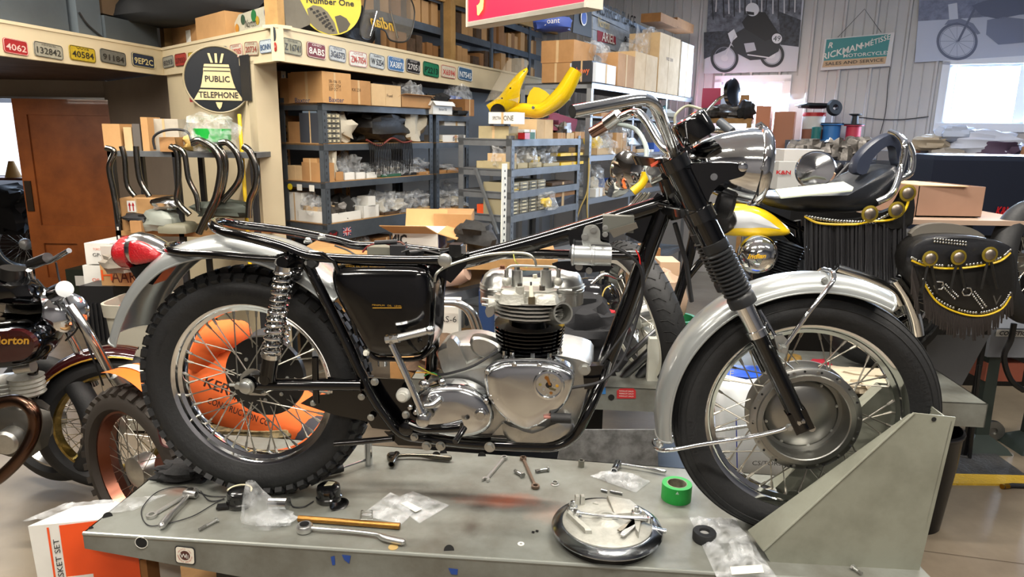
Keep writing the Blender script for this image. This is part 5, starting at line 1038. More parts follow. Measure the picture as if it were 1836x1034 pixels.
# stickers on the lower front beam and small end labels
q = A.pt('f', 597, Z3-.06, -.006); b = MB().obox(A.O+UP*(Z3-.115)-CN*.004, CD*A.L, CN*.004, UP*.075).build('deep_beam', SHELF, A.o, smooth=False); MB().obox(A.O+UP*(Z3-.115)-CD*.002, CN*A.D, CD*.004, UP*.075).build('deep_beam', SHELF, A.o, smooth=False)
q = A.pt('f', 597, Z3-.068, -.007); s1 = MB().prism([q+CD*cos(a)*.05+UP*sin(a)*.026 for a in [2*pi*k/24 for k in range(24)]], -CN*.001).build('oval_sticker', INK, A.o); text('Buell', q-CN*.0025, CD, UP, .022, RED, A.o, width=.07, shear=.3)
q = A.pt('f', 622, Z3-.066, -.007); fl_ = MB().prism(rrect(q, CD, UP, .075, .052, .02), -CN*.001).build('union_flag', mat('24305a', .5), A.o)
b = MB(); b2 = MB()
for s_ in (1, -1):
    b.prism([q-CN*.0012+CD*(x*.0375)+UP*(y*s_*.026) for x, y in ((-1, -1), (-.8, -1), (1, 1), (.8, 1))], -CN*.0004); b2.prism([q-CN*.0018+CD*(x*.0375)+UP*(y*s_*.026) for x, y in ((-1, -.95), (-.93, -1), (1, .95), (.93, 1))], -CN*.0003)
b.box(q-CN*.0022, (.075, .0006, .016), rz(atan2(CD.y, CD.x))); b.box(q-CN*.0022, (.02, .0006, .052), rz(atan2(CD.y, CD.x))); b.build('white_cross', WHITE, A.o, smooth=False)
b2.box(q-CN*.0027, (.075, .0006, .009), rz(atan2(CD.y, CD.x))); b2.box(q-CN*.0027, (.011, .0006, .052), rz(atan2(CD.y, CD.x))); b2.build('red_cross', RED, A.o, smooth=False)
for px, c_ in ((520, 'd8c020'), (537, 'd8d8d0'), (559, 'd8d8d0')):
    q = A.pt('e', px, Z2-.045, -.007); MB().prism(rrect(q, -CN, UP, .045, .04, .1 if c_ != 'd8c020' else .5), -CD*.001).build('sticker', mat(c_, .5), A.o)
# black fringed saddle bag draped over the upper shelf
c = A.pt('f', 700, Z1, .02); o = thing('leather_saddlebag', 'black leather seat with studded edge and long fringe on the blue rack', 'saddlebag', c)
LEA = mat('151413', .45, bump=.2, bscale=50, name='black_leather')
MB().crumple(c+CN*.1+UP*.1, (.52, .24, .2), 5, .35, 20, 12, rz(atan2(CD.y, CD.x))).build('leather_body', LEA, o); MB().tube(catmull([c+CD*x+UP*z-CN*.03 for x, z in ((-.28, .02), (-.15, -.02), (-.02, .03), (.1, 0), (.2, .01))], 6), .007, 8).build('studded_edge', mat('6a2c24', .5), o)
for k in range(26):
    x = -.26+k*.018; MB().tube(catmull([c+CD*x-CN*.035+UP*0, c+CD*(x+.004)-CN*.04-UP*.08, c+CD*(x+.002*(k % 3))-CN*.036-UP*(.15+.02*(k % 4))], 3), .0035, 4).build('fringe', LEA, o)
# second bay
A2 = Rack(A.O+CD*1.17, .45, .37, [.78, zb-.02, Z2, Z1, zt-.04], zt, SHELF, 'narrow blue-grey rack bay standing right of the cloth sack', WOODB)
put(A2, 'f', zt-.04, 'on top of the narrow blue bay', [('o', 776, 811, 182, WH, 'small white carton with handwriting', .2, -.05, [('Norton 750', .5, .4, .02, .1, INK)]), ('k', 812, 832, 190, BR, 'brown leather strap', .2), ('c', 834, 850, 178, C3, 'brown carton', .2), ('k', 782, 812, 168, DK, 'heap of dark brackets', .2, .1), ('g', 804, 848, 155, mat('32519a', .5), 'large clear bag with blue and white paper', .15, .15), ('k', 812, 846, 197, DK, 'black curved mudguard', .2, -.05)])
put(A2, 'f', Z1, 'on the narrow blue bay upper shelf', [('c', 794, 839, 242, WH, 'white mailing carton', .18, 0, [('PRIORITY', .55, .75, .012, .1, RED), ('Bert', .5, .45, .03, .08, INK)]), ('k', 786, 803, 252, BEI, 'wrapped tan bundle', .1)])
a = A2.pt('f', 797, Z1+.125, .02); b = A2.pt('f', 839, Z1+.125, .02); o = carton(a, b-a, CN*.17, .105, WHITE, 'c'); nm_label(o, 'white mailing carton', 'stacked on the other in the narrow blue bay', 'box', 800)
text('PRIORITY', a+(b-a)*.5+UP*.04-CN*.002, CD, UP, .012, RED, o, width=.1)
put(A2, 'f', Z2, 'on the narrow blue bay middle shelf', [('b', 786, 800, 305, C1, 'brown parts bin'), ('b', 802, 819, 308, C1, 'brown parts bin'), ('c', 822, 843, 302, C3, 'brown carton', .2), ('g', 796, 822, 295, PART, 'clear bag of parts')])
put(A2, 'f', zb-.02, 'on the narrow blue bay lower shelf', [('g', 786, 812, 346, CLOTH, 'clear bag of papers'), ('g', 812, 842, 345, CLOTH, 'clear bag of papers'), ('g', 800, 830, 332, PART, 'clear bag of papers', .2, .1)])
# small rack to the left, seen in the gap between the cream post and the blue rack
G0 = A.O+CD*.1+CN*.45
A0 = Rack(G0, .6, .12, [1.0, 1.28, 1.8-.08], 2.0, WOODB, 'wooden shelf seen in the gap beside the cream post', WOODB)
put(A0, 'f', 1.72, 'in the gap beside the cream post', [('c', 474, 500, 180, C3, 'brown carton'), ('k', 478, 496, 150, YEL, 'yellow cloth')]); put(A0, 'f', 1.28, 'low in the gap beside the cream post', [('c', 484, 502, 303, C1, 'small brown carton')]); put(A0, 'f', 1.0, 'at the foot of the gap by the cream post', [('c', 484, 502, 345, C3, 'old brown carton')])
# ---- grey rack with the yellow fairing on top
zg = [PY(912, y, 4.42).z for y in (387, 345, 304, 249)]
G = Rack((-.017, 4.42, 0), 1.02, .4, [.5]+zg, zg[-1]+.02, GSHELF, 'grey steel rack below the yellow fairing, with parts bins and drawers', GSHELF)
gt, g2, g3, g4 = zg[3], zg[2], zg[1], zg[0]
put(G, 'f', gt, 'on top of the grey rack', [('c', 940, 960, 232, WH, 'small white and red box', .1), ('c', 941, 950, 238, RED, 'small red box', .05, -.06), ('c', 950, 959, 237, GRN, 'small green box', .05, -.06), ('c', 962, 991, 214, CL, 'tan carton with handwriting', .2), ('c', 1000, 1014, 238, C1, 'small orange-brown box', .1), ('c', 1016, 1029, 238, CL, 'small tan box', .1), ('c', 1031, 1048, 236, C1, 'brown carton', .15), ('k', 985, 1040, 208, mat('5e1c34', .8), 'purple-red crumpled cloth', .25, .05), ('k', 1010, 1030, 222, PART, 'metal bracket', .1), ('k', 975, 1000, 200, DK, 'black rubber pad', .2, .1)])
put(G, 'e', gt, 'on the left end of the grey rack top', [('c', 858, 912, 226, BEI, 'beige stained carton', .12)], -.0)
a = G.pt('e', 858, gt+.0, .0)
put(G, 'e', gt+.09, 'lying on the beige stained carton', [('c', 876, 926, 201, WH, 'white printed carton', .1, -.02, [('SPECTRA', .3, .5, .02, .06, INK), ('ONE', .72, .5, .03, .07, INK)])], -.02)
put(G, 'f', g2, 'on the grey rack upper shelf', [('b', 914, 926, 290, BEI, 'dirty beige bin'), ('b', 928, 946, 292, BEI, 'dirty beige bin'), ('b', 948, 971, 291, BEI, 'dirty beige bin'), ('b', 974, 1003, 292, BEI, 'dirty beige bin'), ('c', 1006, 1046, 292, YEL, 'yellow steel case', .15), ('g', 920, 948, 262, CLOTH, 'clear bag of parts'), ('g', 945, 971, 258, CLOTH, 'clear bag of parts'), ('g', 966, 985, 270, YEL, 'clear bag of yellow parts'), ('g', 980, 1003, 256, PART, 'clear bag of parts')])
put(G, 'f', g2+.065, 'stacked on the other on the grey rack', [('c', 1005, 1045, 281, YEL, 'yellow steel case', .15)])
put(G, 'e', g2, 'on the left end of the grey rack upper shelf', [('c', 874, 909, 275, CL, 'tan carton with white papers', .12), ('g', 880, 908, 262, CLOTH, 'clear bag of parts', .12)])
put(G, 'f', g4, 'on the grey rack lower shelf', [('d', 914, 978, 325, mat('8a8268', .5), 'beige parts drawer cabinet', .2, 0, (9, 4)), ('g', 976, 1000, 345, YEL, 'clear bag with yellow parts', .12, -.05), ('c', 983, 1032, 352, mat('3c4046', .4), 'dark grey tool case', .2), ('c', 986, 1030, 340, C3, 'flat brown box', .15, .0)])
put(G, 'e', g4, 'on the left end of the grey rack lower shelf', [('c', 855, 888, 367, ORG_, 'orange plastic tray', .15), ('c', 888, 905, 330, mat('7c8078', .5), 'grey-green box', .1)])
put(G, 'f', g3+.005, 'on the thin shelf of the grey rack', [('c', 918, 930, 335, YEL, 'small yellow box', .1), ('c', 990, 1028, 333, BR, 'flat brown tray', .15)])
o = MB().tube([G.pt('e', 852, g2+.0, -.02)+UP*.0, G.pt('e', 893, g4-.12, -.02)], .012, 4).build('cross_brace', GSHELF, G.o)
# white slotted rule leaning on the rack
a = G.O-CD*.06-CN*.03; t_ = G.pt('f', 904, PY(905, 292, 4.33).z, -.05); b_ = V((t_.x-.01, t_.y-.03, .0)); x_ = CD*.055
o = MB().obox(b_-x_*.5, x_, -CN*.006, t_-b_).build('white_rule', mat('cfcfc6', .5)); tag(o, 'long white vertical rule with printed marks leaning on the grey rack', 'rule')
dd = (b_-t_); 
for k in range(30): c = t_+dd*(.06+k*.026)-CN*.0075; MB().box(c+x_*.1*(k % 2), (.012, .001, .014), rz(atan2(CD.y, CD.x))).build('mark', INK, o, smooth=False)
MB().cyl(t_+dd*.03-CN*.006, t_+dd*.03-CN*.0072, .006, 12).build('hole', INK, o)
# ---- tall steel rack on the right with cartons on top
zd = [PY(1063, y, 5.5).z for y in (357, 279, 147)]
H = Rack((.58, 5.5, 0), 2.7, .62, [.4]+zd, zd[-1]+.02, mat('8d9196', .4, .6, name='bare_steel'), 'tall bare steel rack carrying large cartons, right of the yellow fairing', GSHELF)
for s_ in (.9, 1.8): 
    q = H.O+CD*s_; MB().obox(q, CD*.04, CN*.003, UP*zd[-1]).build('post', mat('8d9196', .4, .6), H.o, smooth=False)
ht, h2, h3 = zd[2], zd[1], zd[0]
put(H, 'e', ht, 'on the left end of the steel rack top', [('c', 971, 1021, 113, C1, 'brown carton with a white shipping label', .3), ('c', 1024, 1060, 109, mat('20242e', .6), 'dark carton with orange lettering', .3, -.02, [('chewy', .5, .5, .045, .13, mat('d8682c', .5))])], -.02)
put(H, 'e', ht+.15, 'across two others on the rack top', [('c', 970, 1028, 72, C1, 'large brown torn carton', .42)], 0)
q = H.pt('e', 993, ht+.09, -.025); MB().prism(rrect(q-CD*.003, -CN, UP, .12, .1, .02), -CD*.001).build('shipping_label', WHITE, bpy.data.objects.get('carton') or None) if False else None
put(H, 'f', ht, 'on top of the steel rack', [('c', 1068, 1103, 115, mat('c6ccd6', .6), 'pale blue and white carton', .3, -.02), ('c', 1106, 1136, 97, C1, 'brown carton with a hanging yellow tag', .35), ('c', 1136, 1176, 96, CL, 'tan carton with clear bag on top', .3), ('c', 1178, 1214, 62, CARDL, 'tall kraft carton with recycling marks', .3, 0, [('RXD 2000', .5, .6, .03, .2, BR)]), ('c', 1217, 1238, 76, WHITE, 'tall white carton', .3), ('g', 1070, 1100, 80, PART, 'clear bag of cables', .25, .1), ('g', 1140, 1174, 60, CLOTH, 'tall clear bag of tubing', .2, .1)], -.02)
put(H, 'f', h2, 'on the steel rack middle shelf', [('b', 1070, 1099, 265, CL, 'tan parts bin'), ('b', 1101, 1120, 266, CL, 'tan parts bin'), ('b', 1122, 1139, 262, C1, 'brown parts bin'), ('b', 1142, 1155, 267, CL, 'tan parts bin'), ('c', 1158, 1175, 268, WH, 'white box'), ('g', 1070, 1092, 228, YEL, 'bag with yellow bottle'), ('g', 1082, 1102, 240, CLOTH, 'clear bag of parts'), ('c', 1104, 1122, 238, C2, 'tilted tan carton', .15), ('g', 1112, 1140, 230, CLOTH, 'clear bag of parts'), ('k', 1135, 1165, 240, DK, 'heap of black rubber', .2), ('c', 1172, 1195, 256, mat('2c55a8', .5), 'blue plastic bin', .2)])
put(H, 'f', h2+.3, 'high on the steel rack', [('c', 1078, 1104, 202, C1, 'orange-brown carton', .2), ('c', 1106, 1128, 205, C1, 'brown carton', .2), ('k', 1150, 1180, 185, mat('4a463e', .8), 'grey crumpled jacket', .3), ('k', 1180, 1215, 195, CLOTH, 'white crumpled cloth', .3), ('k', 1175, 1200, 188, mat('1f6a5c', .7), 'teal cloth', .2, .1)])
MB().obox(H.O+UP*(h2+.285), CD*2.7, CN*.6, UP*.015).build('shelf', GSHELF, H.o, smooth=False)
put(H, 'f', h3, 'on the steel rack lower shelf', [('c', 1068, 1080, 338, WH, 'white paper stack', .2), ('b', 1082, 1097, 338, CL, 'tan parts bin'), ('c', 1088, 1099, 320, mat('2c55a8', .5), 'blue spray can box', .1, .1), ('g', 1066, 1086, 300, CLOTH, 'clear bag of parts'), ('c', 1140, 1170, 330, C3, 'brown carton', .2)])
# orange cord hanging at the rack's corner
q = H.O-CD*.02-CN*.01
o = MB().tube(catmull([q+UP*1.45, q+UP*1.2-CD*.01, q+UP*1.05-CD*.05+CN*.04, q+UP*.85-CD*.06+CN*.08, q+UP*.78-CN*.0, q+UP*.9+CD*.03, q+UP*1.1, q+UP*1.4+CD*.02], 6), .006, 8).build('hanging_cord', mat('b09a5c', .6)); tag(o, 'yellowish cord hanging in a loop on the steel rack corner', 'cord')
flush()
# ---- yellow racing fairing above the grey rack
FY = 4.9
def fp(px, py, Y=FY): return PY(px, py, Y)
fair = thing('fairing', 'yellow half fairing with a clear screen lying on the grey rack', 'fairing', fp(930, 215))
yl = mat('e8c40e', .25, coat=.8, var=.05, scale=6, name='yellow_gelcoat')
def ribbon(ctr, th, name, m, par, n=8):
    # thick curved shell from upper and lower outlines
    up_, lo = ctr; U_ = catmull([fp(*p) for p in up_], 6); L_ = catmull([fp(*p) for p in lo], 6); k = min(len(U_), len(L_)); rings = []
    for i in range(k):
        a, b = U_[i], L_[i]; m_ = (a+b)/2; back = V((0, 1, 0)); h = (a-b)/2
        rings.append([m_+h*cos(t)+back*(th*(1-abs(sin(t)))*0-th*sin(t)) for t in [pi*j/10 for j in range(11)]]+[m_+h*.93*cos(t)+back*(-th*.85*sin(t)) for t in [pi-pi*j/10 for j in range(11)]])
    return MB().loft(rings).build(name, m, par, angle=50)
ribbon(([(872, 188, 5.1), (895, 172, 5.0), (912, 150, 4.9), (930, 130, 4.85), (944, 121, 4.85)], [(884, 210, 5.1), (906, 205, 5.0), (930, 186, 4.9), (933, 160, 4.85), (947, 128, 4.85)]), .05, 'fairing_side', yl, fair)
ribbon(([(880, 200, 5.1), (930, 185, 4.95), (965, 185, 4.85), (995, 160, 4.75), (1022, 120, 4.7)], [(900, 206, 5.1), (940, 210, 4.95), (975, 210, 4.85), (1018, 182, 4.75), (1043, 134, 4.7)]), .08, 'fairing_side', yl, fair)
MB().dome(catmull([fp(*p, 5.15) for p in ((945, 185), (957, 156), (985, 170), (975, 190))], 3, True), (0, -1, 0), [(1, 0), (1, .01)]).build('inner_panel', yl, fair)
MB().lathe(fp(893, 200, 4.92), (-.2, -1, .1), [(.052, 0), (.05, .02), (.04, .012), (.0001, .01)], 28).build('headlamp_hole', mat('2c2a26', .3, .6), fair)
MB().lathe(fp(956, 193, 4.78), (0, -1, 0), [(.011, 0), (.010, .004), (.004, .005), (.0001, .004)], 20).build('fastener', CHROME2, fair)
rings = []
for k in range(9):
    t = k/8; rings.append([fp(868+40*t+(60-20*t)*(.5-.5*cos(a)), 186-60*t*1.0-8*sin(a)-(14*t), 4.95+.12*cos(a)+.1*t) for a in [pi*j/12 for j in range(13)]])
clr = mat('cfc8b8', .06, alpha=.28, coat=1, name='clear_acrylic'); MB().loft(rings, closed=False, cap=False).build('screen', clr, fair)
for x, y in ((915, 158), (940, 128), (900, 176)): MB().lathe(fp(x, y, 4.8), (0, -1, 0), [(.006, 0), (.0001, .004)], 10).build('screen_screw', SATIN, fair)
# ================================================================ loft over the fascia
def top_thing(b, nm, m, label, cat, group=None, **k): o = b.build(nm, m, **k); return tag(o, label, cat, group)
def fbox(i, p0, p1, pyt, z0, dep, m, nm, label, cat, off=-.08, smooth=False):   # box standing on the loft behind fascia i
    a, d, n = FAS[i]; o = a-n*off
    q0 = PP(p0, 60, o, n); q1 = PP(p1, 60, o, n); zt_ = PP((p0+p1)/2, pyt, o, n).z; q0.z = q1.z = z0
    return top_thing(MB().obox(q0, q1-q0, n*dep, UP*(zt_-z0)), nm, m, label, cat, smooth=smooth), q0, q1, zt_, n
ZL = 2.19; GP = mat('5d656b', .45, .5, var=.15, scale=4, name='grey_ductwork')
fbox(0, -20, 125, -60, ZL, .3, GP, 'duct', 'large grey metal duct at the upper left over the fascia', 'duct', -.1)
fbox(0, 142, 184, -60, ZL, .3, mat('6b757c', .4, .5, var=.1, scale=4), 'duct', 'lighter grey upright duct with a thin black wire over it', 'duct', -.06)
fbox(0, 190, 282, 38, ZL, .25, mat('535b60', .45, .4), 'duct', 'low grey duct left of the cream corner stud', 'duct', -.04)
o, q0, q1, zt_, n = fbox(0, 188, 280, -40, PY(200, 36, 5).z+.03, .25, mat('6a5640', .85), 'carton', 'dim brown carton lying on the low grey duct', 'box', -.12)
o = MB().tube(catmull([PP(142, 22, FAS[0][0]-FAS[0][2]*-.05, FAS[0][2]), PP(158, 45, FAS[0][0]-FAS[0][2]*-.05, FAS[0][2]), PP(190, 72, FAS[0][0]-FAS[0][2]*-.05, FAS[0][2])], 6), .006, 6).build('black_wire', INK); tag(o, 'thin black wire hanging over the grey duct', 'wire')
WD2 = mat('b08a52', .7, var=.25, scale=8, name='pine_stud')
def stud(i, px, w, off, z1=CEIL, nm='trim_'): 
    a, d, n = FAS[i]; q = PP(px, 50, a-n*off, n); q.z = ZL; return struct(MB().obox(q, d*w, n*.09, UP*(z1-ZL)), nm, WD2, smooth=False)
stud(1, 286, .085, -.08, nm='trim_13'); stud(2, 499, .055, -.04, nm='trim_14'); stud(2, 808, .09, -.25, nm='trim_15')
a, d, n = FAS[2]; q0 = PP(700, -25, a+n*.3, n); q1 = PP(1000, 62, a+n*.3, n); struct(MB().obox(q0, q1-q0, n*.05, UP*.14), 'trim_16', WD2, smooth=False)
fbox(1, 308, 352, 32, ZL, .25, C1, 'carton', 'brown carton with an arrow label, left face of the pair on the loft', 'box', -.12)
o, q0, q1, zt_, n = fbox(1, 352, 405, 25, ZL, .25, C2, 'carton', 'lighter brown open carton beside the stickered white board on the loft', 'box', -.06)
q = facept(1, 337, 62, -.1)[0]; fbox(1, 333, 341, 54, ZL+.02, .002, WHITE, 'arrow_label', 'small white and red arrow label on the loft carton', 'label', -.118)
a, d, n = FAS[1]; P = [PP(x, y, a+n*.12, n) for x, y in ((410, 63), (428, 26), (484, 8), (474, 52))]; o = top_thing(MB().prism(P, n*.01), 'sticker_board', mat('b9b7a6', .5, var=.15, scale=20), 'white stickered board leaning on the loft above the bell sign', 'board')
bx0 = P[0]; ex = (P[3]-P[0]); ey = (P[1]-P[0])
for u, v, r, c_ in ((.25, .75, .03, '2a4a3a'), (.55, .85, .035, '1f6a3a'), (.9, .9, .028, '2a4a7a'), (.2, .3, .028, 'b07a2a'), (.75, .55, .025, 'a8892a')): c = P[0]+ex*u*.9+ey*v*.9-n*.003; MB().lathe(c, -n, [(r, 0), (.0001, .001)], 16).build('round_sticker', mat(c_, .5), o)
text('Norton', P[0]+ex*.52+ey*.42-n*.004, ex, UP, .045, INK, o, width=.16, shear=.3)
top_thing(MB().crumple(PY(345, -12, 5.2), (1.5, .5, .42), 3, .35, 20, 12), 'tarpaulin', mat('17191c', .7), 'black tarpaulin bundle above the loft cartons at the top edge', 'tarpaulin')
P = [PP(x, y, FAS[2][0]+FAS[2][2]*.1, FAS[2][2]) for x, y in ((514, 52), (528, 56), (560, 42), (528, -20), (505, -20))]; top_thing(MB().prism(P, FAS[2][2]*.02), 'grey_board', mat('6f6858', .6, var=.15, scale=6), 'grey weathered board leaning right of the pine stud on the loft', 'board')
# round yellow tyre advertisement
a, d, n = FAS[2]; c = PP(592, 5, a+n*.02, n); dd = V((.92, .39, 0)); nn = V((-.39, .92, 0)); R_ = .185
ts = top_thing(MB().lathe(c, -nn, [(R_, 0), (R_, .008), (.0001, .0081)], 56), 'tyre_sign', mat('cbbb3a', .5), 'round yellow tyre advertisement reading Number One on the loft edge', 'sign')
text('Number One', c+UP*.005-nn*.011, dd, UP, .034, INK, ts, width=.28, bold=.02); text("You're", c+UP*.075-nn*.011, dd, UP, .03, INK, ts, width=.12, bold=.02)
def clipd(P): return [c-nn*.0095+dd*x*R_+UP*y*R_ for x, y in P]
MB().prism(clipd([(-.75, -.25), (-.55, -.12), (-.3, -.15), (-.1, -.3), (.1, -.6), (.2, -.95), (-.1, -.98), (-.45, -.87), (-.68, -.66)]), -nn*.001).build('tyre_print', mat('6a6455', .6), ts)
MB().prism(clipd([(.12, -.42), (.3, -.36), (.5, -.45), (.62, -.62), (.5, -.82), (.25, -.93)]), -nn*.001).build('tyre_print', mat('4a463c', .6), ts)
for k in range(6):
    for j in range(3):
        t = k/5; x = -.62+.2*j+.45*t*(1-.2*j); y = -.25-.5*t-.05*j; MB().prism([c-nn*.0108+dd*(x+dx)*R_+UP*(y+dy)*R_ for dx, dy in ((-.055, .03), (.03, .05), (.06, -.02), (-.03, -.05))], -nn*.0006).build('tread_print', mat('1e1c18', .6), ts)
# leather saddlebag and windshield with reversed script
q = PP(620, 40, a+n*.3, n); q.z = ZL+.14; top_thing(MB().crumple(q, (.5, .2, .3), 12, .35, 20, 12, rz(atan2(d.y, d.x))), 'saddlebag', LEA, 'black studded leather saddlebag behind the round yellow sign', 'saddlebag')
ws = thing('windshield', 'clear windshield with reversed gold script standing on the loft', 'windshield', PP(700, 75, a+n*.1, n))
def wp_(x, y, o_=.1): return PP(x, y, a+n*o_, n)
P = catmull([wp_(*p) for p in ((646, 62), (652, 20), (664, -15), (720, -18), (742, 12), (740, 50), (728, 74), (700, 72), (690, 55), (672, 52), (662, 70))], 4, True)
MB().prism(P, n*.004).build('screen', mat('8f8a80', .05, alpha=.28, coat=1), ws); MB().tube(P, .006, 6, closed=True).build('edge', mat('2a2a28', .4), ws)
text('Indian', wp_(688, 42, .09), d, UP, .07, mat('c9a020', .4), ws, width=.32, shear=.35, bold=.02, flip=True)
for x0, y0, x1, y1 in ((675, 20, 663, 65), (700, 18, 713, 68)): MB().tube([wp_(x0, y0, .08), wp_(x1, y1, .08)], .006, 8).build('chrome_strut', CHROME2, ws)
# steel shelves with many small stock cartons behind the loft edge
LO = PP(725, 60, a+n*.33, n); LO.z = ZL
lf = thing('loft_rack', 'dark steel rack full of small brown stock cartons behind the loft edge', 'shelving', LO)
rnd = random.Random(5); zz = [.0, .27, .52, .77, 1.02]
for z in zz: MB().obox(LO+UP*(z+.02)-d*.4, d*3.4, n*.28, UP*.02).build('shelf', SHELF, lf, smooth=False); MB().obox(LO+UP*(z-.02)-d*.4-n*.004, d*3.4, n*.004, UP*.05).build('beam', SHELF, lf, smooth=False)
for s_ in (-.4, .6, 1.6, 2.6): MB().obox(LO+d*s_-n*.01, d*.05, n*.02, UP*1.2).build('post', SHELF, lf, smooth=False)
base = {}
for zi, z in enumerate(zz[:-1]):
    s_ = -.32; k = 0
    while s_ < 2.9:
        w = rnd.choice((.09, .1, .12, .14)); h = rnd.uniform(.1, .2); mm = rnd.choice((C1, C3, C2, BR)); q = LO+d*s_+UP*(z+.042)+n*rnd.uniform(0, .04)
        if (mm.name, w) not in base: base[(mm.name, w)] = MB().obox((0, 0, 0), d*w*.94, n*.2, UP*.15).build('stock_carton', mm, None, smooth=False, org=(0, 0, 0)); o = base[(mm.name, w)]
        else: o = base[(mm.name, w)].copy(); COL.objects.link(o)
        o.location = q; o.scale = (1, 1, h/.15); tag(o, 'small brown stock carton in the rows of the dark loft rack', 'box', 'stock cartons in the loft rack'); s_ += w+rnd.choice((.005, .01, .03)); k += 1
# red illuminated sign hanging at the top
r0, r1 = PY(838, 49, 3.3), PY(1047, 12, 2.75); sx_ = (r1-r0); sx_.z = 0; sx_.normalize(); sn = V((-sx_.y, sx_.x, 0)); zb_ = (r0.z+r1.z)/2
r0 = V((r0.x, r0.y, zb_)); r1 = V((r1.x, r1.y, zb_)); Ls = (r1-r0).length
lb = thing('lightbox_sign', 'red illuminated lightbox sign with yellow letters hanging at the top of the picture', 'sign', r0)
MB().obox(r0+sn*.0, sx_*Ls, sn*.09, UP*.02).build('lower_frame', mat('b9b4a6', .5), lb); MB().obox(r1, sx_*.012, sn*.09, UP*.5).build('end_panel', mat('b9b4a6', .5), lb); MB().obox(r0-sx_*.012, sx_*.012, sn*.09, UP*.5).build('end_panel', mat('b9b4a6', .5), lb)
MB().obox(r0+UP*.02+sn*.02, sx_*Ls, sn*.06, UP*.46).build('case', mat('8a8578', .5), lb, smooth=False); MB().obox(r0+UP*.015+sn*.006, sx_*Ls, sn*.01, UP*.47).build('lit_face', mat('ff1030', .4, emit=1.5), lb, smooth=False); MB().obox(r0+UP*.0, sx_*Ls, sn*.006, UP*.018).build('face_trim', mat('c8c4b8', .5), lb, smooth=False)
text('JAWA', r0+sx_*Ls*.45+UP*.19-sn*.002, sx_, UP, .22, mat('ffe060', .4, emit=1.6), lb, width=Ls*.7, bold=.02)
for t in (.1, .9): MB().tube([r0+sx_*Ls*t+sn*.08+UP*.5, V(((r0+sx_*Ls*t+sn*.08).x, (r0+sx_*Ls*t+sn*.08).y, CEIL))], .004, 6).build('chain', CHROME2, lb)
# painted slat sign behind the big cartons
SO = H.O+CN*.4; SO.z = 0
def sp2(x, y, off=0): return PP(x, y, SO-CN*off, CN)
ps = thing('slat_sign', 'weathered blue wooden slat sign with painted lettering behind the steel rack cartons', 'sign', sp2(1110, 60)); SLT = mat('99a2ae', .8, var=.25, scale=14)
TXT_ = (('MORRIE\'S PLACE', INK, 1107, 27, .105, .95), ('Norton', mat('b9a878', .6), 1083, 42, .08, .26), ('ARIEL', WHITE, 1091, 68, .08, .3), ('815-67', INK, 1132, 76, .08, .38))
for yl, yr, h in ((2, 56, 24), (29, 76, 23), (53, 92, 25)):
    P = [sp2(1063, yl), sp2(1170 if yl else 1165, yr), sp2(1165, yr+h*.8), sp2(1063, yl+h)]; MB().prism(P, CN*.02).build('slat', SLT, ps, smooth=False)
MB().prism([sp2(x, y, .005) for x, y in ((1071, 54), (1104, 66), (1104, 80), (1071, 74))], -CN*.002).build('red_patch', mat('8a2c3c', .6), ps)
for s_, m_, x, y, h, w in TXT_: text(s_, sp2(x, y, .012), CD, UP, h, m_, ps, width=w, bold=.01)
P = [sp2(x, y, .12) for x, y in ((1031, 12), (1061, 20), (1061, 68), (1027, 58))]; o = top_thing(MB().prism(P, CN*.01), 'black_banner', INK, 'black banner with a blue and white oval left of the slat sign', 'banner'); c = sp2(1047, 32, .13)
MB().lathe(c, -CN, [(.06, 0), (.0001, .002)], 20).build('white_oval', WHITE, o); MB().lathe(c-CN*.002, -CN, [(.05, 0), (.0001, .002)], 20).build('blue_oval', mat('22408a', .5), o)
a3 = H.pt('e', 975, ht+.37, .0); o = top_thing(MB().crumple(H.pt('e', 990, ht+.42, .1)+UP*.03, (.3, .2, .13), 9, .2, 16, 10, rz(.3)), 'tool_bag', mat('27408a', .6), 'blue zipped bag on top of the torn brown carton', 'bag'); text('Joant', H.pt('e', 990, ht+.45, -.02), -CN, UP, .04, WHITE, o, width=.13)
for i, (x0, x1, y) in enumerate(((1183, 1213, 28), (1213, 1243, 37))):
    a_ = sp2(x0, 60, .3); b_ = sp2(x1, 60, .3); zz_ = sp2((x0+x1)/2, y+16, .3).z; a_.z = b_.z = zz_; top_thing(MB().obox(a_, b_-a_, CN*.2, UP*(sp2((x0+x1)/2, y, .3).z-zz_)), 'carton', C3, 'small dark brown carton on the upper beam, %s of two' % ('left', 'right')[i], 'box', smooth=False)
MB_ = MB().obox(sp2(1170, 52, .2), sp2(1250, 88, .2)-sp2(1170, 52, .2), CN*.1, UP*-.05); struct(MB_, 'trim_17', mat('9a8468', .7), smooth=False)
# ================================================================ right wall: posters, hanging sign, cables
BWD, BWL = mat('22252c', .5), mat('c4c6ca', .5)
def wring(cx, cy, rx, ry, t, m, par, off, nm='print', seg=40):
    vs = []; 
    for k in range(seg): a = 2*pi*k/seg; vs += [wr(cx+rx*cos(a), cy+ry*sin(a), off), wr(cx+(rx-t)*cos(a), cy+(ry-t)*sin(a), off)]
    MB().add(vs, [((2*k), (2*k+1), (2*((k+1) % seg)+1), (2*((k+1) % seg))) for k in range(seg)]).build(nm, m, par, smooth=False)
def wpoly(P, m, par, off, nm='print'): MB().prism([wr(x, y, off) for x, y in P], WN*.0008).build(nm, m, par, smooth=False)
def wline(P, m, par, off, w=1.5, nm='print'):
    for (x0, y0), (x1, y1) in zip(P, P[1:]):
        L_ = hypot(x1-x0, y1-y0) or 1; nx, ny = -(y1-y0)/L_*w/2, (x1-x0)/L_*w/2; wpoly([(x0+nx, y0+ny), (x1+nx, y1+ny), (x1-nx, y1-ny), (x0-nx, y0-ny)], m, par, off, nm)
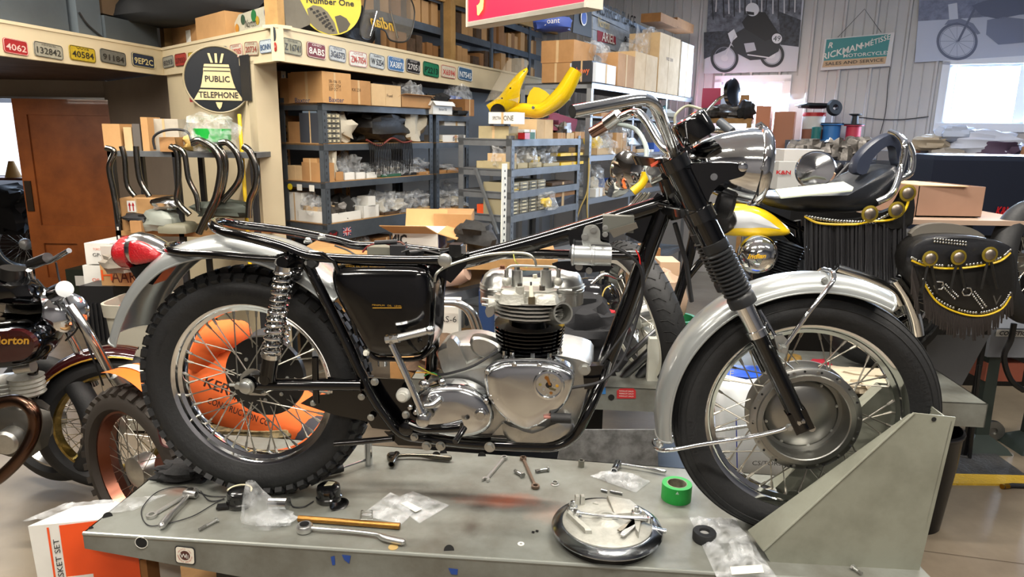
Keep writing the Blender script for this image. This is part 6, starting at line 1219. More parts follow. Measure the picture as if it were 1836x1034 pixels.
po = top_thing(MB().prism([wr(*p, -.034) for p in ((1276, -60), (1448, -60), (1428, 128), (1262, 132))], WN*.006), 'racing_poster', mat('b7bac2', .5), 'large black and white poster of a racing motorcyclist left of the hanging sign', 'poster')
rn = random.Random(2)
wpoly([(1270, 0), (1438, 0), (1432, 84), (1380, 78), (1300, 76), (1264, 106)], mat('6f7480', .5, var=.7, scale=14), po, -.0345)
for k in range(16): x = 1276+k*10; wline([(x, -20), (x+rn.uniform(-3, 3), 28+rn.uniform(-8, 8))], BWL if k % 2 else BWD, po, -.036, 2.2)
wpoly([(1262, 58), (1300, 55), (1330, 62), (1300, 90), (1262, 106)], mat('3a3f4a', .5, var=.7, scale=30), po, -.037); wpoly([(1396, 20), (1436, 36), (1432, 84), (1400, 80)], mat('3a3f4a', .5, var=.7, scale=30), po, -.037)
for cx, cy, r in ((1299, 104, 25), (1384, 98, 22)): wring(cx, cy, r, r+1, 5, BWD, po, -.040); wring(cx, cy, 6, 6, 6, BWL, po, -.040); wring(cx, cy, r-6, r-5, 1, mat('7f8490', .5), po, -.0385)
wpoly([(1318, 60), (1345, 44), (1378, 48), (1402, 62), (1396, 92), (1372, 106), (1345, 108), (1322, 96), (1312, 78)], BWD, po, -.0405); wpoly([(1330, 40), (1346, 20), (1372, 22), (1386, 44), (1398, 62), (1372, 74), (1350, 60), (1336, 52)], mat('14161c', .5), po, -.041)
wring(1349, 17, 12, 12, 12, mat('d5d8de', .5), po, -.0415); wpoly([(1338, 20), (1352, 22), (1352, 27), (1340, 26)], BWD, po, -.042)
wring(1393, 69, 9, 9, 9, mat('d5d8de', .5), po, -.042); text('49', wr(1393, 69, -.044), WD, UP, .055, BWD, po)
wpoly([(1305, 60), (1316, 52), (1322, 66), (1310, 76)], mat('d5d8de', .5), po, -.042); wpoly([(1334, 78), (1352, 76), (1356, 90), (1338, 94)], mat('a9acb4', .5), po, -.042); wline([(1318, 62), (1299, 104)], BWL, po, -.042, 2); wline([(1340, 98), (1384, 104)], BWL, po, -.0425, 2)
po2 = top_thing(MB().prism([wr(*p, -.034) for p in ((1654, -60), (1990, -60), (1990, 90), (1640, 112))], WN*.006), 'faded_poster', mat('aeb6c8', .5), 'pale faded motorcycle poster above the large window', 'poster')
wpoly([(1648, 0), (1840, 0), (1836, 26), (1646, 38)], mat('7d86a0', .5, var=.4, scale=12), po2, -.0345)
F1 = mat('6f7890', .5); F2 = mat('59627a', .5)
wring(1716, 74, 37, 34, 5, F2, po2, -.037); wring(1716, 74, 31, 28, 1, F1, po2, -.037); wpoly([(1693, 45), (1700, 36), (1722, 33), (1745, 42), (1758, 60), (1752, 62), (1738, 46), (1716, 40)], F1, po2, -.038); wpoly([(1742, 10), (1770, 0), (1840, -5), (1840, 24), (1790, 34), (1760, 28)], F2, po2, -.038); wpoly([(1770, 36), (1800, 30), (1836, 34), (1836, 76), (1790, 80), (1768, 62)], F1, po2, -.038)
wline([(1750, 10), (1718, 74)], F2, po2, -.0385, 4); wpoly([(1700, 8), (1716, 5), (1718, 34), (1702, 36)], mat('bcc3d2', .5), po2, -.038)
for k in range(12): a = 2*pi*k/12; wline([(1716, 74), (1716+31*cos(a), 74+29*sin(a))], F1, po2, -.0365, .6)
# RICKMAN sign
rs = thing('hanging_sign', 'teal and tan motorcycle sales and service sign hanging on the white wall', 'sign', wr(1535, 95, -.1))
def wq(x, y): return wr(x, y, -.07)
TEAL = mat('2c7f80', .5)
MB().prism([wq(1479, 70), wq(1604, 58), wq(1596, 118), wq(1471, 126)], WN*.05).build('case', mat('c9c8c8', .5), rs, smooth=False)
def wq2(x, y, o_=0): return wr(x, y, -.0715-o_)
MB().prism([wq2(1482, 71), wq2(1597, 61), wq2(1590, 101), wq2(1477, 109)], -WN*.001).build('teal_panel', TEAL, rs, smooth=False); MB().prism([wq2(1477, 109), wq2(1590, 101), wq2(1587, 114), wq2(1474, 121)], -WN*.001).build('tan_panel', mat('b99c7a', .5), rs, smooth=False)
xd = (wq2(1597, 61)-wq2(1482, 71)).normalized()
text('RICKMAN', wq2(1510, 92, .003), (wq2(1540, 81)-wq2(1484, 97)), UP, .062, WHITE, rs, width=.4, shear=.25, bold=.02); text('MÉTISSE', wq2(1573, 72, .003), (wq2(1592, 66)-wq2(1555, 79)), UP, .05, WHITE, rs, width=.25, shear=.25, bold=.01)
text('MOTORCYCLES', wq2(1553, 97, .003), xd, UP, .034, WHITE, rs, width=.43, bold=.01); text('SALES AND SERVICE', wq2(1531, 111, .003), xd, UP, .032, INK, rs, width=.55, bold=.005); text('R', wq2(1489, 81, .003), xd, UP, .055, WHITE, rs, shear=.25, bold=.02); text('+', wq2(1544, 82, .003), xd, UP, .07, WHITE, rs, bold=.03)
MB().tube([wr(1502, 67, -.06), wr(1550, 16, -.03), wr(1580, 58, -.06)], .003, 6).build('hanging_wire', SATIN, rs)
o = MB().tube(catmull([wr(1596, 120, -.04), wr(1592, 150, -.04), wr(1588, 200, -.04), wr(1578, 240, -.04)], 5), .004, 6).build('sign_cord', SATIN); tag(o, 'thin dark cord running down the wall from the hanging sign', 'cord')
o = MB().tube(catmull([wr(1540, 210, -.03), wr(1580, 214, -.03), wr(1620, 214, -.03), wr(1665, 209, -.03)], 5), .005, 6).build('wall_cable', SATIN); tag(o, 'dark cable sagging along the wall left of the large window', 'cable')
# dark shelf by the wall with spools and bucket
def ws_(px, z, off):   # point at height z on a plane parallel to the right wall, off metres into the room
    o = WR0-WN*off; y0, y1 = 100., 500.
    for _ in range(3):
        a, b = PP(px, y0, o, WN).z, PP(px, y1, o, WN).z; y0, y1 = y1, y0+(z-a)*(y1-y0)/(b-a)
        if abs(y1-y0) < 1e-3: break
    return PP(px, y1, o, WN)
def wz(px, py, off): return PP(px, py, WR0-WN*off, WN).z
SZ = wz(1480, 252, .7)
def wbx(px0, px1, z, pyt, off, dep, m, nm, label, cat, **k):
    a, b = ws_(px0, z, off), ws_(px1, z, off); h = wz((px0+px1)/2, pyt, off)-z; o = MB().obox(a, b-a, WN*dep, UP*h).build(nm, m, None, smooth=False); tag(o, label, cat); return o
sh = thing('wall_shelf', 'dark steel bench shelf under the hanging sign carrying cable spools', 'shelf', ws_(1415, 0, .7))
a, b = ws_(1408, SZ, .7), ws_(1560, SZ, .7); MB().obox(a-UP*.04, b-a, WN*.45, UP*.04).build('shelf_board', mat('3c4250', .5), sh, smooth=False); a2_, b2_ = V(a), V(b); a2_.z = b2_.z = 0; MB().obox(a2_+UP*.6, b-a, WN*.4, UP*.04).build('lower_board', mat('3c4250', .5), sh, smooth=False)
for q in (a2_, b2_-WD*.04, a2_+WN*.4, b2_-WD*.04+WN*.4): MB().obox(q, WD*.04, WN*.04, UP*(SZ-.03)).build('leg', mat('3c4250', .5), sh, smooth=False)
def spool(px, pyt, r, m, label, h2_=None):
    c = ws_(px, SZ, .5); h = wz(px, pyt, .5)-SZ; o = thing('cable_spool', label, 'spool', c); MB().lathe(c, UP, [(r*1.35, 0), (r*1.35, .01), (r, .011), (r, h-.011), (r*1.35, h-.01), (r*1.35, h), (.0001, h)], 24).build('drum', m, o); return o, c, h
o, c, h = spool(1489, 222, .085, mat('2c6fb0', .5), 'blue cable spool with a coil of black hose on it'); MB().lathe(c, UP, [(.11, h), (.11, h+.01), (.0001, h+.01)], 24).build('flange', SATIN, o); MB().lathe(c+UP*(h+.16), (.1, -1, .2), [(.03, -.03), (.07, -.03), (.085, 0), (.07, .03), (.03, .03)], 20, closed=True).build('black_coil', mat('15171c', .6), o)
o, c, h = spool(1528, 224, .07, mat('b83048', .5), 'red cable spool with a small black spool on it'); MB().lathe(c, UP, [(.1, h), (.1, h+.01), (.04, h+.012), (.03, h+.09), (.06, h+.1), (.06, h+.11), (.0001, h+.11)], 20).build('black_spool', mat('15171c', .6), o)
c = ws_(1455, SZ, .45); h = wz(1452, 195, .45)-SZ; o = thing('bucket', 'tall white and rust bucket with red band on the wall shelf', 'bucket', c)
MB().lathe(c, UP, [(.1, 0), (.105, h*.35), (.0001, h*.36)], 28).build('rusty_drum', mat('8a5a48', .6), o); MB().lathe(c+UP*h*.36, UP, [(.105, 0), (.11, h*.4), (.0001, h*.4)], 28).build('white_bucket', mat('c4c2c0', .6), o); MB().lathe(c+UP*h*.76, UP, [(.112, 0), (.112, h*.12), (.0001, h*.12)], 28).build('red_lid', RED, o)
MB().crumple(c+UP*(h+.03), (.36, .26, .06), 2, .2, 18, 10).build('black_hose_cover', mat('14161a', .5), o)
c = ws_(1462, SZ, .62); top_thing(MB().lathe(c, UP, [(.045, 0), (.045, .13), (.04, .135), (.0001, .135)], 20), 'tin', mat('1f6a68', .4), 'small teal tin before the rusty bucket', 'tin')
# clutter shelf before the small window
Z5 = wz(1300, 212, .55)
sh2 = thing('wall_shelf', 'wooden shelf with clutter in front of the small window', 'shelf', ws_(1255, 0, .6)); a, b = ws_(1250, Z5, .6), ws_(1348, Z5, .6); MB().obox(a-UP*.05, b-a, WN*.4, UP*.05).build('board', WOODB, sh2, smooth=False)
for q in (a, b-WD*.05): q = V((q.x, q.y, 0)); MB().obox(q, WD*.05, WN*.05, UP*(Z5-.05)).build('leg', WOODB, sh2, smooth=False)
for r in ((1256, 1289, 158, mat('a82a48', .5), 'red carton by the small window'), (1290, 1306, 172, mat('b8c4dc', .5), 'pale blue box before the small window'), (1318, 1340, 170, C1, 'tan box before the small window')): wbx(r[0], r[1], Z5, r[2], .5, .2, r[3], 'carton', r[4], 'box')
top_thing(MB().crumple(ws_(1300, Z5, .55)+UP*.06, (.45, .2, .14), 8, .6, 20, 12), 'chain_heap', PART, 'heap of metal chain and parts on the window shelf', 'parts'); top_thing(MB().crumple(ws_(1336, Z5, .56)+UP*.08, (.18, .14, .18), 18, .5), 'black_helmet', DK, 'dark round lump hanging at the shelf end by the window', 'parts')
wbx(1348, 1373, 1.35, 190, .6, .3, mat('b9795a', .7), 'carton', 'orange-brown carton below the small window', 'box'); wbx(1382, 1418, 1.45, 200, .45, .25, mat('a8745a', .7), 'carton', 'brown carton with a lid at the corner of the small window', 'box')
st = thing('storage_cabinet', 'grey storage cabinet standing below the small window', 'cabinet', ws_(1345, 0, .6)); a, b = ws_(1340, 1.0, .6), ws_(1425, 1.0, .6); a.z = b.z = 0; MB().obox(a, b-a, WN*.4, UP*1.35).build('body', mat('5a5f6a', .6), st, smooth=False)
for k in range(3): MB().obox(a+(b-a)*.04+UP*(.1+.42*k)-WN*.01, (b-a)*.92, WN*.01, UP*.38).build('drawer', mat('666c78', .5), st, smooth=False)
# long bench with goods under the large window
bz = wz(1720, 292, 1.3); BM = mat('262c3a', .5)
be = thing('work_bench', 'long dark bench below the large window piled with bags and boxes', 'bench', ws_(1560, 0, 1.3)); a, b = ws_(1440, bz, 1.3), ws_(2050, bz, 1.3); MB().obox(a-UP*.05, b-a, WN*.7, UP*.05).build('bench_top', BM, be, smooth=False)
a.z = b.z = 0; MB().obox(a+UP*(bz-.5), b-a, WN*.03, UP*.4).build('apron', BM, be, smooth=False); MB().obox(a+UP*.5, b-a, WN*.6, UP*.03).build('lower_shelf', BM, be, smooth=False)
for t in (0, .33, .66, .98): MB().obox(a+(b-a)*t, WD*.06, WN*.06, UP*(bz-.05)).build('leg', BM, be, smooth=False)
for x0, x1, y, c_, l in ((1632, 1648, 258, 'b98a70', 'tan carton left of the pale bags'), (1648, 1685, 268, 'aab0c0', 'pale carton under the tan bag'), (1695, 1728, 250, 'b4bccc', 'pale grey carton right of the tan bag'), (1792, 1850, 262, 'c08a60', 'orange-tan carton at the right end of the bench')): wbx(x0, x1, bz, y, 1.1, .3, mat(c_, .7), 'carton', l, 'box')
for x, y, w, h, c_, l in ((1668, 256, .28, .14, 'a89c8a', 'tan bag on the pale carton'), (1712, 240, .3, .14, 'b4c0d8', 'white plastic bag on the grey carton'), (1765, 258, .5, .2, 'c0c8dc', 'heap of white plastic bags in the middle of the bench'), (1730, 280, .6, .14, 'a09c98', 'pair of grey-tan cushions at the bench edge'), (1783, 268, .4, .2, '4a3a52', 'purple cloth bundle before the orange-tan carton')):
    q = PP(x, y, WR0-WN*1.15, WN); top_thing(MB().crumple(q, (w, .3, h), x, .35, 18, 12, rz(radians(-25))), 'cloth_bag', mat(c_, .7), l, 'bag')
pending2 = [(1540, 1560, 268, 'b8a890', 'small cream vice block at the bench left end'), (1572, 1600, 270, '6a6a72', 'grey metal box at the bench left end')]
for x0, x1, y, c_, l in pending2: wbx(x0, x1, bz, y, 1.2, .2, mat(c_, .5), 'box', l, 'box')
for x0, x1, c_ in ((1756, 1776, 'b0aeb4'), (1794, 1822, 'b8b2a8'), (1824, 1850, 'b8b8bc')):
    a = PY(x0, 372, 4.6); b = PY(x1, 372, 4.6); MB().obox(V((a.x, a.y, a.z)), V((b.x-a.x, 0, 0)), V((0, .1, 0)), UP*.07).build('goods_carton', mat(c_, .6), be, smooth=False)
# ================================================================ second lift behind the motorcycle and what lies on it
def Z2(px, py, z=.62): return PZ(px, py, z)
e0, e1_ = Z2(1000, 690), Z2(1772, 724); lx = (e1_-e0).normalized(); ly = V((-lx.y, lx.x, 0))
l2 = thing('motorcycle_lift', 'second grey lift table behind the motorcycle, with a red plate on its edge', 'lift', nz(e0, -.62))
L0 = e0-lx*.62; LL = (e1_-L0).length
MB().obox(L0-UP*.004, lx*LL, ly*.62, UP*.004).build('table_top', LGREY, l2, smooth=False); MB().obox(L0-UP*.1, lx*LL, ly*.004, UP*.1).build('front_skirt', LGREY, l2, smooth=False); MB().obox(L0+lx*LL-UP*.1, -lx*.004, ly*.62, UP*.1).build('end_skirt', LGREY, l2, smooth=False); MB().obox(L0-UP*.1, lx*.004, ly*.62, UP*.1).build('end_skirt', LGREY, l2, smooth=False)
MB().obox(L0+ly*.1-UP*.52, lx*LL*.9, ly*.4, UP*.06).build('base', SATIN, l2, smooth=False)
for t in (.3, .62, .9): MB().obox(L0+lx*LL*t+ly*.1-UP*.6, lx*.12, ly*.35, UP*.5).build('leg', SATIN, l2, smooth=False)
def l2f(px, py, off=.002): return PP(px, py, e0-ly*off, ly)
MB().prism([l2f(*p) for p in ((1106, 700), (1112, 696), (1136, 696), (1140, 700), (1140, 714), (1106, 714))], -ly*.001).build('red_plate', mat('b0282c', .5), l2)
for k in range(3): text('WARNING LIFT CAPACITY', l2f(1123, 701+k*4.5, .004), lx, UP, .006, WHITE, l2, width=.06)
MB().prism([l2f(*p) for p in ((1076, 696), (1086, 694), (1086, 706), (1076, 706))], -ly*.001).build('blue_tape', mat('2f70b0', .6), l2); q = l2f(1096, 712, .002); MB().cyl(q, q-ly*.001, .013, 16).build('hole', hm, l2)
# low scratched steel sheet seen between the lifts, below the engine
P = [PY(x, y, 2.32) for x, y in ((1010, 770), (1178, 770), (1190, 1110), (940, 1110))]; o = MB().prism(P, V((0, .004, 0))).build('steel_ramp', mat('9a9c9e', .4, .4, h2='6c6d6e', scale=18)); tag(o, 'scratched grey steel ramp standing between the two lifts below the engine', 'ramp')
# wheel builder for the machines in the background
def bwheel(par, c, ax, R, w, tm, rimm=CHROME2, rimr=.74, nsp=18, hub=ALU, knob=False, wall=None):
    ax = V(ax).normalized(); e1, e2, ax = frame(ax); c = V(c); ri = R*rimr
    prof = [(ri, -w*.6)]+[(R-w+cos(a)*w, sin(a)*w) for a in [-pi*.55+pi*1.1*k/10 for k in range(11)]]+[(ri, w*.6)]
    prof = [(max(ri, r), h) for r, h in prof]; t = MB().lathe(c, ax, prof, 56, closed=True).build('tyre', tm, par)
    MB().lathe(c, ax, [(ri+.003, -w*.62), (ri-.01, -w*.5), (ri-.02, 0), (ri-.01, w*.5), (ri+.003, w*.62), (ri-.008, w*.62), (ri-.026, 0), (ri-.008, -w*.62)], 48, closed=True).build('rim', rimm, par)
    MB().lathe(c, ax, [(.0001, -.05), (.02, -.05), (.06, -.035), (.06, .035), (.02, .05), (.0001, .05)], 28).build('hub', hub, par); b = MB()
    for k in range(nsp*2):
        a = 2*pi*k/(nsp*2); s = 1 if k % 2 else -1; a2 = a+.5*(1 if (k//2) % 2 else -1); b.tube([c+ax*s*.03+(e1*cos(a2)+e2*sin(a2))*.055, c+(e1*cos(a)+e2*sin(a))*(ri-.02)], .0018, 4, cap=False)
    stuff(b.build('spokes', SPK, par))
    if wall: MB().lathe(c+ax*w*.98, ax, [(ri+.005, -.004), (R-w*1.0, .0), (R-w*.95, .002), (ri+.005, -.001)], 48, closed=True).build('white_stripe', wall, par)
    if knob:
        for row in (-1, 0, 1):
            for k in range(36):
                a = 2*pi*(k+.5*(row == 0))/36; rd = e1*cos(a)+e2*sin(a); tg = e2*cos(a)-e1*sin(a); up = (rd+ax*row*.55).normalized(); q = c+rd*(R-.012)+ax*row*w*.62-up*.008*abs(row); sd = tg.cross(up); MB().obox(q-tg*.013-sd*w*.27, tg*.026, sd*w*.54, up*.019).build('tread_block', tm, t, smooth=False)
    return t
TY = mat('1b1c1e', .6, bump=.1, bscale=80)
# bike B: custom machine seen behind the steering head; big tyre, headlamp, bars
cb_ = thing('custom_motorcycle', 'black custom motorcycle with yellow and white tank and fringed leather seat on the second lift', 'motorcycle', PZ(1250, 690, .62))
ax = V((-.93, -.26, -.3)); cW = PY(1150, 562, 2.95); ctw = bwheel(cb_, cW, ax, .335, .06, TY, wall=mat('c9c8ba', .5)); e1, e2, axx = frame(ax)
for k in range(44):
    a = 2*pi*k/44; b = MB()
    for s in (-1, 1): b.tube([cW+(e1*cos(a+da*.12)+e2*sin(a+da*.12))*(.3365-.03*(t**2))+axx*t*s*.055 for t, da in ((.15, 0), (.5, .6), (.9, .7))], .0022, 4)
    b.build('tread_groove', hm, ctw)
def c3(x, y, Y=3.0): return PY(x, y, Y)
def ctube(P, r, nm, m, par=None, n=5, seg=10): return MB().tube(catmull([c3(*p) for p in P], n), r, seg).build(nm, m, par or cb_)
ctube([(1190, 610, 2.95), (1225, 500, 3), (1245, 420, 3), (1262, 330, 3.0)], .022, 'fork_leg', BLACK); ctube([(1215, 520, 3.05), (1255, 470, 3.05), (1290, 440, 3.05)], .016, 'fork_brace', BLACK)
MB().lathe(c3(1125, 305, 2.95), c3(1070, 306, 2.8)-c3(1125, 305, 2.95), [(.0001, -.1), (.04, -.09), (.07, -.05), (.08, 0), (.08, .015), (.07, .02), (.0001, .03)], 32).build('headlamp', CHROME, cb_)
MB().lathe(c3(1108, 336, 3.0), V((.2, -.6, -.5)), [(.0001, -.06), (.05, -.03), (.06, 0), (.05, .01), (.0001, .015)], 28).build('spot_lamp', CHROME, cb_)
ctube([(1134, 344, 2.9), (1148, 332, 2.9), (1156, 318, 2.9), (1158, 308, 2.9)], .018, 'yellow_bracket', YEL)
for x in (0, 8, 16): ctube([(1150+x, 345, 3.05), (1125+x, 375, 3.05), (1112+x, 400, 3.05)], .008, 'chrome_pipe', CHROME2)
# tank: yellow with white panel
TK = [(1262, 392), (1290, 372), (1330, 366), (1372, 376), (1402, 398), (1414, 413), (1404, 420), (1350, 423), (1290, 420), (1262, 412)]
c_t = [c3(x, y, 3.0) for x, y in TK]; tk = MB().dome(catmull(c_t, 3, True), (0, -1, 0), [(.6, -.24), (.95, -.16), (1, -.08), (1, 0), (.93, .05), (.75, .08), (.4, .09), (.02, .095)]).build('fuel_tank', YEL, cb_, angle=60)
MB().dome(catmull([c3(x, y, 2.915) for x, y in ((1296, 385), (1330, 378), (1362, 385), (1396, 408), (1390, 411), (1298, 411))], 2, True), (0, -1, 0), [(1, -.02), (.97, 0), (.6, .012), (.02, .016)]).build('white_panel', mat('c4c8cc', .3, coat=.6), tk)
MB().dome(catmull([c3(x, y, 2.93) for x, y in ((1286, 368), (1310, 374), (1320, 395), (1308, 412), (1285, 418))], 3, True), (0, -1, 0), [(1, -.05), (1, .02), (.7, .04), (.02, .05)]).build('finned_cover', SATIN, cb_)
q = c3(1358, 456, 2.85); bl = MB().lathe(q, c3(1357, 457, 2.6)-q, [(.078, -.06), (.082, -.02), (.078, .01), (.06, .035), (.035, .048), (.0001, .052)], 40).build('chrome_air_cleaner', CHROME, cb_, angle=60); text('Indian', c3(1357, 459, 2.785), (1, 0, .05), UP, .02, mat('d8a820', .4), bl, width=.075, shear=.35, bold=.02)
for i, (x, y) in enumerate(((1405, 452), (1395, 485))):
    b = c3(x, y, 2.98); cyx = MB().lathe(b-UP*.05, V((.3, 0, 1)), [(.0001, 0)]+[(.052+.012*(k % 2), .006*k) for k in range(16)]+[(.0001, .1)], 24).build('cylinder', mat('3b3e42', .4, .7), cb_)
MB().crumple(c3(1420, 520, 3.05), (.42, .2, .3), 21, .3, 18, 12).build('engine', mat('2a2c30', .35, .8), cb_); MB().lathe(c3(1478, 500, 3.0), (0, -1, 0), [(.09, 0), (.085, .04), (.03, .06), (.0001, .062)], 28).build('derby_cover', mat('6f7478', .25, 1), cb_)
for P, r in (([(1262, 332), (1300, 350), (1380, 385), (1440, 412)], .016), ([(1280, 430), (1340, 480), (1420, 560), (1560, 590), (1640, 560)], .018), ([(1405, 415), (1470, 470), (1560, 520), (1610, 560)], .016), ([(1430, 395), (1435, 440), (1445, 500)], .016)): ctube([(x, y, 3.05) for x, y in P], r, 'frame_tube', BLACK)
for P in ([(1385, 500), (1430, 500), (1490, 540)], [(1500, 480), (1560, 500), (1600, 520), (1615, 545)]): ctube([(x, y, 2.9) for x, y in P], .02, 'exhaust_pipe', CHROME2)
ctube([(1605, 500, 2.9), (1625, 530, 2.9), (1640, 570, 2.9), (1645, 600, 2.9)], .028, 'crash_bar', CHROME)
cw = PY(1585, 560, 3.05); bwheel(cb_, (cw.x, cw.y, .62+.32), (.06, -1, 0), .32, .065, TY)
# handlebar, grips, mirror of the custom machine
ctube([(1252, 300, 3.0), (1246, 262, 3.05), (1262, 236, 3.05), (1300, 236, 2.95), (1330, 250, 2.8)], .0125, 'handlebar', CHROME2); ctube([(1290, 218, 2.95), (1312, 236, 2.9)], .019, 'grip', mat('3a4048', .5)); ctube([(1210, 222, 3.1), (1212, 205, 3.1), (1232, 190, 3.1), (1258, 196, 3.0)], .006, 'cable', mat('9a9a88', .5))
ctube([(1262, 205, 3.0), (1285, 180, 3.0), (1305, 168, 2.95)], .006, 'mirror_stem', CHROME2); MB().lathe(c3(1316, 166, 2.95), V((.7, -.7, .1)), [(.0001, -.03), (.05, -.02), (.058, 0), (.05, .004), (.0001, .005)], 28).build('mirror', mat('596070', .15, 1), cb_)
for i in range(7): r = random.Random(i+40); x, y = r.uniform(1250, 1325), r.uniform(250, 350); ctube([(x, y, 3.0), (x+r.uniform(-20, 20), y+20, 3.0), (x+r.uniform(-30, 30), y+45, 3.05)], .005, 'cable', CHROME2 if i % 2 else SATIN)
for i, (x, y, r_) in enumerate(((1262, 262, .025), (1282, 275, .03), (1300, 262, .02), (1250, 335, .03))): MB().lathe(c3(x, y, 3.0), (.1, -1, .3), [(r_, -.03), (r_, .01), (.0001, .015)], 20).build('instrument', CHROME2 if i % 2 else SATIN, cb_)
# seat, paper on it, backrest
ST = [(1362, 352), (1395, 350), (1440, 352), (1500, 345), (1540, 330), (1572, 308), (1598, 296), (1612, 305), (1610, 330), (1590, 355), (1560, 372), (1520, 380), (1480, 381), (1420, 378), (1375, 368)]
seat = MB().dome(catmull([c3(x, y, 3.0) for x, y in ST], 3, True), (0, -1, 0), [(.6, -.24), (.92, -.2), (1, -.12), (1, 0), (.95, .04), (.8, .065), (.4, .08), (.02, .082)]).build('seat', mat('1d2026', .35, bump=.1, bscale=60, name='seat_leather'), cb_, angle=60)
sk_ = [(1443, 384), (1470, 394), (1530, 392), (1560, 384), (1600, 372), (1618, 340), (1636, 345), (1634, 400), (1600, 412), (1560, 397), (1500, 402), (1450, 392)]
MB().dome(catmull([c3(x, y, 2.93) for x, y in sk_], 2, True), (0, -1, 0), [(1, -.02), (1, .01), (.9, .018)]).build('seat_skirt', LEA, cb_)
SIL = mat('c4c4c0', .25, 1); b = None
for k in range(34):
    t = k/33; x = 1446+172*t; y = 388+10*sin(t*pi*.9)-26*max(0, t-.72)*3; MB().ball(c3(x, y, 2.9), .0075, 8, 5, (1, .5, 1)).build('stud', SIL, seat)
MB().tube(catmull([c3(x, y+5, 2.9) for x, y in ((1443, 383), (1470, 395), (1530, 397), (1560, 392), (1600, 388), (1622, 372), (1632, 345))], 5), .005, 6).build('yellow_piping', YEL, seat)
def concho(x, y, Y, par, r=.034): 
    q = c3(x, y, Y); MB().lathe(q, (0, -1, 0), [(r, 0), (r*1.02, .004), (r*.75, .006), (r*.74, .004), (.0001, .006)], 20).build('concho', mat('b09a3c', .35, .8), par); MB().lathe(q-V((0, .006, 0)), (0, -1, 0), [(r*.7, 0), (r*.5, .005), (.0001, .007)], 16).build('concho_centre', mat('8a8076', .35, .9), par)
for x, y in ((1559, 383), (1607, 376), (1627, 346)): concho(x, y, 2.88, seat)
rn = random.Random(9)
for k in range(62):
    x = 1444+k*2.95; y0 = 392+10*sin((k/61)*pi*.9)-30*max(0, (k/61)-.8)*3; y1 = 512-(10 if k < 8 else 0)+rn.uniform(-8, 6); Y = 2.91+rn.uniform(0, .03)
    MB().tube([c3(x, y0, Y), c3(x+rn.uniform(-1, 1), (y0+y1)/2, Y), c3(x+rn.uniform(-2.5, 2.5), y1, Y)], .0042, 4).build('fringe', mat('26262a', .6), seat)
pap = MB().prism([c3(*p) for p in ((1390, 342, 2.85), (1512, 328, 2.95), (1530, 338, 2.85), (1528, 343, 2.8), (1400, 356, 2.75))], UP*.006).build('paper_pad', mat('c9d2c0', .7)); tag(pap, 'pale green paper pad lying on the black seat', 'paper')
ctube([(1572, 362, 2.9), (1600, 345, 2.9), (1616, 300, 2.95), (1622, 262, 2.95), (1612, 245, 3), (1596, 237, 3.05)], .015, 'backrest_rail', CHROME); ctube([(1608, 322, 3.0), (1632, 310, 3), (1636, 280, 3), (1628, 258, 3)], .014, 'backrest_rail', CHROME)
bp_ = [(1530, 310), (1535, 285), (1560, 258), (1590, 240), (1612, 238), (1622, 255), (1616, 300), (1606, 290), (1602, 264), (1585, 262), (1560, 285), (1548, 312)]
MB().dome(catmull([c3(x, y, 3.05) for x, y in bp_], 3, True), (0, -1, 0), [(.97, -.05), (1, -.02), (1, 0), (.95, .02)]).build('backrest_pad', mat('2a3040', .35), cb_)
# saddlebag with studs and fringe
sb = thing('leather_saddlebag', 'large black studded saddlebag with long fringe and initials hanging behind the front tyre', 'saddlebag', c3(1725, 580, 2.75))
def s3(x, y, o=0): return PY(x, y, 2.75-o)
body = [(1640, 470), (1665, 432), (1730, 425), (1790, 432), (1816, 455), (1820, 520), (1800, 558), (1745, 565), (1690, 548), (1655, 515)]
MB().dome(catmull([s3(x, y) for x, y in body], 3, True), (0, -1, 0), [(.9, -.2), (1, -.15), (1, 0), (.95, .02), (.8, .03), (.02, .035)]).build('bag_body', LEA, sb, angle=60)
flp = [(1633, 470), (1640, 440), (1680, 424), (1750, 424), (1800, 436), (1816, 450), (1800, 468), (1740, 478), (1680, 480), (1650, 478)]
fo = MB().dome(catmull([s3(x, y, .04) for x, y in flp], 3, True), (0, -1, 0), [(1, -.03), (1, .0), (.9, .006)]).build('bag_flap', mat('1c1d21', .38, bump=.1, bscale=60), sb)
MB().dome(catmull([s3(x, y, -.12) for x, y in ((1636, 425), (1650, 406), (1690, 400), (1740, 408), (1766, 428), (1700, 432))], 3, True), (0, -1, 0), [(1, -.03), (1, .0)]).build('inner_flap', mat('6a665f', .3), sb)
def edge(P, n, nm, par, o, r=.0055):
    C = catmull([s3(x, y, o) for x, y in P], 8); 
    for k in range(n): MB().ball(C[int(k*(len(C)-1)/(n-1))], r, 8, 5, (1, .5, 1)).build(nm, SIL, par)
E1 = [(1635, 462), (1655, 470), (1690, 476), (1740, 474), (1790, 464), (1812, 448)]; edge(E1, 34, 'stud', fo, .055); MB().tube(catmull([s3(x, y+5, .052) for x, y in E1], 6), .004, 6).build('yellow_piping', YEL, fo)
E2 = [(1656, 500), (1680, 535), (1720, 555), (1760, 560), (1795, 548), (1812, 525)]; bb_ = sb.children[0]; edge(E2, 36, 'stud', bb_, .03); MB().tube(catmull([s3(x, y+6, .03) for x, y in E2], 6), .004, 6).build('yellow_piping', YEL, bb_)
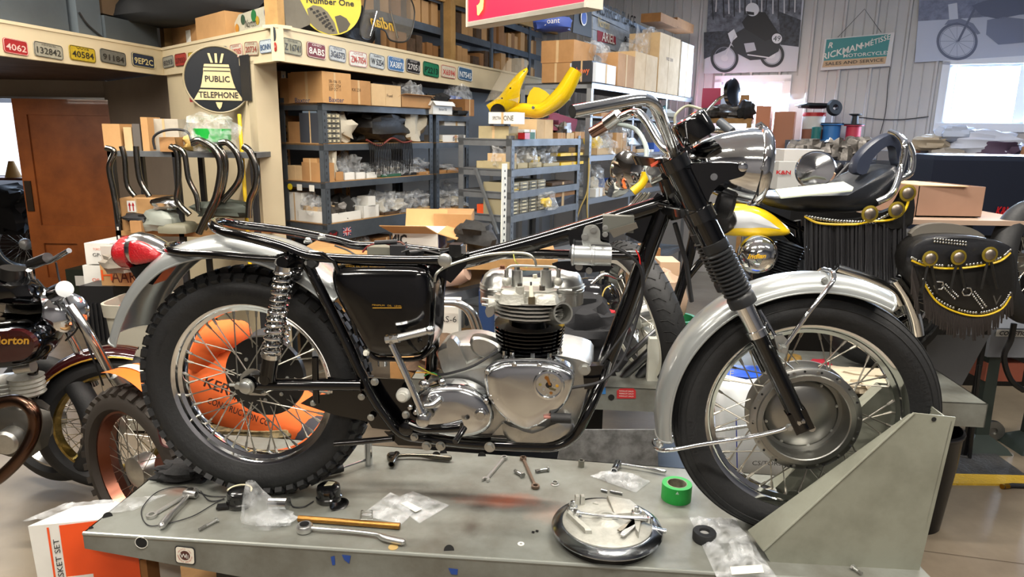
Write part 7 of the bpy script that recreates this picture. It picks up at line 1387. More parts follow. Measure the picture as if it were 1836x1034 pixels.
for P, n in (([(1690, 512), (1712, 535)], 9), ([(1696, 510), (1718, 531)], 9), ([(1742, 525), (1762, 552)], 9), ([(1748, 523), (1768, 549)], 9), ([(1676, 428), (1732, 434)], 12), ([(1676, 433), (1732, 439)], 12)):
    for k in range(n): t = k/(n-1); MB().ball(s3(P[0][0]*(1-t)+P[1][0]*t, P[0][1]*(1-t)+P[1][1]*t, .05 if P[0][1] < 450 else .04), .0045, 8, 5, (1, .5, 1)).build('stud', SIL, bb_)
for x, y in ((1667, 463), (1718, 461), (1774, 456)):
    concho(x, y, 2.68, sb, .03)
    for s in (-1, 1): MB().tube([s3(x, y, .06), s3(x+s*6, y+25, .06), s3(x+s*14, y+62, .05)], .006, 4).build('strap', LEA, sb)
for x, y in ((1683, 512), (1733, 523)): MB().tube([s3(x+a, y+b_, .05) for a, b_ in ((-8, 0), (-4, -7), (7, -7), (9, 0), (5, 6), (-5, 6))], .0035, 6, closed=True).build('buckle', SIL, sb)
text('V', s3(1787, 538, .05), (1, 0, .05), UP, .04, SIL, sb)
for k in range(56):
    t = k/55; x = 1655+158*t; y0 = 505+58*sin(pi*min(1, t*.93+.04))**.8; y1 = y0+44+rn.uniform(-6, 6); MB().tube([s3(x, y0, .02), s3(x+2, (y0+y1)/2, .03), s3(x+rn.uniform(-1, 4), y1, .02)], .0038, 4).build('fringe', mat('2c2624', .6), bb_)
for k in range(16): t = k/15; x = 1637+10*t; y0 = 470+40*t; MB().tube([s3(x, y0, .02), s3(x-2, y0+25, .03), s3(x+rn.uniform(-4, 2), y0+55, .02)], .0038, 4).build('fringe', mat('2c2624', .6), bb_)
# other goods round the second lift
def slab_(x0, x1, yt, yb, Y, dep, m, nm, label, cat, rot=0):
    a = PY(x0, yb, Y); b = PY(x1, yb, Y); h = PY((x0+x1)/2, yt, Y).z-a.z; o = MB().obox(a, V((b.x-a.x, rot, 0)), V((-rot*.5, dep, 0)), UP*h).build(nm, m, None, smooth=False); return tag(o, label, cat) if label else o
gl = thing('glove_heap', 'heap of tan leather work gloves on the second lift, seen through the front wheel', 'gloves', Z2(1530, 690))
for i, (x, y, w) in enumerate(((1505, 662, .2), (1560, 668, .26), (1535, 680, .24), (1590, 690, .16))): MB().crumple(Z2(x, y+8, .66+.01*i), (w, .12, .05), i+30, .45, 16, 10, rz(-.2)).build('glove', mat('b9ad97', .85, bump=.3, bscale=50), gl)
o = MB().crumple(Z2(1330, 678)+UP*.02, (.24, .14, .05), 41, .35, 16, 10).build('blue_bag', mat('1f4fc0', .4)); tag(o, 'blue packet on the second lift left of the wheel hub', 'packet'); text('F', Z2(1310, 690)+UP*.05, (1, 0, 0), UP, .03, WHITE, o)
o = MB().lathe(Z2(1420, 668), UP, [(.035, 0), (.037, .06), (.03, .08), (.0001, .08)], 16).build('wicker_pot', mat('9a7a3c', .7, bump=.5, bscale=90)); tag(o, 'small tan woven pot behind the fork leg on the second lift', 'pot')
o = MB().crumple(Z2(1468, 660)+UP*.02, (.1, .06, .04), 43, .4, 12, 8).build('red_cloth', mat('b01c34', .7)); tag(o, 'small red cloth among the gloves behind the wheel', 'cloth')
wb_ = thing('white_bag', 'translucent white bag with a blue line and printed label behind the front wheel', 'bag', PY(1350, 850, 2.25)); MB().dome(catmull([PY(x, y, 2.28) for x, y in ((1292, 692), (1350, 690), (1415, 694), (1420, 780), (1400, 845), (1340, 860), (1298, 840))], 3, True), (0, -1, 0), [(.9, -.1), (1, -.05), (1, 0), (.9, .03), (.02, .04)]).build('bag_film', mat('c2c6c8', .35), wb_, angle=60)
MB().tube([PY(1320, 750, 2.22), PY(1321, 800, 2.22), PY(1322, 850, 2.22)], .002, 6).build('blue_line', mat('2a3c8a', .5), wb_); text('CS/TORS', PY(1375, 830, 2.2), (1, 0, 0), UP, .016, INK, wb_, width=.1)
o = MB().tube(catmull([PY(*p, 2.4) for p in ((1262, 735), (1275, 730), (1290, 745), (1296, 790), (1292, 830))], 6), .012, 10).build('copper_hose', mat('a8674a', .45)); tag(o, 'copper coloured hose behind the front wheel spokes', 'hose')
for i, (P, r) in enumerate((([(1104, 658), (1140, 625), (1185, 585)], .013), ([(1115, 676), (1150, 645), (1210, 590)], .02), ([(1142, 676), (1170, 650), (1205, 620)], .02))):
    L_ = [PY(x, y, 2.85) for x, y in P]; d = (L_[0]-L_[1]).normalized(); o = MB().lathe(L_[-1], -(L_[-1]-L_[0]), [(r, 0), (r, (L_[-1]-L_[0]).length-.03), (r*.6, (L_[-1]-L_[0]).length), (r*.45, (L_[-1]-L_[0]).length), (r*.4, .1)], 18).build('exhaust_pipe', mat('77797c', .3, 1)); tag(o, 'loose tapered exhaust pipe by the white tread tyre, %s of three' % ('top', 'middle', 'bottom')[i], 'pipe', 'loose exhaust pipes')
slab_(1160, 1245, 608, 692, 2.8, .25, mat('c9c9bd', .6), 'carton', 'white carton on the second lift behind the front mudguard', 'box')
c = PY(1208, 592, 3.6); o = MB().lathe(nz(c, -.1), UP, [(.0001, 0), (.1, 0), (.115, .16), (.12, .16), (.12, .175), (.1, .175), (.09, .02)], 28).build('green_bucket', mat('1d7a4c', .5)); tag(o, 'green bucket behind the white carton', 'bucket'); o = slab_(1120, 1260, 602, 625, 3.5, .5, WOODB, 'low_bench', 'wooden bench board under the green bucket', 'bench')
o = MB().crumple(PY(1195, 545, 3.55), (.18, .15, .3), 51, .3, 14, 9).build('paper_bag', mat('c4a890', .7)); tag(o, 'crumpled cream and brown paper bag over the green bucket', 'bag')
slab_(1180, 1215, 470, 535, 3.9, .2, mat('c9a88a', .7), 'carton', 'peach carton seen between fork and tread tyre', 'box'); slab_(1130, 1180, 445, 520, 4.2, .2, C3, 'carton', 'brown carton behind the coil bracket', 'box')
o = MB().crumple(PY(1045, 610, 2.75), (.34, .25, .28), 61, .45, 20, 14).build('black_jacket', mat('0d0e13', .85, bump=.3, bscale=20)); tag(o, 'black jacket heaped behind the cylinder', 'jacket')
o = MB().crumple(PY(1083, 580, 2.85), (.1, .1, .14), 62, .3, 12, 8).build('red_cloth', mat('b01c24', .7)); tag(o, 'red cloth beside the black jacket', 'cloth')
pn = MB().ball(PY(1060, 535, 3.0), .13, 24, 14, (1, .8, .75)).build('black_helmet', mat('15161a', .12, coat=1)); tag(pn, 'shiny black rounded tank with a yellow line behind the cylinder head', 'tank'); MB().tube(catmull([PY(x, y, 2.86) for x, y in ((1095, 512), (1085, 518), (1080, 535), (1092, 545))], 5), .003, 6).build('yellow_line', mat('c9b060', .5), pn)
o = MB().tube(catmull([PY(*p, 2.95) for p in ((1040, 524), (1062, 508), (1078, 494), (1090, 492), (1108, 498), (1116, 494))], 5), .009, 10).build('chrome_lever', CHROME2); tag(o, 'chrome lever lying on the shiny black tank', 'lever')
o = slab_(1020, 1068, 535, 562, 2.75, .1, mat('1c1d20', .35), 'black_box', 'small black rubber pad beside the exhaust port', 'pad')
# steel workbench seen between the oil tank and the cylinder
bz_ = PY(830, 520, 3.6).z; wb2 = thing('steel_bench', 'long steel bench behind the oil tank carrying a tan carton and green trays', 'bench', (-.35, 3.4, 0)); a = PY(770, 528, 3.4); b = PY(1130, 462, 4.9); a.z = b.z = bz_
bd = (b-a).normalized(); bn_ = V((-bd.y, bd.x, 0)); MB().obox(a-UP*.05, b-a, bn_*.5, UP*.05).build('bench_top', mat('8d9196', .4, .6), wb2, smooth=False); MB().obox(a-UP*.3, b-a, bn_*.02, UP*.05).build('lower_rail', GSHELF, wb2, smooth=False)
for t in (.02, .5, .96): MB().obox(nz(a+(b-a)*t, -bz_), bd*.05, bn_*.05, UP*(bz_-.03)).build('leg', GSHELF, wb2, smooth=False)
def onb(x0, x1, yt, off, dep, m, nm, label, cat):
    o_ = a+bn_*off; p0, p1 = PP(x0, 510, o_, bn_), PP(x1, 510, o_, bn_); h = PP((x0+x1)/2, yt, o_, bn_).z-bz_; p0.z = p1.z = bz_; o = MB().obox(p0, p1-p0, bn_*dep, UP*max(.03, h)).build(nm, m, None, smooth=False); return tag(o, label, cat) if label else o
onb(822, 884, 458, .06, .2, C2, 'carton', 'tan carton on the steel bench right of the oil tank', 'box')
for i, x in enumerate((933, 952, 971)):
    o = onb(x, x+18, 482, .1, .15, mat('2a6a4a', .5), 'parts_tray', 'green parts tray on the steel bench, %s of three' % ('left', 'middle', 'right')[i], 'tray'); o['group'] = 'green parts trays'
o = MB().lathe(PP(790, 505, a+bn_*.1, bn_)+UP*.02, (.9, -.3, .3), [(.0001, 0), (.05, .0), (.06, .1), (.045, .16), (.0001, .16)], 20).build('plastic_jug', mat('c9a894', .4, alpha=.8)); tag(o, 'translucent plastic jug with brown fluid lying left of the tan carton', 'jug')
# big opened white carton behind the seat rail
wc = thing('open_carton', 'open white carton with kraft flaps and a blue picture behind the seat rail', 'box', (-.35, 3.1, .9)); WY = 3.6
p0, p1, p2 = PY(705, 455, WY), PY(785, 462, WY), PY(813, 448, WY+.12); hz = PY(708, 418, WY).z-p0.z; p1.z = p2.z = p0.z
MB().obox(p0, p1-p0, V((.02, .3, 0)), UP*hz).build('carton_body', WHITE, wc, smooth=False)
text('NIC', p0+(p1-p0)*.12+UP*hz*.7+V((0, -.003, 0)), p1-p0, -UP, .05, INK, wc, width=.09, bold=.04)
q = p1+V((.0, 0, 0)); MB().obox(p1+V((.001, .02, .02)), V((.002, 0, 0)), V((.015, .2, 0)), UP*hz*.75).build('blue_picture', mat('3a4488', .4, var=.6, scale=30), wc, smooth=False)
MB().obox(p0+UP*hz, p1-p0, V((-.05, -.1, .05)), V((0, 0, .004))).build('flap', C2, wc, smooth=False); MB().obox(p0+UP*hz+V((.02, .3, 0)), p1-p0, V((.0, .05, .09)), V((0, .004, 0))).build('flap', C2, wc, smooth=False); MB().obox(p1+UP*hz, V((.02, .3, 0)), V((.1, 0, -.03)), UP*.004).build('flap', C2, wc, smooth=False)
slab_(778, 845, 384, 418, 3.9, .3, C1, 'carton', 'brown carton with a red and white paper behind the open white carton', 'box'); slab_(855, 877, 408, 432, 3.95, .1, BEI, 'carton', 'small cream carton left of the white rule', 'box'); o = MB().crumple(PY(850, 425, 3.75), (.2, .2, .14), 71, .5, 16, 10).build('tool_heap', DK); tag(o, 'heap of black tools right of the open white carton', 'tools')
slab_(520, 1000, 462, 478, 3.55, .5, WOODB, 'board', 'wooden board carrying the open cartons behind the seat rail', 'board')
for x in (560, 980): slab_(x, x+14, 476, 640, 3.6, .05, GSHELF, 'trestle_leg', 'grey trestle leg holding the wooden board, %s one' % ('left' if x < 700 else 'right'), 'trestle')
# blue tool chest and cluttered floor behind the engine
tc = thing('tool_chest', 'dark blue tool chest with grey drawers behind the inlet of the engine', 'chest', PY(885, 640, 3.3)); a = PY(858, 640, 3.3); b = PY(912, 640, 3.3); a.z = b.z = .35; zt2 = PY(880, 522, 3.3).z; MB().obox(a, V((b.x-a.x, 0, 0)), V((0, .4, 0)), UP*(zt2-.35)).build('chest_body', mat('22375e', .4), tc, smooth=False)
for k in range(6): MB().obox(V((a.x+(b.x-a.x)*.52, a.y-.01, .4+k*.085)), V(((b.x-a.x)*.46, 0, 0)), V((0, .01, 0)), UP*.075).build('drawer', mat('8d9298', .35, .6), tc, smooth=False)
slab_(857, 914, 640, 760, 3.3, .4, SATIN, 'chest_stand', 'black stand under the blue tool chest', 'stand')
o = slab_(785, 822, 550, 640, 3.2, .2, mat('cfcdc4', .6), 'carton', 'white carton with a black and blue print behind the gearbox', 'box'); text('AS-6', ORG['carton'] if False else PY(803, 572, 3.19), (1, 0, 0), UP, .03, INK, o)
for i, dx in enumerate((0, 8)): o = MB().tube(catmull([PY(*p, 3.1) for p in ((795+dx, 542), (820+dx, 545), (840+dx, 560), (852+dx, 590), (858+dx, 612))], 6), .015, 12).build('bent_pipe', CHROME2); tag(o, 'bent chrome pipe behind the gearbox, %s of the pair' % ('left', 'right')[i], 'pipe', 'bent pipes')
o = MB().crumple(PY(815, 640, 3.0), (.35, .3, .14), 77, .5, 18, 10).build('parts_heap', BR); tag(o, 'heap of brown and red parts behind the gearbox', 'parts')
slab_(700, 900, 650, 690, 3.15, .6, WOODB, 'low_board', 'low wooden shelf carrying the parts heap behind the gearbox', 'shelf')
# right edge: opened carton, crate table, dark box, tyre, machine
oc = thing('open_carton', 'large open cardboard box standing right of the black backrest', 'box', PY(1697, 390, 3.3)); Y_ = 3.3; a = PY(1640, 388, Y_); b = PY(1757, 388, Y_); h = PY(1700, 334, Y_).z-a.z; w = V((b.x-a.x, 0, 0)); dv = V((-.06, .34, 0)); CB = mat('9c7a66', .8, var=.08, scale=5)
for nm, o_, u1, u2 in (('front', a, w, V((0, .005, 0))), ('back', a+dv, w, V((0, .005, 0))), ('side', a, dv, V((.005, 0, 0))), ('side', a+w, dv, V((.005, 0, 0)))): MB().obox(o_, u1, u2, UP*h).build(nm+'_panel', CB, oc, smooth=False)
MB().obox(a, w, dv, UP*.005).build('bottom_panel', CB, oc, smooth=False); MB().obox(a+UP*h, dv, V((.22, -.02, .0)), UP*.004).build('flap', mat('c0a478', .8), oc, smooth=False)
tb = thing('side_table', 'low table with a pale warped top carrying the open cardboard box', 'table', PY(1720, 600, 3.3)); MB().obox(V((PY(1630, 392, 3.2).x, 3.2, a.z-.025)), V((.62, 0, 0)), V((0, .5, 0)), UP*.022).build('table_top', mat('a8907e', .7), tb, smooth=False)
for x, y in ((.02, .2), (.55, .2), (.02, .45), (.55, .45)): MB().obox(V((PY(1640, 392, 3.2).x+x, 3.2+y, 0)), V((.02, 0, 0)), V((0, .02, 0)), UP*(a.z-.025)).build('leg', SATIN, tb, smooth=False)
tr = thing('trailer_box', 'long dark blue tool trunk below the window bench with sticker', 'trunk', PY(1760, 420, 4.4)); a = PY(1655, 420, 4.4); b = PY(1960, 420, 4.4); h = PY(1750, 288, 4.4).z-a.z; MB().obox(a, V((b.x-a.x, 0, 0)), V((0, .5, 0)), UP*h).build('trunk_body', mat('161b29', .4), tr, smooth=False); MB().obox(nz(a, h), V((b.x-a.x, 0, 0)), V((0, .5, 0)), UP*.03).build('trunk_lid', mat('1f2636', .4), tr, smooth=False)
text('K&N', PY(1800, 378, 4.39), (1, 0, 0), UP, .05, RED, tr, width=.1, shear=.2, bold=.03); MB().obox(V((a.x+.1, a.y+.1, 0)), V((b.x-a.x-.2, 0, 0)), V((0, .3, 0)), UP*a.z).build('trunk_stand', SATIN, tr, smooth=False)
th = thing('leaning_tyre', 'black treaded tyre leaning at the right edge behind the saddlebag', 'tyre', PY(1840, 500, 3.4)); bwheel(th, PY(1850, 470, 3.3), (.5, -1, .2), .3, .06, TY, knob=False)
kn = slab_(1392, 1430, 290, 340, 3.9, .1, mat('a8a9a8', .5), 'filter_box', 'grey filter box with a red stripe standing behind the headlamp', 'box'); text('K&N', PY(1405, 309, 3.89), (1, 0, 0), UP, .02, RED, kn, width=.08, bold=.03); slab_(1400, 1470, 268, 338, 4.1, .2, mat('b9b8b6', .5), 'cooler_lid', 'white plastic bin above the grey filter box', 'bin'); slab_(1376, 1500, 338, 780, 3.85, .5, SATIN, 'dark_cabinet', 'dark cabinet under the grey filter box', 'cabinet')
o = MB().lathe(PY(1462, 305, 3.3), (-.4, -1, .1), [(.0001, -.1), (.06, -.08), (.085, -.03), (.09, 0), (.08, .02), (.0001, .03)], 32).build('chrome_headlamp', CHROME); tag(o, 'loose round chrome headlamp right of the grey filter box', 'headlamp')
for i, dx in enumerate((0, 14)): o = MB().tube([PY(1466+dx, 340, 3.95), PY(1508+dx, 294, 3.95)], .017, 12).build('fork_tube', mat('1b1d24', .3)); tag(o, 'black tube standing slanted behind the seat, %s of two' % ('left', 'right')[i], 'tube', 'slanted tubes')
for i in range(8): r = random.Random(i+7); x = 1432+i*16; o = MB().crumple(PY(x, 272+r.uniform(-8, 8), 4.6), (.14, .12, .12), i+80, .6, 12, 8).build('metal_part', PART); tag(o, 'greasy metal part on the bench under the spools, %s from left' % ORD[i], 'part', 'metal parts under the spools')
slab_(1425, 1570, 288, 300, 4.5, .4, BM, 'parts_bench', 'dark bench board under the greasy metal parts', 'bench')
gc_ = slab_(1570, 1622, 522, 592, 3.15, .3, mat('b8b8b2', .5), 'white_cabinet', 'white metal cabinet with a lock behind the front tyre', 'cabinet'); q = PY(1609, 562, 3.14); MB().lathe(q, (0, -1, 0), [(.012, 0), (.01, .006), (.0001, .007)], 14).build('lock', CHROME2, gc_)
o = MB().loft([[PY(x, y, 3.0) for x, y in r] for r in (((1660, 600), (1775, 600)), ((1665, 690), (1725, 690)))], closed=False, cap=False).build('grey_funnel', mat('5c5e62', .4, .5)); tag(o, 'grey slanting steel chute below the saddlebag fringe', 'chute')
mc = thing('grey_machine', 'grey machine with a white name label and green iron legs at the right edge', 'machine', PY(1810, 690, 3.5)); a = PY(1770, 640, 3.5); b = PY(1900, 640, 3.5); h = PY(1800, 588, 3.5).z-a.z; MB().obox(a, V((b.x-a.x, 0, 0)), V((0, .3, 0)), UP*h).build('machine_body', mat('7d8188', .5), mc, smooth=False)
lbx = PY(1812, 597, 3.49); MB().obox(lbx+V((-.075, -.002, -.018)), V((.17, 0, 0)), V((0, .002, 0)), UP*.036).build('label_plate', WHITE, mc, smooth=False); text('COMETIC', lbx+V((.01, -.004, 0)), (1, 0, 0), UP, .022, INK, mc, width=.14, shear=.2, bold=.02)
for x in (1782, 1880): p_ = PY(x, 685, 3.5); MB().loft([[V((p_.x+dx*w_, 3.55+dy*w_, z)) for dx, dy in ((-1, -1), (1, -1), (1, 1), (-1, 1))] for z, w_ in ((0, .12), (.03, .1), (.08, .035), (a.z, .03))]).build('iron_leg', mat('2a3430', .5), mc)
MB().obox(a+V((.02, .02, -.14)), V((.2, 0, 0)), V((0, .2, 0)), UP*.1).build('red_block', mat('8a4a38', .6), mc, smooth=False); ctb = MB().tube(catmull([PY(*p, 3.35) for p in ((1818, 580), (1812, 610), (1800, 640), (1812, 680), (1836, 700))], 5), .014, 8).build('crank_arm', SATIN, mc)
# floor things at the right
mm = thing('floor_mat', 'dark diamond plate floor mat with a yellow edge at the lower right', 'mat', PZ(1760, 830, 0)); P = [PZ(x, y, .008) for x, y in ((1690, 778), (1735, 778), (1850, 858), (1700, 852), (1690, 860))]; MB().prism([nz(p, -.008) for p in P], UP*.008).build('mat_surface', mat('3f4042', .5, .3, bump=.8, bscale=70), mm)
P = [PZ(x, y, .01) for x, y in ((1690, 848), (1852, 852), (1870, 868), (1690, 866))]; MB().prism([nz(p, -.01) for p in P], UP*.01).build('yellow_edge', mat('b8962c', .5, bump=.8, bscale=70), mm)
q = PZ(1775, 785, 0); o = MB().lathe(q+V((0, 0, .055)), (-.25, -1, 0), [(.012, -.1), (.035, -.09), (.035, .0), (.055, .005), (.055, .03), (.02, .032), (.02, .02), (.0001, .02)], 28).build('steel_roller', mat('8a8a86', .35, .9)); tag(o, 'steel flanged roller lying on the floor at the right', 'roller')
o = MB().tube([PZ(1798, 872, .012), PZ(1815, 870, .012), PZ(1870, 872, .012)], .012, 10).build('air_hose', INK); tag(o, 'black air hose with brass end on the floor at the right edge', 'hose'); MB().tube([PZ(1796, 872, .012), PZ(1808, 871, .012)], .0125, 10).build('brass_fitting', mat('b8862c', .3, 1), o)
st2 = thing('jack_stand', 'thin black jack stand by the end of the second lift', 'stand', PZ(1730, 800, 0)); 
for x0, y0, x1, y1 in ((1728, 738, 1738, 820), (1700, 738, 1690, 810)): MB().tube([PZ(x1, y1, .01), V((PZ(x1, y1, .01).x-.03, PZ(x1, y1, .01).y, .52))], .01, 8).build('stand_leg', SATIN, st2)
MB().tube([PZ(1690, 810, .01), PZ(1738, 820, .01)], .008, 8).build('foot_bar', SATIN, st2)
# ================================================================ person in the orange hoodie behind the rear wheel
HO = mat('e0662a', .85, var=.08, scale=6, bump=.25, bscale=14, name='orange_fleece'); SKIN = mat('c08a6c', .5)
pr = thing('person', 'person crouching behind the rear wheel in an orange hoodie with printed back', 'person', PY(470, 860, 2.75)); HY = 2.72
def h3(x, y, Y=HY): return PY(x, y, Y)
rings = []
for x, y, rx, rz_ in ((338, 640, .02, .03), (362, 650, .1, .15), (395, 668, .16, .21), (440, 706, .17, .185), (490, 734, .16, .15), (540, 752, .14, .125), (590, 766, .12, .105), (612, 772, .07, .06)):
    c = h3(x, y, HY+.05); ax_d = V((.9, .1, -.42)).normalized(); e1 = V((0, -1, 0)); e2 = ax_d.cross(e1).normalized(); e2 = e2 if e2.z > 0 else -e2
    rings.append([c+e1*cos(a)*rx*1.0+e2*sin(a)*rz_*.9+e1*.012*noise.noise(V((cos(a)*3, sin(a)*3, x*.03))) for a in [2*pi*k/28 for k in range(28)]])
b = MB().loft(rings).build('torso', HO, pr, angle=80)
MB().tube(catmull([h3(*p) for p in ((356, 640, 2.7), (372, 612, 2.66), (398, 600, 2.66), (420, 597, 2.72), (431, 593, 2.78))], 6), [.075]*6+[.068]*6+[.058]*6+[.045]*7, 18).build('sleeve', HO, pr, angle=80)
MB().tube(catmull([h3(*p) for p in ((600, 750, 2.75), (598, 730, 2.85), (590, 715, 2.9), (580, 705, 2.9))], 6), [.05]*6+[.045]*6+[.03]*7, 18).build('sleeve', HO, pr, angle=80)
hd = MB().ball(h3(434, 592, 2.79), .022, 12, 8, (1.3, .8, .9)).build('hand', SKIN, pr)
for k in range(5): MB().tube(catmull([h3(436+k*1.5, 588+k*2, 2.79), h3(444+k, 585+k*2.5, 2.8), h3(448+k*.5, 588+k*3, 2.81)], 3), [.006]*6+[.004], 8).build('finger' if k else 'thumb', SKIN, hd)
hh = MB().ball(h3(480, 640, 2.95), .105, 24, 16, (.9, 1, 1.15)).build('head', SKIN, pr); MB().ball(h3(480, 632, 2.955), .112, 24, 14, (.92, 1.02, 1.0)).build('cap', mat('2a2a2c', .8), hh)
MB().ball(h3(480, 645, 2.84), .016, 10, 6, (.8, 1.2, 1.4)).build('nose', SKIN, hh)
MB().crumple(h3(450, 778, 2.68)+UP*.02, (.42, .16, .07), 91, .4, 18, 10, rz(0)).build('camouflage_shirt_hem', mat('8a7a58', .8, h2='4a4430', scale=40), pr)
for P in ([(545, 770, 2.8), (600, 800, 2.62), (640, 850, 2.9)], [(470, 790, 2.85), (400, 830, 2.7), (330, 870, 2.9)]): MB().tube(catmull([h3(*p) for p in P], 6), [.095]*4+[.08]*5+[.06]*4, 16).build('trouser_leg', mat('20232b', .8), pr)
HI = mat('3a1c14', .7)
up_ = V((.42, 0, .9)); xd_ = V((.9, 0, -.36))
text('KERBER', h3(412, 700, 2.525), xd_, up_, .042, HI, pr, width=.2, bold=.02); text('CONSTRUCTION CO', h3(428, 738, 2.52), xd_, up_, .026, HI, pr, width=.25, bold=.02); text('BROS', h3(430, 716, 2.52), xd_, up_, .022, HI, pr, bold=.02)
# ================================================================ pipe rack in front of the cream wall
RY = 4.0
def r3(x, y, Y=RY): return PY(x, y, Y)
zA = r3(320, 272).z; zB = r3(330, 415).z; xa, xb = r3(192, 275).x, r3(456, 275).x
pk = thing('pipe_rack', 'dark steel rack with curved chrome exhaust pipes hung on it before the cream wall', 'rack', V((xa, RY, 0)))
for z in (zA, zB): MB().obox(V((xa, RY, z-.03)), V((xb-xa, 0, 0)), V((0, .35, 0)), UP*.03).build('shelf', GSHELF if z == zA else WOODB, pk, smooth=False)
for x in (xa, r3(310, 300).x, xb-.03):
    for y in (RY, RY+.32): MB().obox(V((x, y, 0)), V((.03, 0, 0)), V((0, .03, 0)), UP*zA).build('post', mat('2c2c2e', .5, .4), pk, smooth=False)
b = MB(); [b.obox(V((xa+.01, RY-.001, .5+k*.05)), V((.01, 0, 0)), V((0, -.0005, 0)), UP*.02) for k in range(int((zA-.55)/.05))]; stuff(b.build('slots', WHITE, pk, smooth=False))
PIPES = [([(190, 265), (205, 272), (196, 300), (204, 345), (214, 400)], .016), ([(218, 262), (224, 285), (228, 330), (242, 352)], .015), ([(244, 262), (246, 290), (252, 325), (268, 352)], .016), ([(305, 262), (318, 275), (320, 330), (318, 360), (340, 385)], .017), ([(312, 262), (330, 275), (338, 320), (352, 350), (356, 378)], .015),
         ([(345, 256), (360, 252), (385, 268), (396, 300), (388, 350), (372, 385), (356, 418)], .02), ([(352, 250), (372, 252), (398, 272), (404, 305), (392, 360), (366, 410)], .018), ([(394, 256), (408, 256), (425, 275), (432, 305), (425, 330), (400, 360)], .018), ([(436, 262), (448, 272), (460, 305), (458, 335), (448, 360), (446, 390)], .019)]
for i, (P, r) in enumerate(PIPES):
    o = MB().tube(catmull([r3(x, y, RY-.06-.02*(i % 3)) for x, y in P], 7), r, 14).build('exhaust_pipe', mat('8c8a84', .16, 1, var=.3, scale=8)); tag(o, 'curved chrome exhaust pipe hanging on the pipe rack, %s from left' % ORD[i], 'pipe', 'curved pipes on the rack')
def rb(x0, x1, yt, z, m, label, dep=.15, off=.05, nm='carton', cat='box', kind='c'):
    a = r3(x0, 300, RY+off); b = r3(x1, 300, RY+off); a.z = b.z = z; h = r3((x0+x1)/2, yt, RY+off).z-z; o = carton(a, b-a, V((0, dep, 0)), h, m, kind, int(x0)); o.name = nm; return tag(o, label, cat)
rb(191, 222, 222, zA, C2, 'tall tan carton at the left end of the pipe rack top'); rb(228, 242, 228, zA, CARDL, 'narrow beige carton on the pipe rack, second from left'); rb(244, 257, 222, zA, mat('5a5550', .6), 'dark grey box between beige and tan cartons on the pipe rack'); rb(260, 272, 210, zA, C2, 'upright tan carton in the middle of the pipe rack top'); rb(274, 326, 213, zA, mat('b4aea0', .6, var=.2, scale=9), 'grey plastic wrapped parcel on the pipe rack top', .12, .12); rb(290, 318, 246, zA, C1, 'small brown carton before the grey parcel', .1, -.02)
o = MB().tube(catmull([r3(x, y, RY-.05) for x, y in ((278, 268), (276, 245), (300, 233), (335, 236), (345, 262))], 6), .007, 8).build('gasket_ring', INK); tag(o, 'black gasket loop standing on the pipe rack', 'gasket')
fn_ = thing('green_funnel', 'green plastic funnel wrapped in a clear bag on the pipe rack', 'funnel', r3(383, 262)); c = r3(383, 262); c.z = zA
MB().lathe(c, UP, [(.02, .0), (.04, .03), (.095, .06), (.1, .13), (.092, .13), (.03, .04)], 28).build('funnel', mat('1fa03c', .35), fn_); MB().crumple(c+UP*.1, (.27, .2, .2), 15, .35, 18, 12).build('clear_film', BAG, fn_)
o = MB().crumple(V((r3(338, 262).x, RY+.1, zA+.045)), (.14, .1, .09), 16, .3, 12, 8).build('yellow_foam', mat('c9a860', .8)); tag(o, 'tan foam lump beside the green funnel', 'foam')
rb(205, 268, 356, zB, C2, 'brown carton with two red arrows on the lower pipe rack shelf', .25, .02)
q = r3(236, 370, RY+.015); MB().box(q, (.05, .002, .065)).build('arrow_label', WHITE, pk)
for dx in (-.01, .01): MB().prism([q+V((dx+x*.008, -.002, y*.05-.025)) for x, y in ((-.35, 0), (.35, 0), (.35, .6), (1, .6), (0, 1), (-1, .6), (-.35, .6))], V((0, -.001, 0))).build('red_arrow', RED, pk, smooth=False)
rb(222, 242, 396, zB-.0, C1, 'small tan carton before the arrow carton', .08, -.08)
for i, (x, y, w, h, m, l) in enumerate(((290, 395, .22, .13, mat('8a9088', .5), 'grey plastic wrapped part on the lower pipe rack shelf'), (300, 365, .16, .07, CHROME2, 'chrome headlamp shell behind the grey wrapped part'), (250, 390, .16, .05, INK, 'black rubber tube in front of the arrow carton'), (400, 375, .3, .1, mat('3a4038', .7), 'stack of dark green papers at the right of the lower shelf'))): o = MB().crumple(r3(x, y, RY-.0), (w, .14, h), i+60, .3, 14, 9).build(('wrapped_part', 'lamp_shell', 'rubber_tube', 'paper_stack')[i], m); tag(o, l, 'part')
ck = thing('adding_machine', 'old grey office adding machine on the lower pipe rack shelf', 'machine', V((r3(320, 410).x, RY, zB))); c = ORG[ck.name]
MB().dome(catmull([c+V((x, y, 0)) for x, y in ((-.08, -.08), (.08, -.08), (.08, .08), (-.08, .08))], 2, True), UP, [(1, 0), (1, .03), (.85, .05), (.7, .055)]).build('machine_case', mat('6a6857', .6), ck); MB().tube([c+V((-.07, 0, .07)), c+V((-.07, -.02, .18))], .007, 8).build('crank', CHROME2, ck)
o = MB().tube([r3(429, 205, 4.2), r3(450, 500, 4.0)], .011, 10).build('yellow_pole', YEL); tag(o, 'yellow pole leaning on the cream wall beside the pipes', 'pole')
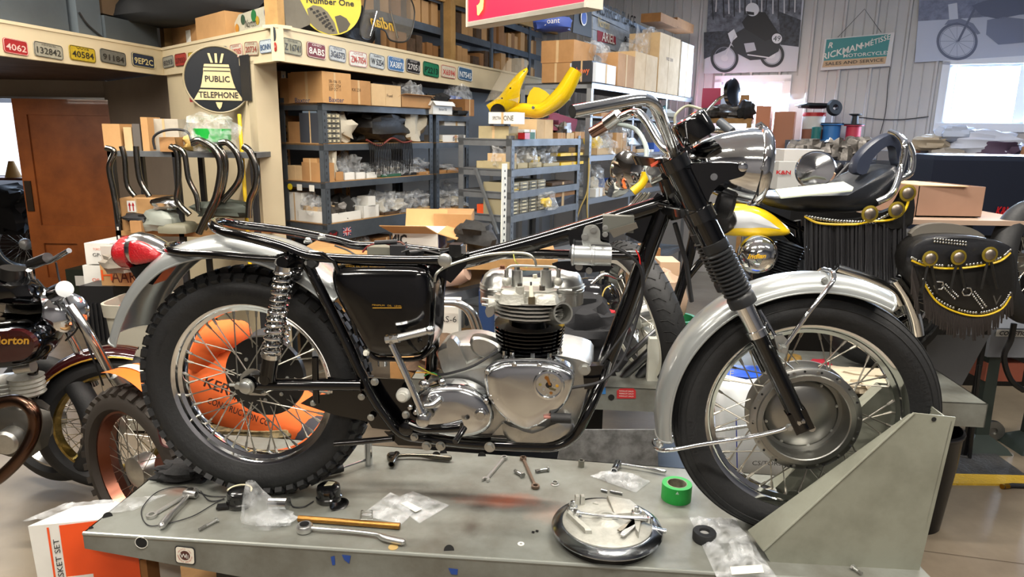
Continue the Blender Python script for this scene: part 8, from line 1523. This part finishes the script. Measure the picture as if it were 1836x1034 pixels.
# goods on the floor below the rack
def fbx(x0, x1, yt, yb, Y, dep, m, label, txt=()):
    a = PY(x0, yb, Y); b = PY(x1, yb, Y); h = PY((x0+x1)/2, yt, Y).z-a.z; o = MB().obox(a, V((b.x-a.x, 0, 0)), V((.04, dep, 0)), UP*h).build('carton', m, None, smooth=False); tag(o, label, 'box')
    for s_, u, v, hh, w, tm in txt: text(s_, a+V(((b.x-a.x)*u, -.002, h*v)), (1, 0, 0), UP, hh, tm, o, width=w)
    return o
OR2 = mat('d8521c', .5)
fbx(155, 201, 436, 473, 3.9, .25, WHITE, 'upper white oil carton with an orange mark', (('GP-1', .5, .45, .02, .06, INK), ('TORCO', .5, .72, .012, .05, OR2))); fbx(158, 203, 476, 560, 3.9, .25, WHITE, 'lower white oil carton under the other', (('OIL', .5, .7, .02, .05, OR2),)); o_bg = fbx(126, 156, 483, 556, 6.1, .3, mat('1c2418', .6), 'small black and green carton by the wooden door'); a = PY(136, 512, 6.09); MB().obox(a, V((.1, 0, 0)), V((0, .005, 0)), UP*.09).build('white_label', WHITE, bpy.data.objects[o_bg.name], smooth=False)
o = MB().box(PZ(140, 548, .0)+V((.0, .1, .14)), (.22, .2, .2), Matrix.Rotation(.5, 3, 'Y')).build('brown_carton', CARD3, smooth=False); tag(o, 'tilted dark brown carton on the floor by the door', 'box')
fbx(155, 214, 513, 620, 3.75, .3, mat('17181b', .4), 'black ribbed plastic crate on the floor, lower part'); o = thing('crate_ribs', 'black plastic storage crate with ribbed walls below the amplifier carton', 'crate', PZ(190, 620, 0))
for k in range(7): MB().obox(PY(162+8*k, 612, 3.74), V((.008, 0, 0)), V((0, .01, 0)), UP*.22).build('rib', mat('1f2023', .4), o, smooth=False)
fbx(183, 238, 474, 512, 3.77, .26, C2, 'brown carton reading AA above the crate', (('H', .2, .5, .06, .06, OR2), ('AAR', .75, .45, .07, .14, mat('5a2a1c', .6))))
fbx(214, 232, 442, 738, 3.8, .1, mat('b8b0a8', .6), 'pale carton with red print under the tail lamp'); o = MB().crumple(PY(222, 472, 3.7), (.2, .15, .1), 31, .4, 14, 9).build('parts_heap', mat('8c8478', .5, .4)); tag(o, 'heap of grey parts under the tail lamp', 'parts')
bn = thing('beige_bin', 'large beige plastic bin with red liner behind the rear mudguard', 'bin', PZ(270, 740, 0)); c = V((PY(262, 650, 3.55).x, 3.65, 0)); zt3 = PY(262, 548, 3.5).z
RR = lambda w, d, z: [p+UP*z for p in rrect(c, V((1, 0, 0)), V((0, 1, 0)), w, d, .25, 4)]
MB().loft([RR(.3, .24, .02), RR(.38, .3, zt3-.07), RR(.4, .32, zt3-.069), RR(.41, .33, zt3), RR(.385, .305, zt3), RR(.36, .28, zt3-.1), RR(.28, .22, .03)]).build('bin_shell', mat('a9a698', .5), bn); MB().box(c+UP*(zt3-.06), (.3, .22, .06)).build('red_liner', mat('b01f1c', .5), bn)
# ================================================================ motorcycles at the left edge
def m3(x, y, Y=2.75): return PY(x, y, Y)
def mtube(P, r, nm, m, par, n=5, seg=10): return MB().tube(catmull([m3(*p) for p in P], n), r, seg).build(nm, m, par)
MAR = mat('2c0a0c', .15, coat=1, name='maroon_enamel')
nb = thing('maroon_motorcycle', 'maroon and chrome vintage motorcycle cut off by the left edge, gold script on its tank', 'motorcycle', PZ(60, 830, 0))
TK = [(-60, 590), (-20, 582), (30, 580), (62, 592), (77, 612), (76, 632), (64, 648), (30, 656), (-20, 658), (-60, 655)]
tk = MB().dome(catmull([m3(x, y, 2.6) for x, y in TK], 3, True), (.1, -1, 0), [(.8, -.2), (1, -.1), (1, -.02), (.93, .03), (.75, .055), (.4, .065), (.02, .068)]).build('fuel_tank', mat('3a3d42', .12, 1), nb, angle=60)
MB().dome(catmull([m3(x, y, 2.53) for x, y in ((-60, 600), (0, 592), (38, 592), (60, 606), (64, 622), (52, 640), (20, 648), (-60, 650))], 3, True), (.1, -1, 0), [(1, -.02), (.97, .004), (.02, .008)]).build('maroon_panel', MAR, tk)
text('Norton', m3(18, 610, 2.505), (1, .1, 0), UP, .03, GOLD, tk, width=.135, shear=.2, bold=.03)
cW1 = m3(205, 745, 2.95); cW1.z = .33; bwheel(nb, cW1, (.35, -1, .0), .32, .05, TY, rimm=mat('a08a50', .3, 1, var=.5, scale=30)); cW2 = m3(88, 735, 2.95); cW2.z = .34; bwheel(nb, cW2, (-.3, -1, 0), .3, .05, TY)
ringf = []
for k in range(19):
    a = radians(70+125*k/18); e1 = V((1, .35, 0)).normalized(); axn = V((.35, -1, 0)).normalized(); rd = e1*cos(a)+UP*sin(a); ringf.append([cW1+rd*(.36-.03*(1-cos(t*pi/2)))+axn*(sin(t*pi/2)*.075) for t in [-1+.2*j for j in range(11)]])
MB().loft([r+[p*1 for p in []] for r in ringf], closed=False, cap=False).build('front_fender', MAR, nb, angle=70); MB().tube([r[-1] for r in ringf], .004, 6).build('fender_bead', GOLD, nb)
mtube([(125, 548, 2.7), (160, 600, 2.7), (205, 680, 2.75), (235, 716, 2.8)], .02, 'fork_leg', CHROME2, nb); mtube([(205, 672, 2.74), (245, 722, 2.8), (262, 745, 2.82)], .026, 'fork_slider', ALU, nb); mtube([(88, 540, 2.9), (130, 610, 2.9), (170, 690, 2.95)], .018, 'fork_leg', CHROME2, nb)
mtube([(66, 462, 2.7), (84, 470, 2.7), (124, 449, 2.6)], .01, 'brake_lever', CHROME2, nb); MB().tube([m3(56, 474, 2.7), m3(86, 462, 2.65)], .021, 14).build('grip', SATIN, nb); mtube([(52, 484, 2.7), (60, 520, 2.75), (85, 560, 2.8), (110, 590, 2.8)], .0115, 'handlebar', CHROME2, nb); mtube([(-20, 480, 2.7), (10, 500, 2.7), (40, 520, 2.75)], .012, 'handlebar', CHROME2, nb)
MB().lathe(m3(118, 560, 2.75), (.5, -.6, .2), [(.0001, -.1), (.06, -.07), (.08, 0), (.082, .02), (.07, .03), (.0001, .035)], 32).build('headlamp', CHROME, nb); MB().cyl(m3(98, 526, 2.7), m3(116, 518, 2.62), .032, 24).build('chrome_gauge', CHROME2, nb); MB().cyl(m3(22, 500, 2.7), m3(24, 480, 2.7), .045, 24).build('instrument', SATIN, nb); MB().crumple(m3(22, 520, 2.7), (.2, .12, .1), 5, .3, 14, 9).build('switch_cluster', BLACK, nb); MB().crumple(m3(50, 545, 2.8), (.24, .14, .12), 9, .5, 14, 9).build('fork_crown', CHROME2, nb)
for P, r in (([(60, 655, 2.75), (54, 720, 2.75), (38, 800, 2.75)], .02), ([(75, 640, 2.8), (90, 600, 2.8), (100, 570, 2.8)], .02)): mtube(P, r, 'frame_tube', BLACK, nb)
mtube([(-10, 725, 2.5), (30, 718, 2.5), (58, 735, 2.48), (62, 770, 2.48), (40, 815, 2.45), (0, 855, 2.45), (-30, 870, 2.45)], .024, 'exhaust_pipe', mat('5a4438', .25, 1), nb)
for x, y, r, m_ in ((12, 695, .07, ALU), (48, 690, .06, CASTW), (0, 740, .06, mat('2a2a2c', .5))): MB().lathe(m3(x, y, 2.75), UP, [(.0001, -.04)]+[(r*(1+.15*(k % 2)), -.04+.009*k) for k in range(10)]+[(.0001, .06)], 24).build('cylinder', m_, nb)
MB().lathe(m3(12, 792, 2.6), (.1, -1, 0), [(.05, -.05), (.05, .01), (.04, .02), (.0001, .022)], 32).build('alternator_cover', ALU, nb); MB().crumple(m3(20, 760, 2.72), (.3, .15, .26), 19, .25, 16, 10).build('crankcase', mat('5c5a55', .4, .8), nb); mtube([(30, 660, 2.65), (60, 656, 2.65)], .025, 'carburettor', ALU, nb)
for P in ([(100, 470, 2.7), (112, 520, 2.7), (140, 580, 2.7), (118, 610, 2.75)], [(66, 500, 2.7), (110, 560, 2.72), (80, 590, 2.8)], [(150, 600, 2.72), (170, 650, 2.72), (185, 690, 2.8)]): mtube(P, .004, 'control_cable', INK, nb)
# silver mudguard with script and dirt tyre
sm = thing('scrambler_motorcycle', 'scrambler motorcycle with knobbly tyre, orange and cream mudguard and pink number plate, behind the lift', 'motorcycle', PZ(250, 890, 0)); cW3 = m3(252, 800, 2.5); cW3.z = .335
bwheel(sm, cW3, (-.5, -.86, .0), .335, .062, mat('2a241e', .75), rimm=mat('8a5a4a', .3, 1), knob=True)
ringf = []; axn = V((-.5, -.86, 0)).normalized(); e1 = V((axn.y, -axn.x, 0))
for k in range(9):
    a = radians(75+40*k/8)
    if e1.x > 0: a = radians(65+45*k/8)
    rd = e1*cos(a)+UP*sin(a); ringf.append([cW3+UP*.04+rd*.37+axn*(.065*t) for t in (-1, -.6, 0, .6, 1)])
MB().loft(ringf, closed=False, cap=False).build('orange_mudguard', mat('d8641c', .4), sm); MB().loft([[p+UP*.004 for p in r[1:3]] for r in ringf], closed=False, cap=False).build('cream_stripe', mat('d8ceb0', .5), sm)
P = catmull([m3(x, y, 2.3) for x, y in ((276, 694), (312, 680), (322, 790), (310, 800), (294, 799), (286, 780))], 3, True); o = MB().dome(P, (0, -1, 0), [(1, -.004), (1, 0)]).build('number_plate', mat('cfb0a8', .5), sm); MB().tube(P, .004, 6, closed=True).build('plate_rim', mat('4a1c22', .5), sm)
MB().lathe(m3(305, 850, 2.4), (-.5, -.85, 0), [(.09, 0), (.09, .004), (.0001, .005)], 28).build('sprocket', mat('6a3a30', .4, .7), sm)
p = PY(327, 800, 2.42); o = MB().cyl(V((p.x, 2.42, 0)), V((p.x, 2.42, .75)), .045, 20).build('steel_post', mat('77756f', .5, .5, bump=.4, bscale=150)); tag(o, 'rough grey steel post behind the left end of the lift', 'post')
vf = MB().loft([[m3(x, y, 3.1) for x, y in r] for r in (((148, 640), (165, 672)), ((175, 620), (180, 650)), ((205, 622), (208, 650)), ((222, 632), (224, 655)))], closed=False, cap=False).build('polished_mudguard', CHROME2); tag(vf, 'short polished mudguard with engraved script behind the fork', 'mudguard'); text('Vickers', m3(196, 634, 3.08), (1, 0, -.05), UP, .04, mat('5a5a58', .4), vf, width=.1, shear=.3)
mtube([(178, 650, 3.1), (215, 655, 3.1), (250, 690, 3.1), (262, 720, 3.1)], .03, 'black_mudguard', BLACK, nb)
# bright room seen through the doorway: dark motorcycle and shelf
dm = thing('distant_motorcycle', 'dark motorcycle standing in the bright room beyond the doorway', 'motorcycle', PZ(10, 470, 0)); bwheel(dm, (PY(40, 400, 7.6).x, 7.6, .34), (.8, -1, 0), .34, .06, TY); MB().crumple(PY(8, 380, 7.4), (.7, .4, .45), 3, .5, 18, 12).build('engine', mat('2c2c2e', .4, .7), dm); MB().crumple(PY(15, 352, 7.4), (.5, .25, .12), 4, .2, 14, 8).build('seat', SATIN, dm)
ds = thing('distant_shelf', 'reddish wooden shelf with a tan cone in the room beyond the doorway', 'shelf', PZ(10, 420, 0)); a = PY(-60, 322, 8.6); MB().obox(a, V((1.0, 0, 0)), V((0, .3, 0)), UP*.03).build('board', mat('5a2a1c', .6), ds, smooth=False); MB().obox(nz(a, -a.z), V((1.0, 0, 0)), V((0, .03, 0)), UP*.6).build('back_panel', mat('4a3a34', .6), ds, smooth=False); c = PY(24, 318, 8.7); MB().lathe(V((c.x, c.y, a.z+.03)), UP, [(.09, 0), (.03, .2), (.0001, .2)], 16).build('tan_cone', mat('b98a4a', .6), ds)
# gasket set carton at the lower left, in clear film
gs = thing('gasket_carton', 'white and orange GASKET SET carton in clear film at the lower left corner', 'box', PY(140, 1100, 1.7)); GY = 1.62
g0, g1, g2, g3 = PY(50, 943, GY), PY(240, 925, GY+.1), PY(240, 1080, GY+.1), PY(55, 1080, GY); dpt = V((.06, .1, .0))
g3.x = g0.x+.01; g2.x = g1.x; g3.z = g2.z = .3; gn = (g1-g0).cross(UP).normalized(); gn = gn if gn.y < 0 else -gn
MB().prism([g0, g1, g2, g3], dpt).build('carton_body', WHITE, gs, smooth=False)
def gp(u, v, o_=.0015): return g0+(g1-g0)*u+V((0, 0, -1))*v*.28+gn*o_
MB().prism([gp(*p) for p in ((.28, .02), (1, -.0), (1, 1), (.28, 1))], gn*.0005).build('orange_panel', mat('e2501c', .5), gs, smooth=False); MB().prism([gp(*p) for p in ((.165, .03), (.185, .03), (.185, 1), (.165, 1))], gn*.0005).build('orange_line', mat('e2501c', .5), gs, smooth=False)
text('GASKET SET', gp(.235, .42, .003), UP, -(g1-g0), .013, INK, gs, width=.15)
for P in ([(.45, .9), (.47, .75), (.55, .72), (.62, .78), (.62, .9)], [(.72, .95), (.75, .8), (.85, .76), (.93, .82), (.95, .95)], [(.48, .82), (.6, .84)]): MB().tube([gp(u, v, .002) for u, v in P], .0008, 5).build('line_drawing', mat('5a1c0c', .6), gs)
MB().sheet(g0+V((-.01, -.004, .012)), (g1-g0)*1.03, dpt*.9, .006, 30, 4, 3, 12).build('film', BAG, gs, angle=20)
o = MB().prism([PY(200, 1010, 1.72), PY(262, 1002, 1.72), V((PY(262, 1002, 1.72).x, 1.72, .001)), V((PY(200, 1010, 1.72).x, 1.72, .001))], V((.02, .12, 0))).build('brown_carton', CARD3, smooth=False); tag(o, 'brown carton edge behind the gasket carton under the lift', 'box')
MB().obox(V((g0.x-.05, GY-.05, 0)), V((.5, 0, 0)), V((0, .4, 0)), UP*.3).build('low_stool', WOODB, gs, smooth=False)
